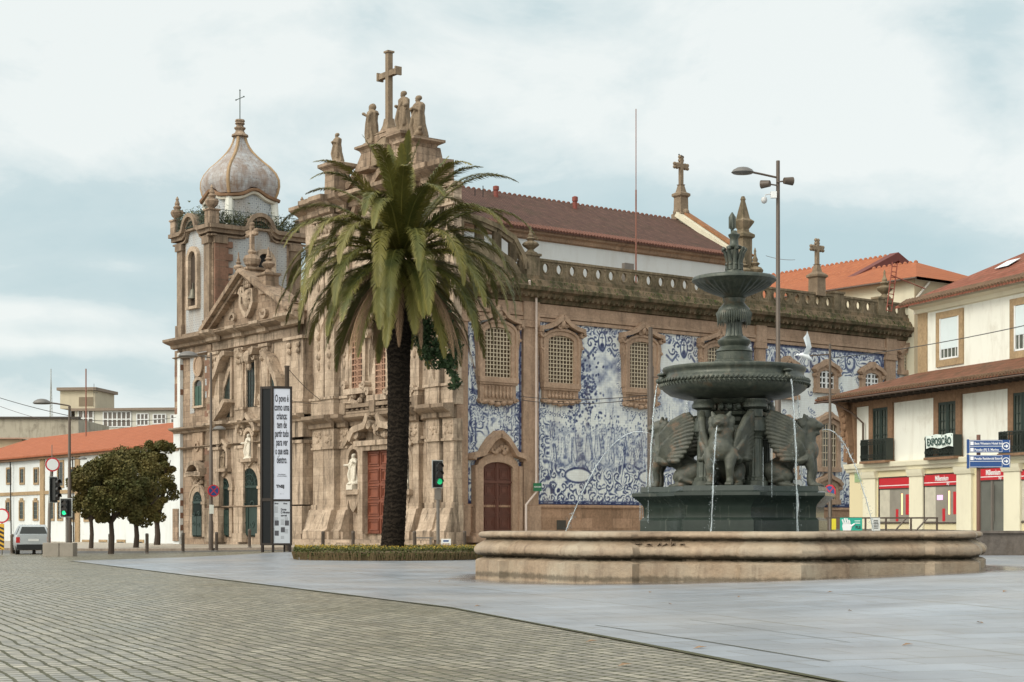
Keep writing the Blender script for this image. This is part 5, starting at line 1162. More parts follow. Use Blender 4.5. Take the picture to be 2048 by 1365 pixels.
m.ball(F.P(uc, zc_-.1, .2), (.5,.4,.7), 10)
for i in range(9): m.ball(F.P(uc+(i%3-1)*.28, zc_+.75+.25*(i//3), .35), .17, 6)
m.build('coat_of_arms', S_MAIN, ch, recalc=True)
zq = zpa
m = MB(); uu = fu(504,-.2); m.sq(F, uu, -.2, [(.6,zq-.8),(.6,zq+.1),(.75,zq+.2),(.75,zq+.35)]); m.lathe(F.P(uu,zq+.35,-.2), [(.2,0),(.5,.25),(.62,.6),(.5,.85),(.2,.95),(.3,1.1),(.2,1.3)], 12); zt_ = fz(505,452,-.2); stone_cross(m, F, uu, -.2, zq+1.5, zt_-zq-1.5, .55, .13)
m.build('pediment_cross', S_OLD, ch, recalc=True)
for px, yy, k_ in ((477,504,.8), (537,494,1), (590, 590, .9), (418, 655, .7)):
    m = MB(); uu = fu(px,.1); zb2 = max(zf, zpa-abs(uu-uc)*(zpa-zf)/(ul-uc)) if px < 580 else zf; h_ = fz(px,yy,.1)-zb2; m.sq(F, uu, .1, [(.5*k_,zb2-.3),(.5*k_,zb2+h_*.3),(.62*k_,zb2+h_*.33),(.62*k_,zb2+h_*.38)]); pinnacle(m, F.P(uu, zb2+h_*.38, .1), h_*.62, .45*k_); m.build('urn', S_OLD, ch, smooth=40)
# greenery that has seeded on the tower ledge
r = random.Random(2); m = MB()
for i in range(5200):
    sd_ = r.random()
    if sd_ < .6: p = Ff.P(r.uniform(-.2, W_), zt1+.25+abs(r.gauss(0,.55)), .25-r.random()*.5)
    else: p = Fs.P(r.uniform(0, LL), zt1+.2+abs(r.gauss(0,.42)), .45-r.random()*.6)
    q = r.uniform(.08,.2); d = Vector((r.uniform(-1,1), r.uniform(-1,1), r.uniform(-1,1)))*q; e_ = Vector((r.uniform(-1,1), r.uniform(-1,1), r.uniform(-1,1)))*q
    m.add([p, p+d, p+e_], [(0,1,2)])
for i in range(60): p = Ff.P(r.uniform(-.2,W_), zt1+.2, .2-r.random()*.4) if i < 25 else Fs.P(r.uniform(0,LL), zt1+.2, r.uniform(-.2,.2)); m.tube([p, p+Vector((r.uniform(-.2,.2), r.uniform(-.2,.2), r.uniform(.3,.8))), p+Vector((r.uniform(-.6,.6), r.uniform(-.5,.5), r.uniform(.4,1.3)))], .018, 4)
o = m.build('ledge_weeds', plain('weed_green', (.06,.07,.025), .8, var=.6, sc_=4)); tag(o, 'tangled weeds growing along the ledge under the dome', 'weeds', kind='stuff')
# ================================================================== fountain
FC = Vector((5.86, 44.2, 0)); zgF = gz(5.86, 37.5)-.02
TH0 = math.radians(-17.5)
def fdir(a): return Vector((math.sin(a), -math.cos(a), 0))
BR = plain('fountain_verdigris_iron', (.040,.050,.040), .42, .35, var=.55, sc_=6)
def m_iron(T, b):
    v = objv(T); n = T.noise(v, 5, 6, .7); st = T.ramp(T.noise(T.scale(v,(1,1,.22)), 6, 5, .7), (.5, 0.), (.72, 1.))
    c = T.mix(T.ramp(n, (.3, 0.), (.7, 1.)), (.026,.034,.029), (.075,.085,.066)); c = T.mix(T.math('MULTIPLY', st, .5), c, (.15,.15,.115))
    c = T.mix(T.ramp(T.noise(v, 2.2, 5, .7), (.58, 0.), (.7, .7)), c, (.09,.06,.035))
    T.put(b.inputs['Base Color'], c); b.inputs['Roughness'].default_value = .42; b.inputs['Metallic'].default_value = .25; bump(T, b, T.noise(v, 30, 4), .35, .01)
BR = mat('patinated_cast_iron', m_iron)
def m_lion(T, b):
    v = objv(T); n = T.noise(v, 4, 6, .7); c = T.mix(T.ramp(n, (.3, 0.), (.7, 1.)), (.03,.036,.029), (.09,.093,.07)); c = T.mix(T.ramp(T.noise(v, 2.6, 5, .7), (.55, 0.), (.68, .8)), c, (.16,.10,.06))
    T.put(b.inputs['Base Color'], c); b.inputs['Roughness'].default_value = .5; bump(T, b, T.noise(v, 26, 5, .7), .6, .02)
LION = mat('weathered_bronze_lion', m_lion)
def m_ironw(T, b):
    v = objv(T); c = T.mix(T.noise(v, 3, 5), (.008,.016,.013), (.028,.04,.032)); c = T.mix(T.ramp(T.noise(T.scale(v,(1,1,.1)), 9, 4), (.6, 0.), (.7, .5)), c, (.1,.11,.09))
    T.put(b.inputs['Base Color'], c); b.inputs['Roughness'].default_value = .22; bump(T, b, T.noise(T.scale(v,(1,1,.2)), 20, 4), .3, .01)
BRW = mat('wet_dark_iron', m_ironw)
def m_water(T, b):
    v = objv(T); b.inputs['Base Color'].default_value = (.8,.88,.92,1); b.inputs['Roughness'].default_value = .12; b.inputs['Transmission Weight'].default_value = .75; b.inputs['IOR'].default_value = 1.33
    bump(T, b, T.noise(T.scale(v,(1,1,.4)), 14, 4), .9, .03)
WAT = mat('falling_water', m_water)
def m_pool(T, b):
    b.inputs['Base Color'].default_value = (.05,.065,.06,1); b.inputs['Roughness'].default_value = .05; bump(T, b, T.noise(objv(T), 5, 4), .4, .03)
POOL = mat('pool_water', m_pool)
fo = thing('fountain', 'stone basin fountain with dark iron dishes and spouting winged lions, right of the palm', 'fountain', (FC.x, FC.y, zgF))
# octagonal basin with piers wrapping each corner
Rb = 6.62; apo = Rb*math.cos(pi/8); plan = []
for k in range(8):
    am = TH0+k*pi/4; n_ = fdir(am); t_ = Vector((-n_.y, n_.x, 0))        # t runs counter-clockwise
    hs = apo*math.tan(pi/8); pv = 1.28
    for (s_, o_) in ((-hs*(1+0.0), .2), (-(hs-pv), .2), (-(hs-pv)+.12, 0), (hs-pv-.12, 0), (hs-pv, .2)):
        plan.append((n_*(apo+o_)+t_*s_*((apo+o_)/apo if abs(s_) == hs else 1)))
NB = len(plan)
if True:
    area = sum(plan[i].x*plan[(i+1)%NB].y-plan[(i+1)%NB].x*plan[i].y for i in range(NB))
def mitre(i):
    a = plan[(i-1)%NB]; b = plan[i]; c = plan[(i+1)%NB]; d1 = (b-a).normalized(); d2 = (c-b).normalized()
    n1 = Vector((d1.y,-d1.x,0)); n2 = Vector((d2.y,-d2.x,0)); 
    if area < 0: n1, n2 = -n1, -n2
    m_ = (n1+n2); m_ = m_.normalized(); return m_/max(.6, m_.dot(n1))
MT = [mitre(i) for i in range(NB)]
HB = 1.155-zgF
bp = [(0,-.3),(0,.37),(-.03,.39),(-.06,.41),(-.17,.44),(-.20,.47),(-.17,.49),(-.05,.51),(.01,.55),(.035,.60),(.04,.65),(.02,.71),(-.03,.77),(-.12,.82),(-.21,.87),(-.26,.91),(-.25,.925),(-.15,.935),(-.12,.95),(-.085,.975),(-.07,1.01),(-.08,1.05),(-.11,1.08),(-.15,1.095),(-.35,1.11),(-.85,1.11),(-.86,.9),(-.86,.2)]
bp = [(o_, z_*HB/1.11) for o_, z_ in bp]
m = MB()
for o_, z_ in bp:
    for i in range(NB): q = FC+plan[i]+MT[i]*o_; m.v.append(Vector((q.x, q.y, zgF+z_)))
for j in range(len(bp)-1):
    for i in range(NB): m.f.append((j*NB+i, j*NB+(i+1)%NB, (j+1)*NB+(i+1)%NB, (j+1)*NB+i))
def m_basin(T, b):
    v = objv(T); zz = T.sep(v)[2]; n1 = T.noise(v, 1.3, 6, .65); n2 = T.noise(v, 9, 5, .7)
    c = T.mix(T.ramp(n1, (.3, 0.), (.7, 1.)), (.36,.27,.185), (.25,.18,.12)); c = T.mix(1, c, T.ramp(n2, (.3, .8), (.7, 1.15)), 'MULTIPLY')
    c = T.mix(T.ramp(T.noise(v, .55, 5), (.45, 0.), (.7, .65)), c, (.40,.35,.27))
    st = T.ramp(T.noise(T.scale(v,(1,1,.15)), 3.5, 6, .7), (.52, 0.), (.7, .6)); c = T.mix(st, c, (.13,.085,.055))
    sx = T.noise(T.scale(v,(1,1,.35)), 4, 5, .7)
    for z0_, w_, am in ((.50*HB/1.11, .045, .95), (.93*HB/1.11, .03, .85), (.02, .05, .6)):       # grime held in the grooves
        g = T.ramp(T.math('ADD', T.math('DIVIDE', T.math('ABSOLUTE', T.math('SUBTRACT', zz, z0_)), w_*2.4), T.math('MULTIPLY', T.math('SUBTRACT', sx, .5), 1.9)), (.25, 1.), (.75, 0.))
        c = T.mix(T.math('MULTIPLY', g, am), c, (.028,.024,.012))
    T.put(b.inputs['Base Color'], c); b.inputs['Roughness'].default_value = .6; b.inputs['Specular IOR Level'].default_value = .4; bump(T, b, T.math('ADD', n2, T.math('MULTIPLY', n1, .8)), .55, .04)
m.build('basin', mat('basin_granite', m_basin), fo, smooth=42, recalc=True)
m = MB(); pv_ = [FC+plan[i]-plan[i].normalized()*.8+Z*(zgF+.82) for i in range(NB)]; m.add(pv_, [tuple(range(NB))]); m.build('basin_water', POOL, fo)
m = MB()                                               # scratched graffiti on the middle face
gF = Fr(FC+fdir(TH0)*(apo+.02), (math.cos(TH0), math.sin(TH0)), fdir(TH0).xy)
for pth in ([(-1.0,.86),(-1.15,.85),(-1.15,.80),(-1.02,.79)],[(-.9,.79),(-.72,.79),(-.78,.85),(-.88,.85)],[(-.62,.80),(-.55,.87),(-.5,.80),(-.4,.86)],[(-.3,.8),(-.22,.87),(-.18,.8)],[(-.1,.85),(.0,.86),(.03,.79),(.12,.78)],[(-.3,.95),(-.3,.83)]):
    m.ribbon(gF, [(u_-.1, z_-.03+.05) for u_, z_ in pth], .0035, -.14, -.03)
m.build('graffiti', plain('faded_ink', (.25,.18,.125), .8), fo)
# plinth: octagonal with deep rectangular arms below each lion
pz0, pz1 = zgF+.3, Zp(985, 44.2)+.0
def plinth_ring(o_):
    pts = []
    for k in range(4):
        a = TH0+k*pi/2; n_ = fdir(a); t_ = Vector((-n_.y, n_.x, 0)); pts += [n_*(2.35+o_)-t_*(.92+o_), n_*(2.35+o_)+t_*(.92+o_)]
        a2 = a+pi/4; n2 = fdir(a2); t2 = Vector((-n2.y, n2.x, 0)); pts += [n2*(1.95+o_)-t2*(.42+o_*.4), n2*(1.95+o_)+t2*(.42+o_*.4)]
    return pts
m = MB(); prof = [(-.02,pz0),(-.02,.5),(-.02,1.42),(-.05,1.46),(-.10,1.5),(-.10,pz1-.42),(-.07,pz1-.34),(.0,pz1-.26),(.08,pz1-.19),(.13,pz1-.15),(.16,pz1-.12),(.16,pz1-.04),(.05,pz1),(-.02,pz1),(-.04,pz1+.13),(-1.5,pz1+.13)]
pts0 = plinth_ring(0); n = len(pts0)
for o_, z_ in prof:
    if o_ <= -1: ring = [p*.05 for p in pts0]
    else: ring = plinth_ring(o_)
    m.v += [FC+p+Z*z_ for p in ring]
for j in range(len(prof)-1):
    for i in range(n): m.f.append((j*n+i, j*n+(i+1)%n, (j+1)*n+(i+1)%n, (j+1)*n+i))
m.build('plinth', BRW, fo, smooth=35, recalc=True)
pt = pz1+.13
# central pier, columns, entablature
m = MB(); Fp = Fr(FC, (math.cos(TH0), math.sin(TH0)), fdir(TH0).xy)
zA = Zp(845, 44.2); zB = Zp(803, 44.2); rad8 = lambda a, z_: 1.0
m.sq(Fp, 0, 0, [(.62,pt-.02),(.62,pt+.2),(.5,pt+.26),(.48,zA-.1),(.62,zA),(.66,zA+.08),(.6,zA+.14)])
m.bf(Fp, -.36, .36, pt+.4, zA-.3, -.53, .53); m.bf(Fp, -.53, .53, pt+.4, zA-.3, -.36, .36)
for k in range(4):
    a = TH0+pi/4+k*pi/2; c = FC+fdir(a)*.92; m.lathe((c.x,c.y,zA-.02), [(.27,0),(.27,.08),(.21,.12),(.21,.3),(.34,.36),(.34,.44),(.3,.5),(.3,zB-zA+.02)], 12)
m.lathe((FC.x,FC.y,zA), [(.72,.0),(.74,.1),(.86,.16),(.9,.24),(.78,.28),(.78,.42),(.95,.5),(1.0,.58),(.8,zB-zA)], 8, rot=TH0+pi/8)
for k in range(24):
    a = k*pi/12; c = FC+fdir(a)*.86; m.ball((c.x,c.y,zA+.36), (.09,.09,.1), 6)
m.build('pier', BR, fo, smooth=35)
for k in range(4):
    a = TH0+pi/4+k*pi/2; c = FC+fdir(a)*.92; m = MB(); hh = zA-.2-pt
    def flute(a_, z_): return 1-.07*max(0, math.cos(a_*14)) if .12 < z_ < hh-.25 else 1
    m.lathe((c.x,c.y,pt), [(.34,0),(.34,.14),(.29,.16),(.29,.22),(.235,.26),(.225,.3),(.2,hh-.28),(.23,hh-.26),(.2,hh-.22),(.24,hh-.12),(.3,hh-.08),(.3,hh+.05),(.27,hh+.2)], 42, flute)
    for sg in (-1,1): t_ = Vector((-fdir(a).y, fdir(a).x, 0)); q = c+t_*sg*.23+fdir(a)*.12; m.ball((q.x,q.y,pt+hh-.12), (.1,.1,.1), 8)
    m.build('column', BR, fo, smooth=40)
# lower dish, with leaf band
mp = .01319; prof_ = lambda L: [(r_*mp, Zp(y_, 44.2)) for r_, y_ in L]
m = MB(); m.lathe((FC.x,FC.y,0), prof_([(58,806),(75,801),(105,797),(128,791),(141,782),(147,771),(146,762),(141,757),(138,753),(138,748),(141,745),(143,741),(142,737),(138,736),(134,741),(100,752)]), 64); m.build('lower_dish', BR, fo, smooth=50)
m = MB(); r = random.Random(4)
for k in range(96):
    a = 2*pi*k/96; zc = Zp(769, 44.2)
    for j in range(2):
        rr = 145.5*mp; a1 = a+(j*.033); tip = (FC.x+(rr+.035)*math.sin(a1+.03), FC.y-(rr+.035)*math.cos(a1+.03), zc+(.11 if j else -.1)); mid = (FC.x+(rr+.05)*math.sin(a1+.012), FC.y-(rr+.05)*math.cos(a1+.012), zc+(.05 if j else -.04)); b_ = (FC.x+rr*math.sin(a1-.03), FC.y-rr*math.cos(a1-.03), zc)
        m.tube([b_, mid, tip], [.02,.032,.008], 5)
for a in [math.radians(q) for q in (37, -86, 118, -150)]:
    rr = 146*mp; c = (FC.x+rr*math.sin(a), FC.y-rr*math.cos(a), Zp(762,44.2)); m.ball(c, (.1,.1,.14), 8); m.ball((FC.x+(rr+.09)*math.sin(a), FC.y-(rr+.09)*math.cos(a), c[2]-.03), .07, 8); m.ball((c[0], c[1], c[2]+.14), (.13,.13,.05), 8)
m.build('leaf_band', BR, fo, smooth=60)
# stem between dishes
m = MB(); m.lathe((FC.x,FC.y,0), prof_([(66,745),(50,735),(40,727),(40,722),(36,720),(36,706),(38,704),(34,700),(30,697),(28,694),(30,690),(33,686),(33,682),(28,678),(22,674)]), 32)
def fl2(a_, z_): return 1-.09*max(0, math.cos(a_*12))
m.lathe((FC.x,FC.y,0), prof_([(20,675),(17,668),(15.5,655),(16,640)]), 48, fl2)
m.lathe((FC.x,FC.y,0), prof_([(16,645),(30,640),(33,630),(31,618),(24,611),(20,606),(22,602),(23,598),(19,594),(19,588),(24,585),(30,583)]), 32); m.build('stem', BR, fo, smooth=40)
m = MB()
for k in range(44):
    a = 2*pi*k/44; rr = 32*mp; L_ = r.uniform(.10,.26); c = Vector((FC.x+rr*math.sin(a), FC.y-rr*math.cos(a), Zp(632,44.2)))
    m.tube([c+Z*.15-fdir(a)*.05, c+Z*.05+fdir(a)*.02, c-Z*.08, c-Z*(.05+L_)], [.035,.04,.028,.006], 5)
m.build('drip_leaves', BR, fo, smooth=60)
m = MB(); gad = lambda a_, z_: 1+(.035*math.cos(a_*34) if Zp(590,44.2) < z_ < Zp(568,44.2) else 0)
m.lathe((FC.x,FC.y,0), prof_([(20,598),(26,594),(40,588),(58,580),(70,573),(77,568),(80,566),(84,563),(84,559),(82,556),(77,555),(70,558),(30,560)]), 136, gad); m.build('upper_dish', BR, fo, smooth=50)
m = MB(); m.lathe((FC.x,FC.y,0), prof_([(24,560),(22,550),(19,547),(19,543),(14,540),(10,535),(9,500),(15,497),(16,494),(9,490),(8,478),(11,474),(12,470),(7,467),(5,462)]), 20)
for k in range(9):
    a = k*2*pi/9; c = FC+fdir(a)*.15; m.tube([c+Z*Zp(541,44.2)+fdir(a)*.03, c+Z*Zp(525,44.2)+fdir(a)*.02, c+Z*Zp(508,44.2)+fdir(a)*.09, c+Z*Zp(497,44.2)+fdir(a)*.17], [.07,.06,.055,.03], 6); m.ball(c+Z*Zp(500,44.2)+fdir(a+.2)*.14, .06, 6); m.ball(c+Z*Zp(530,44.2)+fdir(a+.3)*.05, .05, 6)
m.build('figure_cluster', BR, fo, smooth=60)
m = MB(); m.lathe((FC.x-.05,FC.y,0), prof_([(3,468),(3,460),(6.5,456),(7,436),(5,431),(3,428),(1,425)]), 12)
for k in range(6): c = Vector((FC.x-.05,FC.y,0))+fdir(k*pi/3)*.085; m.tube([c+Z*Zp(457,44.2), c+Z*Zp(434,44.2)], .018, 5)
m.build('spear_finial', BR, fo, smooth=50)
# winged lions
def griffin(ang, first):
    M_ = Matrix.Translation(FC+fdir(ang)*1.42+Z*(pt-.02)) @ Matrix.Rotation(ang-pi/2, 4, 'Z') @ Matrix.Diagonal((1.27, 1.3, 1.06, 1))
    b = MB(); ch_ = lambda pts, rs, fl=1: b.tube(pts, rs, 12)
    ch_([(.44,0,.78),(.36,0,1.0),(.2,0,.86),(.0,0,.66),(-.3,0,.44),(-.55,0,.24),(-.68,0,.12)], [.2,.28,.27,.22,.24,.24,.14])
    b.ball((.43,0,.9), (.2,.25,.3), 14); ch_([(.3,0,1.0),(.36,0,1.25),(.39,0,1.45)], [.27,.22,.17])
    b.ball((.44,0,1.53), (.2,.18,.2), 14); ch_([(.5,0,1.55),(.64,0,1.50),(.70,0,1.48)], [.14,.10,.065]); b.ball((.70,0,1.51), (.04,.05,.035), 8)
    ch_([(.48,0,1.38),(.60,0,1.32),(.65,0,1.33)], [.08,.06,.04])
    for sg in (-1,1):
        b.ball((.57,sg*.09,1.61), (.06,.04,.04), 6); b.tube([(.38,sg*.13,1.66),(.35,sg*.19,1.80)], [.07,.025], 6); b.ball((.65,sg*.06,1.48), (.05,.04,.04), 6)
        for i in range(7): a = -.6+i*.35; b.ball((.34-.05*abs(a), sg*(.18+.02*(i%2)), 1.30+.30*math.sin(a+.4)), (.1,.07,.1), 7)
        for i in range(5): b.ball((.43-.02*i, sg*.10, 1.28-.08*i), (.08,.07,.09), 7)
        ch_([(.36,sg*.19,.88),(.44,sg*.20,.66),(.50,sg*.19,.42),(.47,sg*.19,.2),(.49,sg*.19,.08)], [.16,.13,.085,.07,.075]); b.ball((.55,sg*.19,.055), (.14,.09,.065), 8)
        for t in (-.05,0,.05): b.ball((.66,sg*.19+t,.05), (.045,.028,.045), 6)
        Mx = Matrix.Rotation(.5, 3, 'Y'); b.ball((-.2,sg*.24,.36), (.36,.14,.24), 14, Mx); ch_([(-.05,sg*.27,.24),(-.35,sg*.27,.1),(-.1,sg*.28,.07),(.08,sg*.28,.06)], [.12,.09,.075,.07]); b.ball((.12,sg*.28,.05), (.1,.075,.055), 8)
    ch_([(-.66,0,.14),(-.82,.03,.2),(-.84,.05,.42),(-.72,.05,.55),(-.66,.05,.46)], [.06,.045,.04,.04,.05])
    b.xf(M_); root = b.build('winged_lion', LION, fo, recalc=True); remesh(root, .026, 1)
    for sg in (-1,1):
        wg = MB()
        def wp(a, b_, c, d_, t): return tuple((1-t)**3*a[q]+3*t*(1-t)**2*b_[q]+3*t*t*(1-t)*c[q]+t**3*d_[q] for q in (0, 1))
        tipc = lambda t: wp((-.30,1.84), (-.50,1.62), (-.42,1.10), (-.10,.66), t)
        for i in range(13):
            t = i/12; tx_, tz_ = tipc(t); bx, bz_ = .36-.12*t, .88-.20*t; lead = (1-t)
            m1 = (bx-.06+.04*lead, bz_+.42*lead+.02); m2 = (tx_*.45+bx*.55+.02, tz_*.62+bz_*.38+.16*lead); m3 = (tx_*.82+bx*.18, tz_*.9+bz_*.1+.05*lead); ys = (.25, .36, .44, .48, .50)
            wg.tube([(q[0], sg*y_, q[1]) for q, y_ in zip(((bx,bz_), m1, m2, m3, (tx_,tz_)), ys)], [.06,.07,.075,.07,.04], 8)
        for i in range(9):
            t = i/8; m1 = (.16-.10*t, 1.22-.42*t); wg.tube([(.38-.10*t, sg*.31, .84-.14*t),((.38-.10*t+m1[0])/2+.03, sg*.40, (.84-.14*t+m1[1])/2+.03),(m1[0], sg*.46, m1[1])], [.05,.055,.03], 7)
        for i in range(6): t = i/5; wg.tube([(.44-.08*t, sg*.28, .78-.04*t),(.40-.16*t, sg*.34, .66-.03*t),(.30-.2*t, sg*.33, .55+.02*t)], [.05,.065,.022], 6)
        wg.xf(M_); remesh(wg.build('wing', LION, root, recalc=True), .02, 1)
    return root, M_
lions = [griffin(TH0+k*pi/2, k == 0) for k in range(4)]
# water
def jet(p0, v0, tend, rr, seed, name='water_jet'):
    r = random.Random(seed); m = MB(); pts = []; rs = []; n = 26
    for i in range(n+1):
        t = tend*i/n; q = Vector(p0)+Vector(v0)*t+Vector((0,0,-4.905*t*t)); j = .006*i/n*3; pts.append(q+Vector((r.uniform(-j,j), r.uniform(-j,j), 0))); rs.append(rr*(1+.9*i/n)*r.uniform(.55,1.35))
    m.tube(pts, rs, 7)
    for i in range(260):
        t = tend*(.3+.7*r.random()); q = Vector(p0)+Vector(v0)*t+Vector((0,0,-4.905*t*t)); s_ = .022*(t/tend)*3; m.ball(q+Vector((r.gauss(0,s_), r.gauss(0,s_), r.gauss(0,s_))), r.uniform(.004,.011), 5)
    return m.build(name, WAT, fo, smooth=80)
for k, (root, M_) in enumerate(lions):
    p = M_ @ Vector((.70,0,1.41)); d = fdir(TH0+k*pi/2); sp = (2.2 if k == 3 else 1.35 if k == 1 else .9); dz_ = .9 if k == 3 else .5
    tend = (dz_+math.sqrt(dz_*dz_+2*9.81*(p.z-.9)))/9.81; jet(p, d*sp*1.25+Z*dz_, tend, .009, k)
for k, (ad, rj) in enumerate(((37, .015), (-86, .014), (118, .009), (-150, .01))):
    a = math.radians(ad); rr = 153*mp; p = FC+fdir(a)*rr+Z*Zp(768,44.2); tend = math.sqrt(2*(p.z-.9)/9.81); jet(p, fdir(a)*.3, tend, rj, 20+k)
m = MB(); r = random.Random(9)                         # thin trickles down the plinth
for i in range(26):
    a = TH0-pi/2+r.uniform(-.3,.3) if i < 18 else r.uniform(0,6.28); q = FC+fdir(a)*r.uniform(2.3,2.55); z0_ = pt+r.uniform(-.1,1.2); m.tube([q+Z*z0_, q+Z*(z0_-.5), q+Z*max(.9,z0_-r.uniform(.6,1.4))], [.004,.009,.006], 4)
struct(m.build('trickles', WAT, fo, smooth=80), 'stuff')

# ================================================================== palm
def m_frond(T, b):
    v = objv(T); n = T.noise(v, .9, 3); at_ = T.new('ShaderNodeAttribute'); at_.attribute_name = 'tip'; oi = T.new('ShaderNodeObjectInfo').outputs['Random']
    c = T.mix(T.ramp(n, (.3, 0.), (.7, 1.)), (.038,.052,.011), (.098,.105,.022)); c = T.mix(T.math('MULTIPLY', at_.outputs['Fac'], T.ramp(n, (.3,.3), (.6, .9))), c, (.27,.22,.045))
    c = T.mix(T.math('MULTIPLY', T.math('POWER', oi, 2), .7), c, (.19,.155,.035))
    T.put(b.inputs['Base Color'], c); b.inputs['Roughness'].default_value = .5; b.inputs['Specular IOR Level'].default_value = .35; b.inputs['Transmission Weight'].default_value = 0
FROND = mat('palm_leaf', m_frond); DEADF = plain('dead_palm_leaf', (.24,.15,.085), .8, var=.5, sc_=1.5)
PB = Vector((at(783, 70.6), 70.6, gz(-5, 70.6))); 
palm = thing('palm_tree', 'tall date palm with a dark trunk and drooping yellow-green fronds, rising from the round hedge', 'palm tree', tuple(PB))
crown = Vector((at(802, 70.6), 70.6, Zp(508, 70.6))); tk = Vector((at(797,70.6), 70.6, Zp(650,70.6)))
def m_trunk(T, b):
    v = objv(T); zz = T.sep(v)[2]; n = T.noise(v, 5, 5, .7); w_ = T.math('ABSOLUTE', T.math('SINE', T.math('ADD', T.math('MULTIPLY', zz, 15), T.math('MULTIPLY', T.noise(v, 2.2, 6, .75), 16))))
    c = T.mix(T.math('MULTIPLY', n, w_), (.018,.014,.011), (.075,.057,.042)); T.put(b.inputs['Base Color'], c); b.inputs['Roughness'].default_value = .95; b.inputs['Specular IOR Level'].default_value = .1
    bump(T, b, T.math('ADD', w_, n), 1.0, .1)
TRK = mat('palm_bark', m_trunk)
m = MB(); n = 90; sg_ = 26; vs = []; fs = []; r = random.Random(1)
L_ = (tk-PB).length
for i in range(n+1):
    t = i/n; bow = math.sin(t*pi)*.12; c = PB.lerp(tk, t)+Vector((bow,0,0)); rr = .52 if t < .02 else (.50-.06*math.sin(t*pi) if t < .85 else .47+.10*(t-.85)/.15)
    for k in range(sg_): a = 2*pi*(k+(i%2)*.5)/sg_; q = rr*(1+(.045 if (i+k)%2 else -.03)+r.uniform(-.02,.02)); vs.append(c+Vector((q*math.cos(a), q*math.sin(a), 0)))
for i in range(n):
    for k in range(sg_): fs.append((i*sg_+k,i*sg_+(k+1)%sg_,(i+1)*sg_+(k+1)%sg_,(i+1)*sg_+k))
m.add(vs, fs); m.build('trunk', TRK, palm, smooth=60)
m = MB(); m.lathe((tk.x, tk.y, tk.z-.3), [(.52,0),(.66,.5),(.8,1.2),(.8,2.0),(.55,2.7),(.2,3.2)], 20, lambda a, z_: 1+.12*math.sin(a*9+z_*6)); 
for i in range(120):
    a = r.uniform(0,6.28); z_ = r.uniform(0,2.0); q = Vector((math.cos(a), math.sin(a), 0)); m.tube([Vector((tk.x,tk.y,tk.z+z_-.2))+q*.6, Vector((tk.x,tk.y,tk.z+z_+.15))+q*(.95+.2*r.random())], [.07,.03], 5)
m.build('crown_shaft', TRK, palm, smooth=60)
def frond(az, el, L, droop, seed, dead=False, wd=.70):
    r = random.Random(seed); m = MB(); tip = []; n = 58 if not dead else 40
    p = crown+Vector((math.sin(az)*.35*math.cos(el), -math.cos(az)*.35*math.cos(el), .3*math.sin(el)-.25)); pts = []; e = el; st = L/n; tw = r.uniform(-.25,.25); azc = az
    for i in range(n+1):
        pts.append(p.copy()); t = i/n; e -= droop/n*(.12+1.85*t)*(math.cos(e)*.75+.25 if e > -1.45 else 0); azc += tw/n; p = p+Vector((math.sin(azc)*math.cos(e), -math.cos(azc)*math.cos(e), math.sin(e)))*st
    rs = [.045*(1-.9*i/n) for i in range(n+1)]; m.tube(pts, rs, 4, False); tip += [.35]*len(m.v)
    for i in range(3, n+1):
        t = i/n; tg = (pts[min(i+1,n)]-pts[i-1]).normalized(); sd = tg.cross(Z); sd = sd.normalized() if sd.length > .05 else Vector((math.cos(azc), math.sin(azc), 0)); up = sd.cross(tg).normalized()
        ln = wd*math.sin(pi*min(1, (t*.86+.12)))**.7*r.uniform(.85,1.1)
        for half in ((0, .33, .66) if not dead else (0, .5)):
            for sg in (-1, 1):
                b0 = pts[i]-tg*st*half; sw = 1.05+.4*t; lift = .12+r.uniform(-.3, .25)*(1-t*.3) if not dead else -.5
                d = (sd*sg*1.0+tg*sw+up*lift+Vector((r.uniform(-.12,.12), r.uniform(-.12,.12), r.uniform(-.12,.12)))).normalized()
                mid = b0+d*ln*.55; en = b0+d*ln+Vector((0,0,-ln*(.20 if not dead else .5)))
                wv = (tg*.9-sd*sg*.4).normalized()*(.021 if not dead else .014)
                o = len(m.v); m.v += [b0-wv*.7, b0+wv*.7, mid+wv, mid-wv, en]; m.f += [(o,o+1,o+2,o+3),(o+3,o+2,o+4)]; q = min(1, max(0, (t-.35)*.5)); tip += [q*.3, q*.3, q+.1, q+.1, min(1, q+.5)]
    ob = m.build('dead_frond' if dead else 'frond', DEADF if dead else FROND, palm)
    at_ = ob.data.attributes.new('tip', 'FLOAT', 'POINT'); at_.data.foreach_set('value', tip); return ob
r = random.Random(11); cnt = 0
rings = [(80, 8, 5.0, .9), (62, 13, 6.0, 1.8), (44, 17, 6.3, 2.05), (26, 19, 6.3, 2.2), (8, 19, 6.1, 2.1), (-14, 14, 5.8, 1.7), (-32, 9, 5.2, 1.3)]
for el, n, L, dr_ in rings:
    for i in range(n):
        az = 2*pi*(i+r.uniform(-.3,.3))/n+el; frond(az, math.radians(el+r.uniform(-8,8)), L*r.uniform(.88,1.06), dr_*r.uniform(.8,1.2), cnt); cnt += 1
for i in range(22): frond(2*pi*i/22+r.uniform(-.2,.2), math.radians(-34+r.uniform(-14,10)), r.uniform(3.8,6.2), 1.3, 300+i, dead=True, wd=.4)
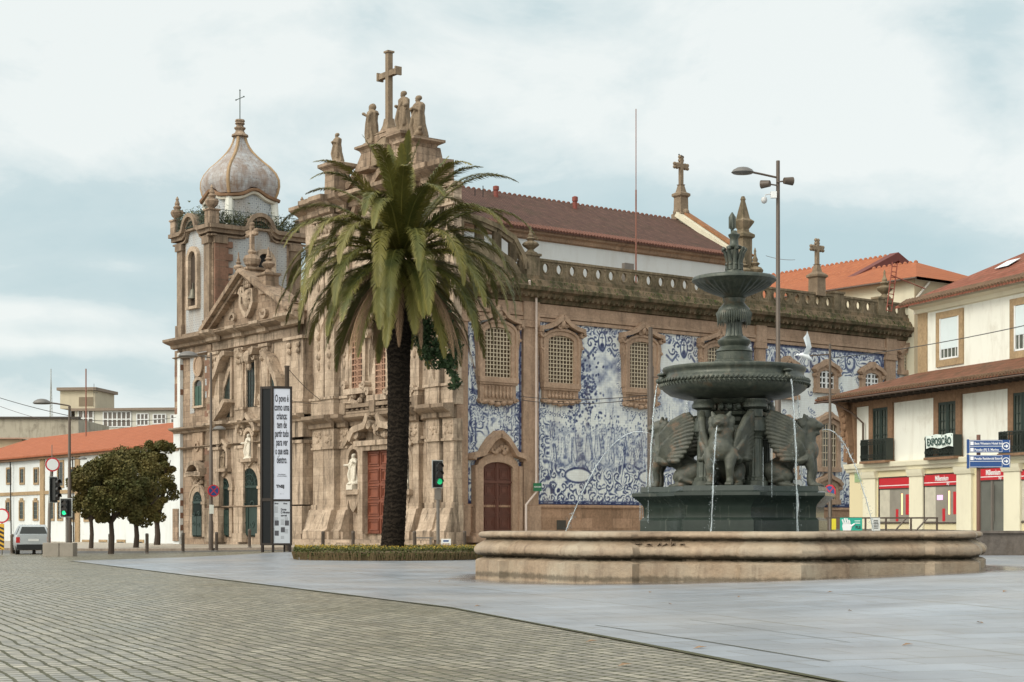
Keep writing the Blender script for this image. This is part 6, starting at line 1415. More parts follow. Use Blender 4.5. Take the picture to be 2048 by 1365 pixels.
# creeper hanging from the crown
r = random.Random(3); m = MB()
for px, y0, y1, sp in ((868, 615, 740, .55), (850, 640, 720, .35), (905, 680, 778, .25), (885, 650, 735, .35)):
    for i in range(700):
        t = r.random(); p = Vector((at(px,69.9)+r.gauss(0,sp*.45)+.15*math.sin(t*9), 69.9+r.gauss(0,.3), Zp(y0+(y1-y0)*t, 69.9))); q = r.uniform(.06,.13)
        a, b_ = Vector((r.uniform(-1,1), r.uniform(-1,1), r.uniform(-1,1))).normalized()*q, Vector((r.uniform(-1,1), r.uniform(-1,1), r.uniform(-1,1))).normalized()*q; m.add([p-a, p-b_*.6, p+a, p+b_*.6], [(0,1,2,3)])
    m.tube([(at(px,69.9), 69.9, Zp(y0-40,69.9)), (at(px+3,69.9), 69.9, Zp((y0+y1)/2,69.9)), (at(px,69.9), 69.9, Zp(y1,69.9))], .02, 5)
tag(m.build('hanging_creeper', plain('creeper_leaf', (.022,.05,.012), .6, var=.5, sc_=5)), 'dark green leafy creeper hanging under the right side of the palm crown', 'creeper')
# round clipped hedge at its foot
HC = Vector((at(782, 70.7), 70.7, 0)); HR = 4.05; r = random.Random(8)
hd = thing('hedge', 'low round clipped hedge with yellow tips ringing the foot of the palm', 'hedge', (HC.x, HC.y, gz(HC.x, HC.y)))
zh = gz(HC.x, HC.y-3); m = MB(); hh_ = .50
for i in range(30000):
    a = r.uniform(0, 2*pi)
    if math.cos(a) > .35 and r.random() < .6: a += pi
    if r.random() < .55: rr = HR-abs(r.gauss(0,.10))+.03*math.sin(a*40); z_ = zh+.1+(hh_-.1)*r.random()**.8; 
    else: rr = HR*math.sqrt(r.random()); z_ = zh+hh_-abs(r.gauss(0,.03))+r.uniform(0,.05)*(r.random() < .3)
    p = HC+Vector((rr*math.sin(a), -rr*math.cos(a), z_)); q = r.uniform(.05,.11)
    x_ = Vector((r.uniform(-1,1), r.uniform(-1,1), r.uniform(-.6,1))).normalized()*q; y_ = Vector((r.uniform(-1,1), r.uniform(-1,1), r.uniform(-1,1))).normalized()*q*.5; m.add([p-x_*.3-y_*.5, p+x_, p+y_*.9], [(0,1,2)])
m.build('foliage', plain('hedge_leaf', (.075,.085,.016), .7, var=.8, sc_=9), hd)
m = MB()
for i in range(1800):
    a = r.uniform(0, 2*pi); rr = HR*math.sqrt(r.random()) if r.random() < .5 else HR-r.random()*.25; p = HC+Vector((rr*math.sin(a), -rr*math.cos(a), zh+hh_+r.uniform(-.03,.09))); q = r.uniform(.025,.055); x_ = Vector((r.uniform(-.4,.4), r.uniform(-.4,.4), 1)).normalized()*q; y_ = Vector((r.uniform(-1,1), r.uniform(-1,1), 0)).normalized()*q*.6
    m.add([p-y_, p+y_, p+x_], [(0,1,2)])
m.build('yellow_tips', plain('yellow_leaf', (.38,.26,.03), .7, var=.4, sc_=4), hd)
m = MB()
for i in range(340): a = r.uniform(-1.7,1.7); rr = HR+.02; p = HC+Vector((rr*math.sin(a), -rr*math.cos(a), zh)); m.tube([p, p+Vector((r.uniform(-.1,.1), -.04, .34))], .014, 4)
m.lathe((HC.x,HC.y,zh-.05), [(HR-.22,0),(HR-.22,.36),(HR-.6,.40),(.01,.41)], 40); m.build('stems', plain('hedge_twig', (.13,.09,.04), .9), hd)

# fallen leaves on the paving
r = random.Random(12)
for i, (px, py) in enumerate(((1300,1187),(1340,1211),(1660,1187),(2010,1186),(1960,1249),(1476,1196),(955,1215),(1250,1335),(1183,1287),(1815,1294),(880,1165),(1700,1225),(1400,1300),(640,1140))):
    q = GG(px, py); a = r.uniform(0, 3); s_ = r.uniform(.04,.09); c = Vector((q[0], q[1], gz(*q)+.022)); u_ = Vector((math.cos(a), math.sin(a), .1)); w_ = Vector((-math.sin(a), math.cos(a), 0)); m = MB()
    m.add([c-u_*s_, c-w_*s_*.5+Z*.012, c+u_*s_, c+w_*s_*.5+Z*.02, c+Z*.004], [(0,1,4),(1,2,4),(2,3,4),(3,0,4)]); tag(m.build('fallen_leaf', DEADF), 'small dry brown leaf lying on the pale slab paving', 'leaf', group='dry leaves scattered on the paving')
# ================================================================== white bank building, right
BO = (at(1980, 82), 82.0); BU, BN = (-.342, .94), (-.94, -.342); FB = Fr(BO, BU, BN); F = FB; bu = lambda px, w=0: F.uz(px, 500, w)[0]; bz = lambda px, py, w=0: F.z(px, py, w)
bk = thing('bank_building', 'white two-tier building with mossy eaves and a red-signed bank downstairs, far right', 'building', F.P(3, .9))
uL = bu(1699); uR = -14; zt = bz(1735, 784, 1.35); zb1 = bz(1735, 944); zb2 = bz(1735, 928)
m = MB(); m.bf(F, uR, uL, .2, zb1, -12, .0); m.build('ground_floor_wall', CREAM, bk)
m = MB(); m.bf(F, uR, uL, zb1, zt, -12, -.02); m.build('upper_wall', WHITE2, bk)
m = MB(); m.mold(F, uR, uL+.1, [(-.1,zb1-.05),(.15,zb1),(.2,zb1+.12),(.3,zb1+.2),(.34,zb2-.05),(.34,zb2+.02),(-.1,zb2+.05)]); m.build('string_course', CREAM2, bk)
m = MB(); m.mold(F, uR, uL, [(-.1,zt-.62),(.1,zt-.55),(.14,zt-.3),(.2,zt-.2),(.2,zt),(-.1,zt)]); m.build('eaves_band', BROWN, bk)
# lean-to roof all round, mossy
EO, SB = 1.35, .7; ze_ = zt-.02; uL2 = bu(1838, -SB); zu = bz(1838, 746, -SB)
RT2 = roof_tiles('mossy_roof_tiles', (.16,.075,.045), (.22,.10,.065), BU[0], BU[1], moss=.75)
m = MB(); P = F.P; m.add([P(uR,ze_,EO),P(uL+1.5,ze_,EO),P(uL2,zu,-SB),P(uR,zu,-SB),P(uL+1.5,ze_,-12),P(uL2,zu,-12),P(uR,ze_-.12,EO),P(uL+1.5,ze_-.12,EO),P(uL+1.5,ze_-.12,-12)], [(0,1,2,3),(1,4,5,2),(6,7,1,0),(7,8,4,1)]); m.build('lower_roof', RT2, bk)
m = MB(); m.bf(F, uR, uL+1.4, ze_-.2, ze_-.13, -.3, EO-.05)
for i in range(int((uL-uR)/.55)): m.bf(F, uR+i*.55, uR+i*.55+.12, ze_-.32, ze_-.2, -.1, EO-.12)
m.build('eaves_soffit', plain('dark_soffit_timber', (.045,.03,.02), .8), bk)
m = MB()
for i in range(int((uL+1.4-uR)/.26)): c = P(uR+i*.26, ze_+.0, EO+.03); m.tube([c, c-F.N*.45+Z*.1], .1, 6)
m.build('eaves_tiles', plain('mossy_clay', (.14,.085,.05), .9, var=.6, sc_=2), bk)
m = MB(); m.tube([P(uR, ze_-.22, EO+.05), P(uL+1.4, ze_-.22, EO+.05)], .055, 6); ud = bu(1731); m.tube([P(ud+1.2, ze_-.3, EO), P(ud+.6, ze_-.9, .5), P(ud, ze_-1.5, .16), P(ud, zb2+.1, .16)], .06, 6); m.build('gutter', plain('brown_gutter', (.08,.05,.035), .5), bk, smooth=50)
m = MB(); za_, zb_ = bz(1700, 926), zt-.5; m.bf(F, uL-.75, uL+.02, zb2+.03, zt, -.1, .14)
m.ribbon(F, [(uL-.35, za_), (uL-.45, za_+(zb_-za_)*.3), (uL-.25, za_+(zb_-za_)*.55), (uL-.1, za_+(zb_-za_)*.8), (uL+.3, zb_+.3)], [.2,.25,.32,.35,.4], .0, .5); 
for i in range(7): m.ball(P(uL-.3+.1*math.sin(i*2), za_+1.2+i*.38, .5), (.2,.2,.22), 7)
m.build('carved_bracket', BROWN, bk, recalc=True)
# balcony doors
def bank_window(px0, px1, y0, y1, yr0, yr1, txt=None):
    xm = (px0+px1)/2; ua, ub = sorted((bu(px0), bu(px1))); z0_, z1_ = bz(xm, y1), bz(xm, y0); zr0_, zr1_ = bz(xm, yr1), bz(xm, yr0)
    m = MB(); m.bf(F, ua-.42, ua, zb2, z1_+.5, -.01, .12); m.bf(F, ub, ub+.42, zb2, z1_+.5, -.01, .12); m.bf(F, ua, ub, z1_, z1_+.5, -.01, .13); w_ = m.build('window', BROWN, bk)
    m = MB(); m.bf(F, ua, ub, zb2, z1_, -.01, .02); m.build('pane', GLASS2, w_); m = MB()
    for (a_, b_) in ((ua, (ua+ub)/2-.01), ((ua+ub)/2+.01, ub)):
        m.bf(F, a_, a_+.12, zr0_, z1_, .03, .09); m.bf(F, b_-.12, b_, zr0_, z1_, .03, .09); m.bf(F, a_, b_, z1_-.14, z1_, .03, .095)
        m.bf(F, (a_+b_)/2-.02, (a_+b_)/2+.02, zr0_, z1_, .03, .07)
        for j in range(1, 6): zz = zr0_+(z1_-zr0_)*j/6; m.bf(F, a_, b_, zz-.018, zz+.018, .03, .08)
    m.build('casement', plain('dark_green_frame', (.02,.035,.028), .5), w_)
    m = MB(); ra, rb = ua-.5, ub+.5; m.bf(F, ra, rb, zr1_-.06, zr1_, .5, .56); m.bf(F, ra, rb, zr0_, zr0_+.05, .5, .56)
    for e_ in (ra, rb): m.bf(F, e_-.03, e_+.03, zr0_, zr1_, .1, .56); m.bf(F, e_-.02, e_+.02, zr1_-.05, zr1_, .1, .56)
    k_ = int((rb-ra)/.13)
    for i in range(k_+1):
        u_ = ra+(rb-ra)*i/k_; m.bf(F, u_-.014, u_+.014, zr0_, zr1_, .515, .545)
        if i % 2 == 0 and i < k_: m.ribbon(F, arc(u_+.13, zr0_+.25, .1, 0, 360, 8), .014, .515, .54); m.ribbon(F, arc(u_+.13, zr0_+.95, .1, 0, 360, 8), .014, .515, .54)
    m.build('balcony_railing', plain('green_black_iron', (.018,.025,.02), .5), w_)
    m = MB(); m.bf(F, ra-.05, rb+.05, zr0_-.14, zr0_-.01, .0, .62); m.build('balcony_slab', BROWN, w_)
    return w_, ra, rb, zr0_, zr1_
bank_window(1749, 1779, 816, 880, 879, 922)
w_, ra, rb, zr0_, zr1_ = bank_window(1880, 1915, 804, 870, 872, 914)
m = MB(); nn = 14; zz0, zz1 = bz(1898, 896), bz(1898, 870)
for i in range(nn+1): u_ = ra+.05+(rb-ra-.15)*i/nn; s_ = .03*math.sin(i*1.3); m.v += [P(u_, zz0+.05*math.sin(i*.7), .58+s_), P(u_, zz1+.03*math.sin(i*.9), .58-s_)]
m.f = [(2*i, 2*i+2, 2*i+3, 2*i+1) for i in range(nn)]; bn = m.build('banner', plain('white_cloth', (.66,.74,.70), .7, var=.1), None); bn['label'] = 'white cloth banner reading EXPOSIÇÃO tied to the balcony of the white building'; bn['category'] = 'banner'
lettering('lettering', 'EXPOSIÇÃO', F, (ra+rb)/2-.05, (zz0+zz1)/2-.2, .63, .52, plain('dark_green_lettering', (.02,.06,.05), .6), bn, .74, flip=True, bold=.012)
bank_window(2030, 2066, 785, 858, 862, 906)
# shop fronts
def shopfront(px0, px1, y0, y1, ys, name='shop_window', txt=False, door=False):
    xm = (px0+px1)/2; ua, ub = sorted((bu(px0), bu(px1))); z0_, z1_, zs_ = bz(xm, y1), bz(xm, y0), bz(xm, ys)
    m = MB(); t = .06
    for q in ((ua-t, ua, z0_, z1_+t), (ub, ub+t, z0_, z1_+t)): m.bf(F, *q, .0, .07)
    m.bf(F, ua, ub, z1_, z1_+t, .0, .07); m.bf(F, ua, ub, z0_-t, z0_, .0, .07); m.bf(F, ua, ub, zs_-.05, zs_, .0, .06)
    w_ = m.build(name, plain('dark_bronze_frame', (.05,.035,.03), .4), bk)
    m = MB(); m.bf(F, ua, ub, zs_, z1_, .02, .05); m.build('fascia', RED_S, w_)
    m = MB(); m.bf(F, ua, ub, zs_+.13, zs_+.17, .052, .056); m.build('fascia_stripe', TEXTW, w_)
    # lit interior seen behind the glass
    m = MB(); m.bf(F, ua, ub, z0_, zs_-.05, .008, .016); m.build('interior', plain('dim_office', (.27,.25,.21) if not door else (.15,.155,.14), .3, var=.45, sc_=.9) if not door else plain('door_glass', (.13,.135,.12), .2, var=.4, sc_=.7), w_)
    if door:
        m = MB(); um = (ua+ub)/2; m.bf(F, um-.07, um+.07, z0_, zs_-.05, .02, .07); m.bf(F, ua, ua+.07, z0_, zs_, .02, .06); m.bf(F, ub-.07, ub, z0_, zs_, .02, .06); m.bf(F, um-.2, um-.16, z0_+.5, zs_-.2, .07, .1); m.build('door_frame', POLE2, w_)
    else:
        m = MB(); m.bf(F, ub-(ub-ua)*.34, ub-.03, z0_+.05, zs_-.06, .02, .03); m.build('blind', plain('pale_blind', (.5,.47,.38), .7), w_)
        m = MB(); m.bf(F, ua+(ub-ua)*.24, ua+(ub-ua)*.28, z0_+.4, zs_-.3, .02, .03); m.build('light_strip', plain('warm_light', (.9,.6,.3), .5, emit=((1,.55,.22,1), 1.6)), w_)
        if txt: m = MB(); m.bf(F, ua+(ub-ua)*.45, ua+(ub-ua)*.62, zs_-.75, zs_-.5, .02, .03); m.build('screen', plain('pink_screen', (.7,.4,.6), .5, emit=((.8,.5,.9,1), .8)), w_)
        m = MB(); m.bf(F, ua+.05, ua+(ub-ua)*.14, z0_+.4, zs_-.35, .02, .028); m.bf(F, ua+(ub-ua)*.38, ua+(ub-ua)*.46, z0_+.05, z0_+.7, .02, .028); m.build('poster', RED_S, w_)
    if txt:
        h_ = z1_-zs_; lettering('lettering', 'Millennium', F, (ua+ub)/2-.1, zs_+h_*.42, .058, h_*.66, TEXTW, w_, .72, flip=True, bold=.008); lettering('lettering', 'bcp', F, (ua+ub)/2-.65, zs_+h_*.02, .06, h_*.42, TEXTW, w_, .7, flip=True)
shopfront(1760, 1821, 956, 1045, 977); shopfront(1850, 1917, 949, 1045, 971, txt=True); shopfront(1961, 2011, 937, 1064, 960, 'shop_door', True, True); shopfront(2044, 2100, 940, 1043, 958)
for px in (1742, 1836, 1932, 2028):
    m = MB(); u_ = bu(px); m.bf(F, u_-.62, u_+.62, .4, zb1-.3, .0, .14); m.mold(F, u_-.72, u_+.72, [(.0,zb1-.42),(.2,zb1-.38),(.26,zb1-.2),(.3,zb1-.02),(.0,zb1)])
    m.build('pilaster', CREAM2, bk)
m = MB(); m.bf(F, bu(1723), bu(1710), bz(1716, 965), bz(1716, 946), .0, .03); w_ = m.build('street_name_plate', plain('pale_green_tile', (.30,.42,.22), .5), bk)
# upper storey set back
wS = -SB; uL2 = bu(1838, wS); z5 = bz(1838, 615, wS)
m = MB(); m.bf(F, uR, uL2, zt+.02, z5, -11, wS); m.build('attic_wall', WHITE2, bk)
m = MB(); m.bf(F, uL2-.8, uL2+.03, zu-.9, z5-.35, wS, wS+.06); m.build('corner_quoin', OCHRE, bk)
m = MB(); m.mold(F, uR, uL2+.2, [(wS,z5-.4),(wS+.12,z5-.35),(wS+.2,z5-.15),(wS+.5,z5-.05),(wS+.55,z5+.1),(wS,z5+.1)]); m.build('attic_cornice', CREAM2, bk)
RT3 = roof_tiles('red_roof_tiles', (.20,.065,.04), (.30,.12,.08), BU[0], BU[1], moss=.55)
zrd = bz(2048, 492, -8)
m = MB(); m.add([P(uR,z5+.1,wS+.9),P(uL2+.9,z5+.1,wS+.9),P(uL2-7.5,zrd,wS-6),P(uR,zrd,wS-6),P(uL2+.9,z5+.1,-16),P(uL2-7.5,zrd,-12),P(uR,z5-.02,wS+.9),P(uL2+.9,z5-.02,wS+.9)], [(0,1,2,3),(1,4,5,2),(6,7,1,0)]); m.build('upper_roof', RT3, bk)
m = MB()
for i in range(int((uL2+.9-uR)/.26)): c = P(uR+i*.26, z5+.1, wS+.92); m.tube([c, c-F.N*.5+Z*.3], .1, 6)
m.build('eaves_tiles', plain('mossy_clay', (.14,.085,.05), .9, var=.6, sc_=2), bk)
for (a_, b_, y0, y1, yb) in ((1882, 1920, 635, 718, 697), (2031, 2075, 608, 700, 668)):
    xm = (a_+b_)/2; ua, ub = sorted((bu(a_, wS), bu(b_, wS))); z0_, z1_, zb_ = bz(xm, y1, wS), bz(xm, y0, wS), bz(xm, yb, wS)
    m = MB()
    for q in ((ua-.35, ua, z0_-.35, z1_+.35), (ub, ub+.35, z0_-.35, z1_+.35), (ua, ub, z1_, z1_+.35), (ua, ub, z0_-.35, z0_)): m.bf(F, *q, wS, wS+.09)
    w_ = m.build('window', OCHRE, bk); m = MB(); m.bf(F, ua, ub, z0_, zb_, wS+.005, wS+.02); m.build('pane', GLASS2, w_)
    m = MB(); m.bf(F, ua+.05, ub-.05, zb_, z1_-.02, wS+.03, wS+.06); m.build('blind', plain('pale_blue_blind', (.60,.68,.70), .6, var=.05), w_)
    m = MB(); m.bf(F, ua, ua+.09, z0_, z1_, wS+.02, wS+.1); m.bf(F, ub-.09, ub, z0_, z1_, wS+.02, wS+.1); m.bf(F, ua, ub, z0_, z0_+.09, wS+.02, wS+.1)
    for i in range(1, 5): m.bf(F, ua+(ub-ua)*i/5-.02, ua+(ub-ua)*i/5+.02, z0_, zb_, wS+.025, wS+.055)
    m.build('sash', WPAINT, w_)
m = MB(); us = uL2-4.6; q0 = (zrd-z5)/6.9; 
def rp(u_, w_): return P(u_, z5+.18+(wS+.9-w_)*q0, w_)
m.add([rp(us,wS-1.4), rp(us-1.1,wS-1.4), rp(us-1.1,wS-2.2), rp(us,wS-2.2)], [(0,1,2,3)]); m.build('skylight', plain('skylight_glass', (.7,.75,.78), .2), bk)

# ================================================================== orange-roofed buildings behind the church
RTO = roof_tiles('orange_roof_tiles', (.33,.105,.05), (.42,.15,.07), -.6058, .7956, moss=.12)
def gabled(name, label, px, d, ez_y, rz_y, length, halfw, wallm, hip=True, base=3):
    O = (at(px, d), d); Fq = Fr(O, (-.6058,.7956), (-.7956,-.6058)); e_, r_ = Zp(ez_y, d), Zp(rz_y, d); t = thing(name, label, 'building', tuple(Fq.P(length/2, base)))
    m = MB(); m.bf(Fq, 0, length, base, e_-.05, -2*halfw, 0); m.build('wall', wallm, t)
    m = MB(); h_ = halfw*.8 if hip else 0; ov = .7; Q = Fq.P
    m.add([Q(-ov,e_,ov),Q(length+ov,e_,ov),Q(length-h_,r_,-halfw),Q(h_,r_,-halfw),Q(-ov,e_,-2*halfw-ov),Q(length+ov,e_,-2*halfw-ov),Q(-ov,e_-.2,ov),Q(length+ov,e_-.2,ov)], [(0,1,2,3),(3,2,5,4),(0,3,4),(1,5,2),(6,7,1,0)]); m.build('roof', RTO, t)
    m = MB(); n = int((length-2*h_)/.5)
    for i in range(n): m.lathe(Q(h_+i*.5, r_-.05, -halfw), [(0,-.05),(.17,0),(.15,.12),(.05,.2)], 6)
    for i in range(n): 
        pass
    m.build('ridge_tiles', plain('orange_clay', (.33,.12,.06), .85, var=.3), t)
    m = MB(); m.tube([Q(-ov, e_-.12, ov+.06), Q(length+ov, e_-.12, ov+.06)], .09, 6); m.build('gutter', plain('brown_gutter', (.08,.05,.035), .5), t)
    return t, Fq, e_, r_
t, Fq, e_, r_ = gabled('long_roofed_building', 'building with a long orange tiled roof rising behind the church balustrade cross', 1705, 128, 559, 500, 46, 4.4, BEIGE, hip=False)
m = MB(); m.prism(Fr(Fq.P(0,0), (-Fq.N.x,-Fq.N.y), (-Fq.U.x,-Fq.U.y)), [(-.6,e_-.6),(-.6,e_+.12),(4.4,r_+.15),(4.4,r_-.5)], .0, .8); m.prism(Fr(Fq.P(0,0), (-Fq.N.x,-Fq.N.y), (-Fq.U.x,-Fq.U.y)), [(4.4,r_-.5),(4.4,r_+.15),(9.4,e_+.12),(9.4,e_-.6)], .0, .8); m.build('gable_cladding', plain('dark_red_cladding', (.13,.03,.022), .7), t, recalc=True)
O = (at(1806,120),120.); t, Fq, e_, r_ = gabled('hipped_roof_building', 'pale building with a hipped orange roof behind the bank, right of the longer orange roof', 1830, 118, 557, 494, 24, 5.5, CREAM2, hip=True)
Fe = Fr(Fq.P(0,0), (RX,RY), (RY,-RX)); m = MB(); m.bf(Fe, -.1, 11.1, 3, e_-.1, .01, .05); m.build('end_wall', BEIGE, t)
m = MB()
for i in range(2): m.tube([Fe.P(-6+i*.5, e_-3.0, 2.5), Fe.P(-5.4+i*.5, e_+.3, 2.5)], .04, 5)
for j in range(9): m.tube([Fe.P(-6+.07*j, e_-3.0+j*.38, 2.5), Fe.P(-5.5+.07*j, e_-3.0+j*.38, 2.5)], .03, 4)
m.tube([Fe.P(-5.5, e_-.6, 2.5), Fe.P(-2, e_-1.2, 2.5)], .04, 5); m.build('roof_ladder', plain('rust_red_iron', (.25,.06,.035), .7), t)
m = MB(); m.tube([Fe.P(1.2,e_-.2,.3), Fe.P(-.4,e_-1.6,.3), Fe.P(-.4,e_-2.6,.3)], .09, 6); m.build('downpipe', plain('pale_pipe', (.55,.5,.42), .5), t)

# ================================================================== buildings on the left
LO = (at(356,125), 125.); FL = Fr(LO, (-.6058,.7956), (-.7956,-.6058)); F = FL; lz = lambda px, py, w=0: F.z(px, py, w); lu = lambda px, w=0: F.uz(px, 500, w)[0]
ww = thing('long_white_building', 'long white two-storey building with stone trim and an orange tiled roof, left edge', 'building', F.P(20, 0))
ze_ = lz(290, 893); zB_ = lz(200, 1100)-.3; m = MB(); m.bf(F, -6, 48, zB_-.5, ze_, -11, 0); m.build('wall', WHITE, ww)
RTW = roof_tiles('new_orange_tiles', (.34,.11,.055), (.42,.145,.075), -.6058, .7956, moss=.1)
zr_ = lz(350, 845, -5.5)+.0; Q = F.P; ul_ = lu(-6)
m = MB(); m.add([Q(-6,ze_,.6),Q(48,ze_,.6),Q(43,zr_,-5.5),Q(-6,zr_,-5.5),Q(48,ze_,-11.6),Q(-6,ze_,-11.6),Q(-6,ze_-.15,.6),Q(48,ze_-.15,.6)], [(0,1,2,3),(3,2,4,5),(1,4,2),(6,7,1,0)]); m.build('roof', RTW, ww)
m = MB(); m.bf(F, -6, 48, ze_-.35, ze_-.12, .0, .4); m.build('eaves', BROWN, ww)
m = MB()
for px in (86, 156): u_ = lu(px); m.bf(F, u_-.45, u_+.45, zB_, ze_-.35, .0, .12)
zs_ = lz(60, 987); m.bf(F, lu(156)+.46, 48, zs_-.15, zs_+.15, .0, .1); m.bf(F, -6, 48, zB_, zB_+.25, .0, .1); m.build('stone_trim', OCHRE, ww)
def lwin(px, y0, y1, hw_, arch=False, green=True):
    u_ = lu(px); z0_, z1_ = lz(px, y1), lz(px, y0); m = MB(); t = .17
    for q in ((u_-hw_-t, u_-hw_, z0_-t, z1_+t), (u_+hw_, u_+hw_+t, z0_-t, z1_+t), (u_-hw_, u_+hw_, z1_, z1_+t), (u_-hw_, u_+hw_, z0_-t, z0_)): m.bf(F, *q, .0, .08)
    if arch: m.bf(F, u_-hw_*.7, u_+hw_*.7, z1_+t, z1_+t+.2, .0, .1)
    w_ = m.build('window', OCHRE, ww); m = MB(); m.bf(F, u_-hw_, u_+hw_, z0_, z1_, .003, .02); m.build('pane', GLASS, w_); m = MB()
    m.bf(F, u_-.035, u_+.035, z0_, z1_, .022, .05)
    for j in range(1, 4): zz = z0_+(z1_-z0_)*j/4; m.bf(F, u_-hw_, u_+hw_, zz-.025, zz+.025, .022, .045)
    m.build('glazing_bars', plain('green_grey_frame', (.07,.09,.075), .6), w_)
for px in (18, 45, 73, 143): lwin(px, 939, 966, .42)
lwin(122, 925, 972, .55)
for px in (17, 44, 72, 104, 121): lwin(px, 1005, 1038, .45, True)
for px in (148, 174, 200): lwin(px, 1010, 1040, .4, True)
for px in (173, 207, 243, 280): lwin(px, 1084, 1094, .62)
m = MB(); m.tube([Q(lu(27), ze_-.2, .3), Q(lu(27), zB_, .2)], .06, 5); m.build('downpipe', IRON, ww); m = MB(); m.tube([Q(lu(152), ze_-.2, .3), Q(lu(152), zB_, .2)], .06, 5); m.build('downpipe', IRON, ww)
m = MB(); u_ = lu(172, -4); m.tube([Q(u_, zr_-1, -4), Q(u_, lz(172, 738, -4), -4)], .06, 5); m.build('roof_mast', plain('rusty_rod', (.22,.09,.06), .6), ww)
m = MB(); m.bf(F, -9.5, -6.05, -.5, lz(330,1010), -9, .5); gw = m.build('yard_wall', plain('grey_plaster_wall', (.33,.29,.24), .9), None); tag(gw, 'grey plastered wall beside the left-hand church, behind the trees', 'wall')
# old blackened wall and low roof at the left edge
ow = thing('blackened_building', 'old low building with a black-streaked parapet above the white building, far left', 'building', (at(60,185), 185, 0)); d = 185
m = MB(); m.box(at(-80,d), at(157,d), d, d+14, 5, Zp(838,d)); m.build('wall', GREYP, ow); m = MB(); m.box(at(-80,d), at(158,d), d-.3, d+.8, Zp(838,d), Zp(834,d)); m.build('parapet', plain('dark_coping', (.07,.06,.05), .9), ow)
lr = thing('red_roofed_shed', 'low beige building with a strip of red tiles, below the blackened parapet', 'building', (at(20,172), 172, 0)); d = 172
m = MB(); m.box(at(-60,d), at(44,d), d, d+8, 4, Zp(878,d)); m.build('wall', BEIGE, lr); m = MB(); m.add([(at(-60,d), d-.6, Zp(878,d)), (at(90,d), d-.6, Zp(878,d)), (at(90,d), d+5, Zp(871,d)), (at(-60,d), d+5, Zp(871,d))], [(0,1,2,3)]); m.build('roof', RTW, lr)
# apartment block with roof box
ab = thing('apartment_block', 'off-white flat-roofed block with broad windows and a rooftop box, behind the orange roof at left', 'building', (at(250,200), 200, 0)); d = 200
Fa = Fr((at(352,d), d), (-.99,.12), (-.12,-.99)); au = lambda px: Fa.u(px); az_ = lambda px, py: Fa.z(px, py)
m = MB(); m.bf(Fa, -3, au(150), 6, az_(250,822), -14, 0); m.build('wall', plaster('offwhite_render', (.60,.58,.50), .5), ab)
m = MB(); m.bf(Fa, -3, au(150)+.4, az_(250,822), az_(250,817), -14, .5); m.build('roof_slab', plain('brown_slab', (.22,.17,.13), .8), ab)
m = MB(); m.add([Fa.P(au(142), 6, 0), Fa.P(au(142), az_(142,816), 0), Fa.P(au(40), az_(40,832), -22), Fa.P(au(40), 6, -22)], [(0,1,2,3)]); m.build('side_wall', BEIGE, ab)
for (p0, p1, y0, y1, nx_) in ((157,187,822,852,3),(207,262,824,854,6),(274,297,828,851,3),(307,332,829,848,3),(342,360,830,846,2)):
    ua, ub = sorted((au(p0), au(p1))); xm = (p0+p1)/2; z0_, z1_ = az_(xm, y1), az_(xm, y0); m = MB(); m.bf(Fa, ua, ub, z0_, z1_, .0, .05); w_ = m.build('window', plain('brown_grey_glass', (.12,.10,.085), .3, var=.5, sc_=.5), ab); m = MB()
    for i in range(nx_+1): q = ua+(ub-ua)*i/nx_; m.bf(Fa, q-.07, q+.07, z0_, z1_, .05, .12)
    for q in (z0_, (z0_+z1_)/2, z1_): m.bf(Fa, ua, ub, q-.06, q+.06, .05, .11)
    m.build('window_frame', WPAINT, w_)
m = MB(); m.bf(Fa, au(187), au(117), az_(150,817), az_(150,781), -7, -.5); m.build('rooftop_box', plaster('beige_box', (.52,.46,.34), .7), ab)
m = MB(); m.bf(Fa, au(192), au(113), az_(150,781), az_(150,775), -7.5, 0); m.build('box_roof', plain('brown_slab', (.22,.17,.13), .8), ab)
m = MB(); m.bf(Fa, au(183), au(155), az_(170,812), az_(170,794), -.49, -.44); m.build('recess', plain('shaded_beige', (.2,.16,.11), .9), ab)
m = MB(); m.add([Fa.P(-3, az_(300,817), .2), Fa.P(au(232), az_(300,817), .2), Fa.P(au(240), az_(300,809), -5), Fa.P(-3, az_(300,809), -5)], [(0,1,2,3)]); m.build('metal_roof', plain('grey_metal_sheet', (.42,.44,.43), .4, .4, sc_=1), ab)
m = MB(); x_ = at(102,190); m.tube([(x_,190,Zp(900,190)),(x_,190,Zp(738,190))], .05, 5)
for i in range(3): a = 2*pi*i/3; m.tube([(x_+.35*math.cos(a),190+.35*math.sin(a),Zp(900,190)),(x_,190,Zp(745,190))], .03, 4)
for j in range(20): zz = Zp(880-j*6.5,190); rr = .35*(1-j/21); m.tube([(x_-rr,190,zz),(x_+rr,190,zz+.3)], .02, 4)
tag(m.build('radio_mast', plain('pale_lattice_metal', (.35,.36,.34), .5)), 'thin lattice radio mast on the skyline, far left', 'mast')
m = MB(); m.tube([(at(188,196),196,Zp(815,196)),(at(188,196),196,Zp(768,196))], .03, 4)
for k in range(3): m.tube([(at(186,196),196,Zp(786-k*4,196)),(at(196,196),196,Zp(786-k*4,196))], .025, 4)
tag(m.build('roof_aerial', IRON), 'television aerial beside the rooftop box of the block', 'aerial')

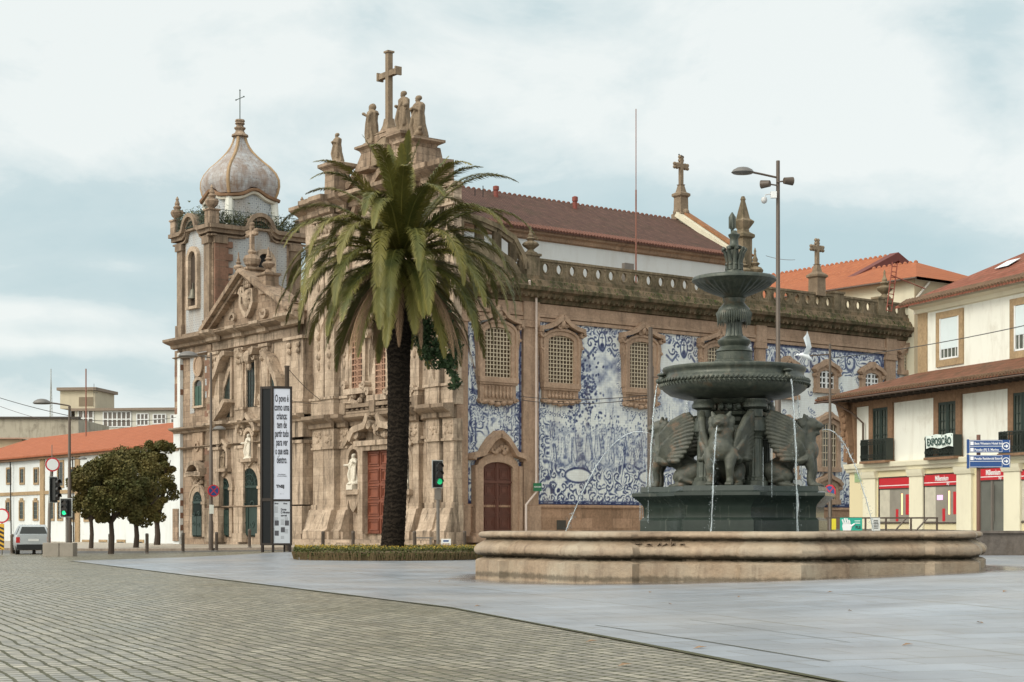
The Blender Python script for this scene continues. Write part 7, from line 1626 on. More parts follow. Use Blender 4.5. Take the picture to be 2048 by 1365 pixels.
# ================================================================== trees at the left
def m_leaf(T, b):
    v = objv(T); n = T.noise(v, 1.1, 4, .6); c = T.mix(T.ramp(n, (.35, 0.), (.68, 1.)), (.06,.066,.02), (.135,.105,.032)); T.put(b.inputs['Base Color'], c); b.inputs['Roughness'].default_value = .65; b.inputs['Specular IOR Level'].default_value = .2
LEAF = mat('autumn_olive_leaf', m_leaf)
def tree(px, d, ytop, ybot, hw_px, seed, label, dens=1.0, trunkr=.16, ybase=None):
    r = random.Random(seed); x0 = at(px, d); g = gz(x0, d)+(.1 if d > 90 else 0); z0_, z1_ = Zp(ybot, d), Zp(ytop, d); W = hw_px*d/FPX; t = thing('tree', label, 'tree', (x0, d, g), group='small round trees beside the left-hand church')
    m = MB(); c0 = Vector((x0, d, g)); fork = Vector((x0, d, z0_+.2)); m.tube([c0, c0.lerp(fork,.5)+Vector((.05,0,0)), fork], [trunkr*1.2, trunkr, trunkr*.85], 8)
    cl = []
    for i in range(9):
        a = 2*pi*i/9+r.random(); e = fork+Vector((math.cos(a)*W*r.uniform(.35,.8), math.sin(a)*W*r.uniform(.35,.8), (z1_-z0_)*r.uniform(.25,.7))); m.tube([fork-Z*.2, fork.lerp(e,.5)+Z*.15, e], [trunkr*.6, trunkr*.4, trunkr*.12], 6)
    m.build('trunk', plain('dark_bark', (.05,.035,.025), .9), t)
    m = MB(); H = (z1_-z0_); cz = z0_+H*.5
    for i in range(46):
        a = r.uniform(0,2*pi); q = r.random()**.4; e = r.uniform(-1,1); rr = math.sqrt(max(0,1-abs(e)**2.2)); cl.append((Vector((x0+W*.86*q*rr*math.cos(a), d+W*.86*q*rr*math.sin(a), cz+e*H*.44*(.6+.4*q))), r.uniform(.2,.36)*W))
    for (c, s_) in cl:
        for k in range(int(380*dens)):
            v = Vector((r.gauss(0,1), r.gauss(0,1), r.gauss(0,1))); v = v.normalized()*s_*r.random()**.35; v.z *= .8; p = c+v; q = r.uniform(.06,.12)
            x_ = Vector((r.uniform(-1,1), r.uniform(-1,1), r.uniform(-1,1))).normalized()*q; y_ = x_.orthogonal().normalized()*q*.6; m.add([p-x_*.5-y_*.3, p+y_, p+x_, p-y_], [(0,1,2,3)])
    m.build('crown', LEAF, t); return t
tree(222, 83, 905, 1048, 80, 1, 'olive-brown round tree with a slim trunk, nearest of the row left of the church', 1.2, .13)
tree(182, 97, 918, 1045, 50, 4, 'leftmost small brown-leaved tree, beside the green traffic light', .8, .12)
tree(272, 100, 888, 1055, 62, 2, 'dark round tree in the middle of the row, behind the nearest one', 1.0, .15)
tree(314, 116, 864, 1055, 42, 3, 'darkest tallest tree, touching the left edge of the bell tower church', 1.0, .2)
# ================================================================== street furniture
def gx(px, d): x_ = at(px, d); return Vector((x_, d, gz(x_, d)+(.13 if d > 88 else 0)))
# bollards: one built, the rest copied
b0 = thing('bollard', 'slim grey-brown post bollard at the far left edge, beside the silver car', 'bollard', (0,0,0), group='slim bollards along the church kerb')
m = MB(); m.lathe((0,0,-.05), [(.085,0),(.085,.9),(.09,.92),(.09,1.0),(.07,1.05),(.02,1.06)], 12); m.build('post', POLE, b0, smooth=40, local=True)
m = MB(); m.lathe((0,0,-.03), [(.12,0),(.12,.06),(.09,.08)], 12); m.build('base', POLE2, b0, local=True)
BL = [(24, 85, None), (68, 84, 'bollard just right of the silver car'), (220, 83.5, 'bollard in front of the nearest small tree trunk'), (294, 83.5, 'bollard between the small trees and the bell tower church'), (366, 86, 'bollard at the left corner of the bell tower church'),
      (433, 88, 'bollard just right of the lamp post with the no-parking sign'), (499, 90.5, 'bollard in front of the central gate, left of the poster column'), (646, 84.5, 'bollard between the poster column and the hedge'), (706, 84.5, 'bollard behind the hedge, left of the palm trunk'),
      (829, 84, 'bollard between the palm trunk and the traffic light'), (929, 84, 'bollard right of the traffic light, before the brown side door'), (1048, 84, 'short visible bollard behind the fountain rim, beside the pale drainpipe')]
for i, (px, d, lab) in enumerate(BL):
    o = b0 if i == 0 else copy_tree(b0); o.location = gx(px, d)
    if i: o['label'] = lab
def lamp_head(m, c, dirx, k=1.0):
    """shallow bowl lantern"""
    m.lathe((c[0],c[1],c[2]), [(.02,-.10*k),(.30*k,-.08*k),(.36*k,-.03*k),(.34*k,0),(.30*k,.07*k),(.18*k,.15*k),(.06*k,.18*k)], 18); m.v[-18*7:] = [Vector((c[0]+(v.x-c[0])*1.25, v.y, v.z)) for v in m.v[-18*7:]]
def street_lamp(px, d, ytop, label, arms, r0=.09, ybase=None, low=None):
    g = gx(px, d); t = thing('street_lamp', label, 'street lamp', tuple(g)); m = MB(); top = Vector((at(px if ytop is None else px, d), d, Zp(ytop, d)))
    zt_ = top.z-g.z; m.lathe(tuple(g), [(r0*1.5,-.1),(r0*1.5,1.4),(r0*1.15,1.5),(r0*1.1,zt_*.5),(r0*.85,zt_*.5+.05),(r0*.7,zt_)], 12); m.build('post', POLE, t, smooth=40)
    for (ax, ay, hx, hy, k) in arms:
        m = MB(); a = Vector((g.x, d, Zp(ay, d))); h = Vector((at(hx, d), d-.2, Zp(hy, d))); m.tube([a, a.lerp(h,.5)+Z*.03, h+Vector((.25*k if hx < px else -.25*k,0,.0))], .04, 6); m.build('arm', POLE, t)
        m = MB(); lamp_head(m, h, 1, k); m.build('lamp_head', plain('lamp_grey', (.16,.15,.14), .35, .4), t, smooth=50)
    return t, g
street_lamp(422, 91, 706, 'lamp post with a no-parking sign in front of the bell tower church', [(422,716,378,712,1.25),(422,862,440,858,.8)])
t_, g_ = street_lamp(139, 82, 812, 'lamp post rising behind the green traffic light at left', [(139,812,86,806,1.0),(139,920,167,918,.5)])
t_, g_ = street_lamp(1556, 62, 322, 'tall lamp post with floodlights and a security camera behind the fountain', [(1552,356,1484,346,.95)], r0=.1)
def spot(p, s, t, a):
    m = MB(); m.tube([p, p+Vector((s*.28, -.1, .02))], .03, 5); q = p+Vector((s*.42,-.12,.02)); M = Matrix.Rotation(a, 3, 'Z'); m.tube([q-M@Vector((.17,0,0)), q+M@Vector((.17,0,0))], [.12,.16], 12); m.ball(q+M@Vector((.17,0,0)), (.04,.12,.13), 8); m.build('floodlight', POLE, t, smooth=50)
xq = at(1552,62); spot(Vector((xq,61.9,Zp(366,62))), 1, t_, .3); spot(Vector((xq,61.9,Zp(372,62))), -1, t_, 2.6)
m = MB(); p = Vector((at(1545,62), 61.8, Zp(392,62))); m.box(p.x-.1,p.x+.12,61.75,61.9,p.z-.12,p.z+.12); m.build('junction_box', WPAINT, t_)
m = MB(); m.tube([p, p+Vector((-.1,0,.02)), p+Vector((-.28,0,-.0)), p+Vector((-.34,0,-.12))], .02, 6); m.lathe((p.x-.34,p.y,p.z-.33), [(.02,0),(.08,.03),(.115,.1),(.115,.14),(.1,.22),(.03,.24)], 12); m.build('dome_camera', plain('white_camera', (.5,.5,.5), .3), t_, smooth=50)
def round_sign(F, u, z_, r_, parent, red_rim=True, blue=False):
    m = MB(); m.prism(F, [(u+r_*math.cos(k*pi/14), z_+r_*math.sin(k*pi/14)) for k in range(28)], 0, .02); s_ = m.build('sign_face', RED_S, parent)
    m = MB(); m.prism(F, [(u+r_*.8*math.cos(k*pi/14), z_+r_*.8*math.sin(k*pi/14)) for k in range(28)], .021, .026); m.build('sign_centre', BLUE_S if blue else WPAINT, s_)
    if blue:
        m = MB()
        for a in (pi/4, 3*pi/4): m.ribbon(F, [(u-r_*.8*math.cos(a), z_-r_*.8*math.sin(a)), (u+r_*.8*math.cos(a), z_+r_*.8*math.sin(a))], r_*.08, .027, .031 if a < 1 else .033)
        m.build('red_cross', RED_S, s_)
    return s_
FV = lambda px, d, a=0: Fr((at(px,d), d), (math.cos(a), math.sin(a)), (math.sin(a), -math.cos(a)))
def sign_thing(px, d, zc_py, r_, label, blue, post=True, rim=True, a=0):
    g = gx(px, d); t = thing('road_sign', label, 'road sign', tuple(g)); z_ = Zp(zc_py, d)
    if post: m = MB(); m.tube([g-Z*.1, Vector((g.x, g.y, z_+r_*.6))], .035, 8); m.build('post', POLE2, t)
    Fq = FV(px, d-.12, a); round_sign(Fq, 0, z_, r_, t, blue=blue); return t
ns = sign_thing(427, 90.8, 982, .33, 'round blue and red no-stopping sign fixed to the lamp post before the church', True, post=False, a=.5)
m = MB(); Fq = FV(423, 90.7); m.bf(Fq, -.12, .12, Zp(1028,90.7), Zp(1010,90.7), -.02, 0); tag(m.build('sticker_plate', plain('white_plate', (.55,.56,.5), .6)), 'small pale notice on the lamp post under the no-stopping sign', 'notice')
sign_thing(1660, 72, 985, .33, 'round blue and red no-stopping sign on a thin pole right of the fountain', True, a=-.9)
sign_thing(4, 82, 1032, .36, 'round red-rimmed white sign at the left edge, above the striped board', False)
# chevron board at left edge
d = 80; m = MB(); Fq = FV(3, d); z0_, z1_ = Zp(1100,d), Zp(1048,d); m.bf(Fq, -.5, .13, z0_, z1_, 0, .05); cb = m.build('chevron_board', plain('yellow_board', (.62,.35,.02), .5)); tag(cb, 'black and yellow striped warning board at the left edge', 'warning board')
m = MB()
for j in range(6): zz = z0_+.02+j*.21; m.prism(Fq, [(-.5,zz),(.13,zz+.0),(.13,zz+.1),(-.5,zz+.1)], .051, .056) if False else m.prism(Fq, [(-.5,min(z1_,zz+.16)),(.13,min(z1_-.01,max(z0_,zz-.14))),(.13,min(z1_,zz-.03)),(-.5,min(z1_,zz+.27))], .051, .056)
m.build('stripes', BLACK, cb)
# traffic lights
def signal(F, u, zc_, t, lit, hs=.17, h=1.0, back=True, glow=1.5):
    m = MB()
    if back: m.bf(F, u-.3, u+.3, zc_-h*.62, zc_+h*.62, -.02, .0); bp_ = m.build('backboard', plain('board_white', (.5,.52,.5), .6), t); m = MB(); m.bf(F, u-.26, u+.26, zc_-h*.58, zc_+h*.58, .001, .012); m.build('backboard_face', BLACK, bp_); m = MB()
    m.bf(F, u-hs, u+hs, zc_-h/2, zc_+h/2, .013, .24); hd_ = m.build('signal_head', BLACK, t)
    for j in range(3):
        zz = zc_+h*(.33-.33*j); c = F.P(u, zz, .24); m = MB(); q = h*.13
        m.ribbon(F, arc(u, zz, q*1.2, 185, -5, 10), .01, .24, .36); m.build('visor', BLACK, hd_)
        m = MB(); m.prism(F, [(u+q*math.cos(k*pi/9), zz+q*math.sin(k*pi/9)) for k in range(18)], .241, .25)
        m.build('lens', plain('lit_green_lens_%d' % (glow*10), (.02,.6,.25), .4, emit=((.01,.9,.28,1), glow)) if (j == 2 and lit) else plain('dark_lens', (.03,.02,.015), .3), hd_)
d = 83; g = gx(876, d); tl = thing('traffic_light', 'traffic light on a grey pole right of the palm trunk, lower lamp faintly green', 'traffic light', tuple(g))
m = MB(); m.tube([g-Z*.1, g+Z*(Zp(940,d)-g.z)], .085, 10); m.bf(FV(876,d), -.16, .16, Zp(1000,d), Zp(978,d), -.2, .1); m.build('pole', POLE2, tl)
m = MB(); Fq = FV(875, d-.25, .5); signal(Fq, 0, Zp(949,d), tl, True, h=1.12, glow=.35)
d = 78; g = gx(134, d); tl = thing('traffic_light', 'traffic light showing bright green, low on the pole beside the concrete blocks', 'traffic light', tuple(g))
m = MB(); m.tube([g-Z*.1, g+Z*(Zp(1000,d)-g.z)], .07, 10); m.build('pole', POLE2, tl); signal(FV(132, d-.2, -.1), 0, Zp(1016,d), tl, True, h=.72, hs=.13)
d = 79; g = gx(97, d); tl = thing('traffic_light', 'tall traffic light seen side-on under a red-rimmed round sign at left', 'traffic light', tuple(g))
m = MB(); m.tube([g-Z*.1, Vector((at(99,d), d, Zp(1020,d))), Vector((at(105,d), d, Zp(915,d)))], .08, 10); m.tube([Vector((at(104,d), d, Zp(915,d))), Vector((at(104,d), d, Zp(890,d)))], .02, 5); m.build('pole', POLE2, tl); signal(FV(107, d-.1, 1.15), 0, Zp(980,d), tl, False, h=1.0)
Fq = FV(105, d-.3, .35); s_ = thing('road_sign', 'round white sign with a red rim on top of the side-on traffic light pole', 'road sign', tuple(Fq.P(0, Zp(945,d), 0))); round_sign(Fq, 0, Zp(930,d), .33, s_)
# concrete blocks
for (a_, b_, lab) in ((85, 117.5, 'left of two grey concrete blocks at the foot of the traffic light'), (118.5, 146, 'right of two grey concrete blocks at the foot of the traffic light')):
    d = 77; z_ = gz(at(100,d), d); m = MB(); x0, x1 = at(a_,d), at(b_,d); zt_ = Zp(1086,d)
    m.box(x0, x1, d, d+.8, z_-.02, zt_); o = m.build('concrete_block', plain('cast_concrete', (.27,.24,.20), .85, var=.25)); bv = o.modifiers.new('b','BEVEL'); bv.width = .025; bv.segments = 2; tag(o, lab, 'concrete block', group='grey concrete blocks')
# poster column
d = 83; g = gx(545, d); pcx = thing('poster_column', 'tall dark-framed advertising column with black text on white, left of the palm', 'advertising column', tuple(g))
O = (at(544.5,d), d); F1 = Fr(O, (.985,.17), (.17,-.985)); F2 = Fr(O, (-.93,.37), (-.37,-.93))
w1, w2 = .94, .62; zt_, zm, zb_ = Zp(776,d), Zp(998,d), Zp(1091,d)
m = MB(); t = .07
for Fq, w_ in ((F1, w1), (F2, w2)):
    for q in ((-.02, t, zb_, zt_+.08), (w_-t, w_+.04, zb_, zt_+.08)): m.bf(Fq, *q, -.1, .05)
    m.bf(Fq, t, w_-t, zt_-.04, zt_+.08, -.1, .04); m.bf(Fq, t, w_-t, zm-.12, zm+.03, -.1, .04); m.bf(Fq, t, w_-t, zb_, zb_+.1, -.1, .04)
m.bf(F1, .1, w1-.0, zb_, zt_, -.62, -.12)
m.bf(F1, -.02, .1, g.z-.1, zb_, -.1, .05); m.bf(F1, w1-.14, w1, g.z-.1, zb_+.0, -.1, .03); m.bf(F2, w2-.1, w2, g.z-.1, zb_, -.1, .05); m.bf(F1, w1*.6, w1*.7, g.z-.1, zb_, -.5, -.4)
m.build('frame', plain('dark_brown_frame', (.028,.021,.017), .5, spec=.3), pcx)
m = MB(); m.bf(F1, t, w1-t, zm+.03, zt_-.04, .0, .02); m.prism(F1, [(t+.0,zm-.02),(w1-t,zm-.02),(w1-t,zm+.03),(t,zm+.03)], .05, .06); pst = m.build('poster', plain('pale_poster', (.60,.63,.72), .45, var=.03), pcx)
m = MB(); m.bf(F2, t, w2-t, zm+.03, zt_-.04, -.02, .0); m.bf(F2, t, w2-t, zb_+.1, zm-.12, -.02, .0); m.build('dark_panel', plain('black_glass', (.006,.008,.010), .45, spec=.2), pcx)
m = MB(); m.bf(F1, t, w1-t, zb_+.1, zm-.12, .0, .02); lp = m.build('lower_poster', plain('grey_poster', (.50,.53,.57), .4, var=.06), pcx)
lines = ['O povo é','como uma','criança;','tem de','partir tudo','para ver','o que esta','dentro.']; hh = zt_-zm
for i, s_ in enumerate(lines): lettering('lettering', s_, F1, w1/2, zt_-hh*(.125+i*.079), .022, .50, TEXTK, pst, .34 if len(s_) < 10 else .305, bold=.012)
lettering('lettering', 'Georg Büchner\nA Morte de Danton', F1, w1/2, zm+hh*.215, .022, .085, TEXTK, pst, .7); lettering('lettering', 'TNSJ', F1, w1/2-.08, zm+hh*.10, .022, .2, TEXTK, pst, .95, bold=.012); lettering('lettering', 'm  c', F1, w1/2, zm+hh*.04, .022, .1, plain('grey_ink', (.3,.3,.35), .5), pst)
for (u_, z_, s_) in ((.12,.93,.10),(.55,.93,.10),(.42,.78,.15),(.42,.71,.15),(.42,.64,.13)): lettering('lettering', {.93:'Março',.78:'Dueto',.71:'O Menino',.64:'carregal'}[z_], F1, u_, zb_+.1+(zm-.22-zb_)*z_, .022, s_, TEXTK, lp, .7, align='LEFT', bold=.006)
m = MB()
for (u_, z_) in ((.62,.42),(.42,.26),(.12,.18),(.12,.42)): m.bf(F1, u_, u_+.2, zb_+.1+(zm-.22-zb_)*z_, zb_+.35+(zm-.22-zb_)*z_, .021, .024)
for (u_, z0q, n_) in ((.12,.86,6),(.12,.6,4),(.42,.55,5),(.62,.60,3),(.42,.16,3),(.62,.32,4)):
    for j in range(n_): m.bf(F1, u_, u_+.16, zb_+.1+(zm-.22-zb_)*z0q-j*.055, zb_+.115+(zm-.22-zb_)*z0q-j*.055, .021, .023)
m.build('pictures', plain('dark_print', (.07,.07,.08), .5), lp)
# thick post behind it
g = gx(574, 86); m = MB(); m.lathe(tuple(g), [(.15,-.1),(.13,2),(.12,Zp(736,86)-g.z),(.14,Zp(735,86)-g.z),(.14,Zp(732,86)-g.z)], 12); tag(m.build('cable_post', POLE, smooth=40), 'thick dark post rising behind the poster column', 'post')
g = gx(1301, 74); t = thing('camera_post', 'dark brown post in front of the tile mural, left of the fountain dish', 'post', tuple(g)); m = MB(); m.lathe(tuple(g), [(.15,-.1),(.14,Zp(735,74)-g.z),(.1,Zp(732,74)-g.z),(.09,Zp(655,74)-g.z)], 12); m.build('post', POLE, t, smooth=40)
m = MB(); p = Vector((g.x+.1,73.9,Zp(755,74))); m.tube([p, p+Vector((.5,0,0))], .03, 6); m.lathe((p.x+.55,p.y,p.z-.12), [(.02,0),(.08,.04),(.09,.16),(.04,.2)], 10); m.build('bracket', POLE, t)
g = gx(1660, 80); t = thing('cable_pole', 'thin dark pole with a short cross-arm right of the fountain', 'pole', tuple(g)); m = MB(); m.lathe(tuple(g), [(.11,-.1),(.1,Zp(880,80)-g.z),(.07,Zp(878,80)-g.z),(.06,Zp(688,80)-g.z)], 10); m.build('post', POLE, t, smooth=40); m = MB(); m.tube([(g.x,80,Zp(709,80)),(at(1618,80),80,Zp(712,80))], .035, 6); m.build('cross_arm', POLE, t)
# overhead cables
def cable(a, b_, sag, label, r_=.018, name='overhead_cable'):
    pa = Vector((at(a[0],a[2]), a[2], Zp(a[1],a[2]))); pb = Vector((at(b_[0],b_[2]), b_[2], Zp(b_[1],b_[2]))); m = MB()
    m.tube([pa.lerp(pb, i/16)-Z*sag*4*(i/16)*(1-i/16) for i in range(17)], r_, 5); tag(m.build(name, BLACK), label, 'cable', group='overhead cables')
cable((1660,717,80), (2100,640,60), .15, 'thin cable crossing the white upper storey at right')
cable((574,735,86), (640,800,92), .1, 'cable sloping from the thick post to the narrow house')
cable((574,800,86), (636,808,100), .05, 'short cable at balcony height between post and church')
cable((-60,776,90), (139,832,82), .1, 'upper cable reaching the left lamp post from the left edge')
cable((-60,790,92), (80,838,150), .1, 'lower cable at the left edge over the blackened building')
cable((139,838,82), (352,835,120), .2, 'cable from the left lamp post towards the bell tower')
cable((1040,793,98), (1301,790,74), .2, 'upper cable crossing the widest tile mural')
cable((1040,800,98), (1301,796,74), .25, 'lower cable crossing the widest tile mural')
cable((1532,512,110), (1590,520,128), .1, 'short cable from the small pinnacle to the orange roof')
# direction signs
d = 63.6; g = gx(1957, d); ds = thing('direction_sign', 'brown post carrying two double blue hotel direction boards with white arrows', 'direction sign', tuple(g)); m = MB(); m.tube([g-Z*.1, g+Z*(Zp(870,d)-g.z)], .075, 10); m.build('post', plain('brown_post_paint', (.16,.075,.05), .5), ds, smooth=40)
Fq = FV(1938, d-.14, -.12)
def mk_board(y0, y1, rows):
    z0_, z1_ = Zp(y1,d), Zp(y0,d); W = 80*d/FPX; m = MB(); m.bf(Fq, -.06, 0, z0_-.03, z1_+.03, -.18, .0); m.bf(Fq, 0, W, z0_, z1_, -.04, .0); bd = m.build('board', BLUE_S, ds); hh = (z1_-z0_)/2
    m = MB(); 
    for q in ((.03,W*.8,z0_+hh-.008,z0_+hh+.008),(.03,W*.8,z0_+.02,z0_+.032),(.03,W*.8,z1_-.032,z1_-.02),(.02,.03,z0_+.02,z1_-.02),(W*.8,W*.8+.01,z0_+.02,z1_-.02),(W-.03,W-.02,z0_+.02,z1_-.02)): m.bf(Fq, *q, .001, .005)
    m.ribbon(Fq, arc(W*.9, z0_+hh, .13, 0, 360, 20), .014, .001, .006); m.bf(Fq, W*.9-.075, W*.9+.02, z0_+hh-.02, z0_+hh+.02, .001, .006); m.prism(Fq, [(W*.9+.0,z0_+hh-.075),(W*.9+.09,z0_+hh),(W*.9+.0,z0_+hh+.075)], .0012, .0065)
    for i in range(len(rows)): m.bf(Fq, .05, .17, z1_-hh*i-hh*.8, z1_-hh*i-hh*.25, .001, .004)
    m.build('markings', TEXTW, bd)
    for i, s_ in enumerate(rows): lettering('lettering', s_, Fq, .2, z1_-hh*i-hh*.72, .004, hh*.52, TEXTW, bd, .78 if len(s_) > 23 else .86, align='LEFT', bold=.002)
mk_board(881, 906, ['Best Western Hotel Inca', 'Pensão (R) S. Marino']); mk_board(911, 936, ['Pensão Residencial Estoril'])
# retaining wall at right, railing with placards
m = MB(); zw = 1.03; m.box(14.2, 45, 61.95, 62.35, .0, zw); m.box(14.1, 45, 61.85, 62.45, zw, zw+.09); tag(m.build('low_wall', stone('grey_wet_granite', (.17,.145,.125), (.11,.095,.085), joint=False, stain=.5)), 'low dark grey granite wall at the right edge, beside the fountain basin', 'wall')
d = 68; gb = .9; rl = thing('railing', 'brown metal railing with placards, between the fountain and the bank windows', 'railing', (at(1770,d), d, gb)); m = MB(); zt_ = Zp(1035,d)
for px in (1654, 1700, 1731, 1772, 1822, 1874): x_ = at(px,d); m.box(x_-.035,x_+.035,d-.035,d+.035,gb-.1,zt_)
m.box(at(1652,d), at(1876,d), d-.03, d+.03, zt_-.06, zt_+.003); m.box(at(1652,d), at(1876,d), d-.02, d+.02, zt_-.62, zt_-.57)
m.build('frame', POLE, rl); m = MB()
for (a_, b_) in ((1787,1812),(1829,1854)): m.tube([(at(a_,d),d-.05,zt_-.6),(at(b_,d),d-.05,zt_-.04)], .035, 6)
m.build('stay', POLE, rl)
Fq = FV(1700, d-.08); px2 = lambda px: at(px,d)-at(1700,d)
m = MB(); m.bf(Fq, px2(1680), px2(1724), Zp(1062,d), Zp(1036,d), 0, .02); pl = m.build('placard', plain('teal_green_placard', (.02,.36,.26), .5, var=.05)); tag(pl, 'teal green placard with a white hand, tied to the railing', 'placard')
m = MB(); hx, hz = px2(1694), Zp(1058,d); m.prism(Fq, [(hx-.16,hz-.1),(hx+.14,hz-.1),(hx+.2,hz+.12),(hx+.1,hz+.26),(hx-.16,hz+.26),(hx-.2,hz+.1)], .021, .028)
for i, (dx, l_) in enumerate(((-.15,.14),(-.06,.19),(.03,.18),(.11,.12))): m.tube([Fq.P(hx+dx,hz+.24,.025), Fq.P(hx+dx-.04,hz+.24+l_,.025)], .035, 6)
m.tube([Fq.P(hx+.16,hz+.1,.025), Fq.P(hx+.3,hz+.2,.025)], .035, 6); m.build('hand_emblem', TEXTW, pl)
m = MB()
for j in range(2): m.bf(Fq, px2(1709), px2(1720), Zp(1043,d)-j*.09, Zp(1041.6,d)-j*.09, .021, .024)
m.build('text_lines', TEXTW, pl); lettering('lettering', 'BLE', Fq, px2(1716), Zp(1058,d), .022, .17, TEXTK, pl, .8, bold=.006)
m = MB(); m.bf(Fq, px2(1663), px2(1672), Zp(1060,d), Zp(1038,d), .02, .05); o = m.build('placard', plain('yellow_placard', (.65,.55,.03), .5, var=.1)); bv = o.modifiers.new('b','BEVEL'); bv.width = .015; bv.segments = 3; tag(o, 'narrow yellow placard on the railing, right of the lion plinth', 'placard')
m = MB(); m.bf(Fq, px2(1743), px2(1760), Zp(1062,d), Zp(1036,d), 0, .02); o = m.build('placard', plain('white_placard', (.62,.63,.6), .5, var=.1)); tag(o, 'white placard with black writing on the railing, nearest the shop window', 'placard')
m = MB()
for j in range(6): m.bf(Fq, px2(1746+.4*abs(j-3)), px2(1757-.4*abs(j-3)), Zp(1041+j*3,d)-.03, Zp(1041+j*3,d), .021, .024)
m.build('print', BLACK, o)
# small things on the pavement
d = 92.5; g = gx(892, d); m = MB(); m.bf(FV(892,d), -.25, .25, g.z, g.z+.02, -.2, .2); 
bb = thing('barrier_sign', 'small white and blue oblong on the pavement beside the traffic light', 'sign', tuple(g)); m = MB(); m.bf(FV(892,d), -.27, .27, g.z+.12, g.z+.36, -.04, .04); m.bf(FV(892,d), -.25, -.2, g.z-.02, g.z+.12, -.04, .04); m.bf(FV(892,d), .2, .25, g.z-.02, g.z+.12, -.04, .04); m.build('panel', WPAINT, bb); m = MB(); m.bf(FV(892,d), -.15, .15, g.z+.2, g.z+.29, .041, .046); m.build('blue_mark', BLUE_S, bb)
g = gx(846, 92); bn = thing('bench', 'low stone bench on the pavement between the palm trunk and the traffic light', 'bench', tuple(g)); m = MB(); Fq = FV(846,92,.0); m.bf(Fq, -.55, .55, g.z+.38, g.z+.46, -.2, .2); m.build('seat', POLE2, bn)
for s_ in (-1,1): m = MB(); m.bf(Fq, s_*.42-.06, s_*.42+.06, g.z-.02, g.z+.38, -.16, .16); m.build('leg', POLE2, bn)
# silver car, seen from behind
d = 83; g = gx(67, d); car = thing('parked_car', 'silver hatchback seen from behind, parked before the white building', 'car', tuple(g)); CA = .35
Fc = Fr((g.x, g.y), (math.cos(CA), math.sin(CA)), (math.sin(CA), -math.cos(CA))); W = .82; zg_ = g.z
SIL = plain('silver_car_paint', (.52,.55,.56), .25, .5, var=.04)
def cpt(u, z_, w): return Fc.P(u, zg_+z_, w)
m = MB(); secs = [(0.0, .30, .74, .98, .80), (-.12,.22,.78,1.0,.82), (-.6,.2,.82,1.0,.84), (-2.6,.2,.8,.95,.84), (-3.3,.24,.72,.84,.82), (-3.75,.3,.55,.66,.72)]
vs = []
for (w_, zl, zm_, zt2, hw_) in secs:
    for (k_, zz) in ((.92, zl), (1.0, (zl+zm_)/2), (1.0, zm_), (.94, zt2)): vs.append((hw_*k_, zz, w_))
    for (k_, zz) in ((-.94, zt2), (-1.0, zm_), (-1.0, (zl+zm_)/2), (-.92, zl)): vs.append((hw_*k_, zz, w_))
n = len(secs); m.add([cpt(*v) for v in vs], [(i*8+k, i*8+(k+1)%8, (i+1)*8+(k+1)%8, (i+1)*8+k) for i in range(n-1) for k in range(8)]+[tuple(range(8)), tuple(range(8*(n-1), 8*n))]); bd = m.build('body', SIL, car, smooth=35, recalc=True)
m = MB(); cs = [(-.06,.99,.76),(-.28,1.42,.60),(-.5,1.47,.60),(-1.6,1.48,.60),(-2.55,.96,.74)]; vs = []
for (w_, zz, hw_) in cs: vs += [(hw_, zz, w_), (-hw_, zz, w_), (-.80, .96, w_), (.80, .96, w_)]
m.add([cpt(*v) for v in vs], [(i*4+k, i*4+(k+1)%4, (i+1)*4+(k+1)%4, (i+1)*4+k) for i in range(4) for k in range(4)]+[(0,1,2,3),(16,17,18,19)]); m.build('cabin', SIL, car, smooth=35, recalc=True)
m = MB(); m.add([cpt(.66,1.03,-.05),cpt(-.66,1.03,-.05),cpt(-.54,1.37,-.235),cpt(.54,1.37,-.235)], [(0,1,2,3)]); m.build('rear_window', GLASS, car)
for s_ in (-1,1): m = MB(); m.add([cpt(s_*.81,1.0,-.3),cpt(s_*.81,1.0,-2.2),cpt(s_*.64,1.40,-1.6),cpt(s_*.64,1.40,-.45)], [(0,1,2,3)]); m.build('side_window', GLASS, car)
m = MB(); m.bf(Fc, -.80, .80, zg_+.24, zg_+.50, -.1, .07); m.build('bumper', BLACK, car); m = MB(); m.bf(Fc, -.25, .25, zg_+.66, zg_+.77, .0, .015); m.build('number_plate', WPAINT, car)
for s_ in (-1,1): m = MB(); m.bf(Fc, s_*.74-.09, s_*.74+.09, zg_+.58, zg_+.86, -.1, .02); m.build('tail_light', plain('red_tail_lens', (.5,.02,.015), .3), car)
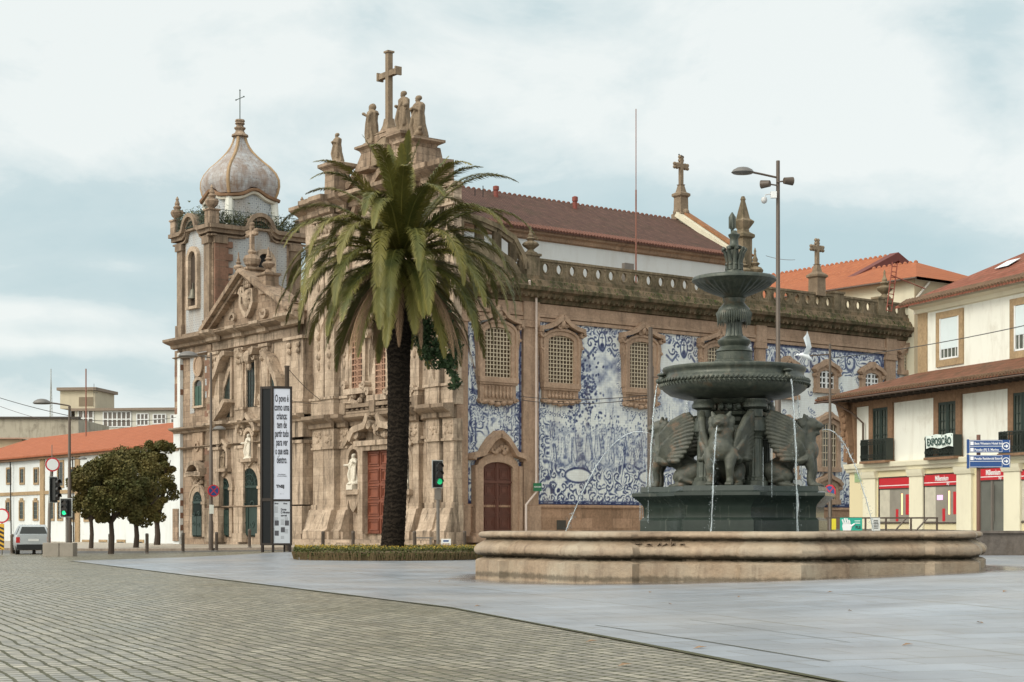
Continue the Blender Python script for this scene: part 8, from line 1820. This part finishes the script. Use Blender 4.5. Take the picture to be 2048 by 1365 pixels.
for (s_, w_) in ((-1,-.65),(1,-.65),(-1,-3.0),(1,-3.0)): m = MB(); c = cpt(s_*.72,.29,w_); m.tube([c-Fc.U*.1, c+Fc.U*.1], .29, 18); wh = m.build('wheel', BLACK, car); m = MB(); m.tube([c+Fc.U*s_*.1, c+Fc.U*s_*.115], .17, 12); m.build('rim', POLE2, wh)
# gull in flight
p = Vector((at(1608,50), 50, Zp(712,50))); gl = MB(); gl.tube([p+Vector((-.16,0,.02)), p+Vector((-.06,0,.03)), p+Vector((.1,0,-.03)), p+Vector((.27,0,-.16))], [.03,.065,.075,.02], 10); gl.ball(p+Vector((-.19,0,.03)), (.045,.04,.038), 8); gl.tube([p+Vector((-.22,0,.025)), p+Vector((-.29,0,.0))], [.015,.004], 5)
gull = gl.build('gull', plain('gull_white', (.72,.76,.78), .6, var=.08), None, smooth=80); tag(gull, 'white gull flying with raised wings beside the lower fountain dish', 'bird')
for s_ in (-1,1):
    m = MB(); a = [p+Vector((-.04,s_*.05,.03)), p+Vector((.1,s_*.05,.03)), p+Vector((.08+.02*s_,s_*.16,.28)), p+Vector((.20,s_*.16,.24)), p+Vector((.02,s_*.22,.56)), p+Vector((.14,s_*.22,.46)), p+Vector((.10+.05*s_,s_*.26,.72))]; m.add(a+[v+Vector((.0,.012,.0)) for v in a], [(0,1,3,2),(2,3,5,4),(4,5,6),(7,8,10,9),(9,10,12,11),(11,12,13),(0,2,9,7),(2,4,11,9),(4,6,13,11),(1,3,10,8),(3,5,12,10),(5,6,13,12)]); m.build('wing', plain('gull_wing_grey', (.55,.6,.64), .6, var=.15), gull)
# pigeon on the gable cross
q = FS.P(ue, ztop+.05, -11); m = MB(); m.tube([q+Vector((-.18,0,.12)), q+Vector((0,0,.14)), q+Vector((.22,0,.06))], [.05,.1,.02], 8); m.ball(q+Vector((-.14,0,.25)), .06, 8); m.tube([q+Z*-.05, q+Z*.1], .02, 5); tag(m.build('pigeon', BLACK, smooth=60), 'dark bird perched on top of the gable cross', 'bird')
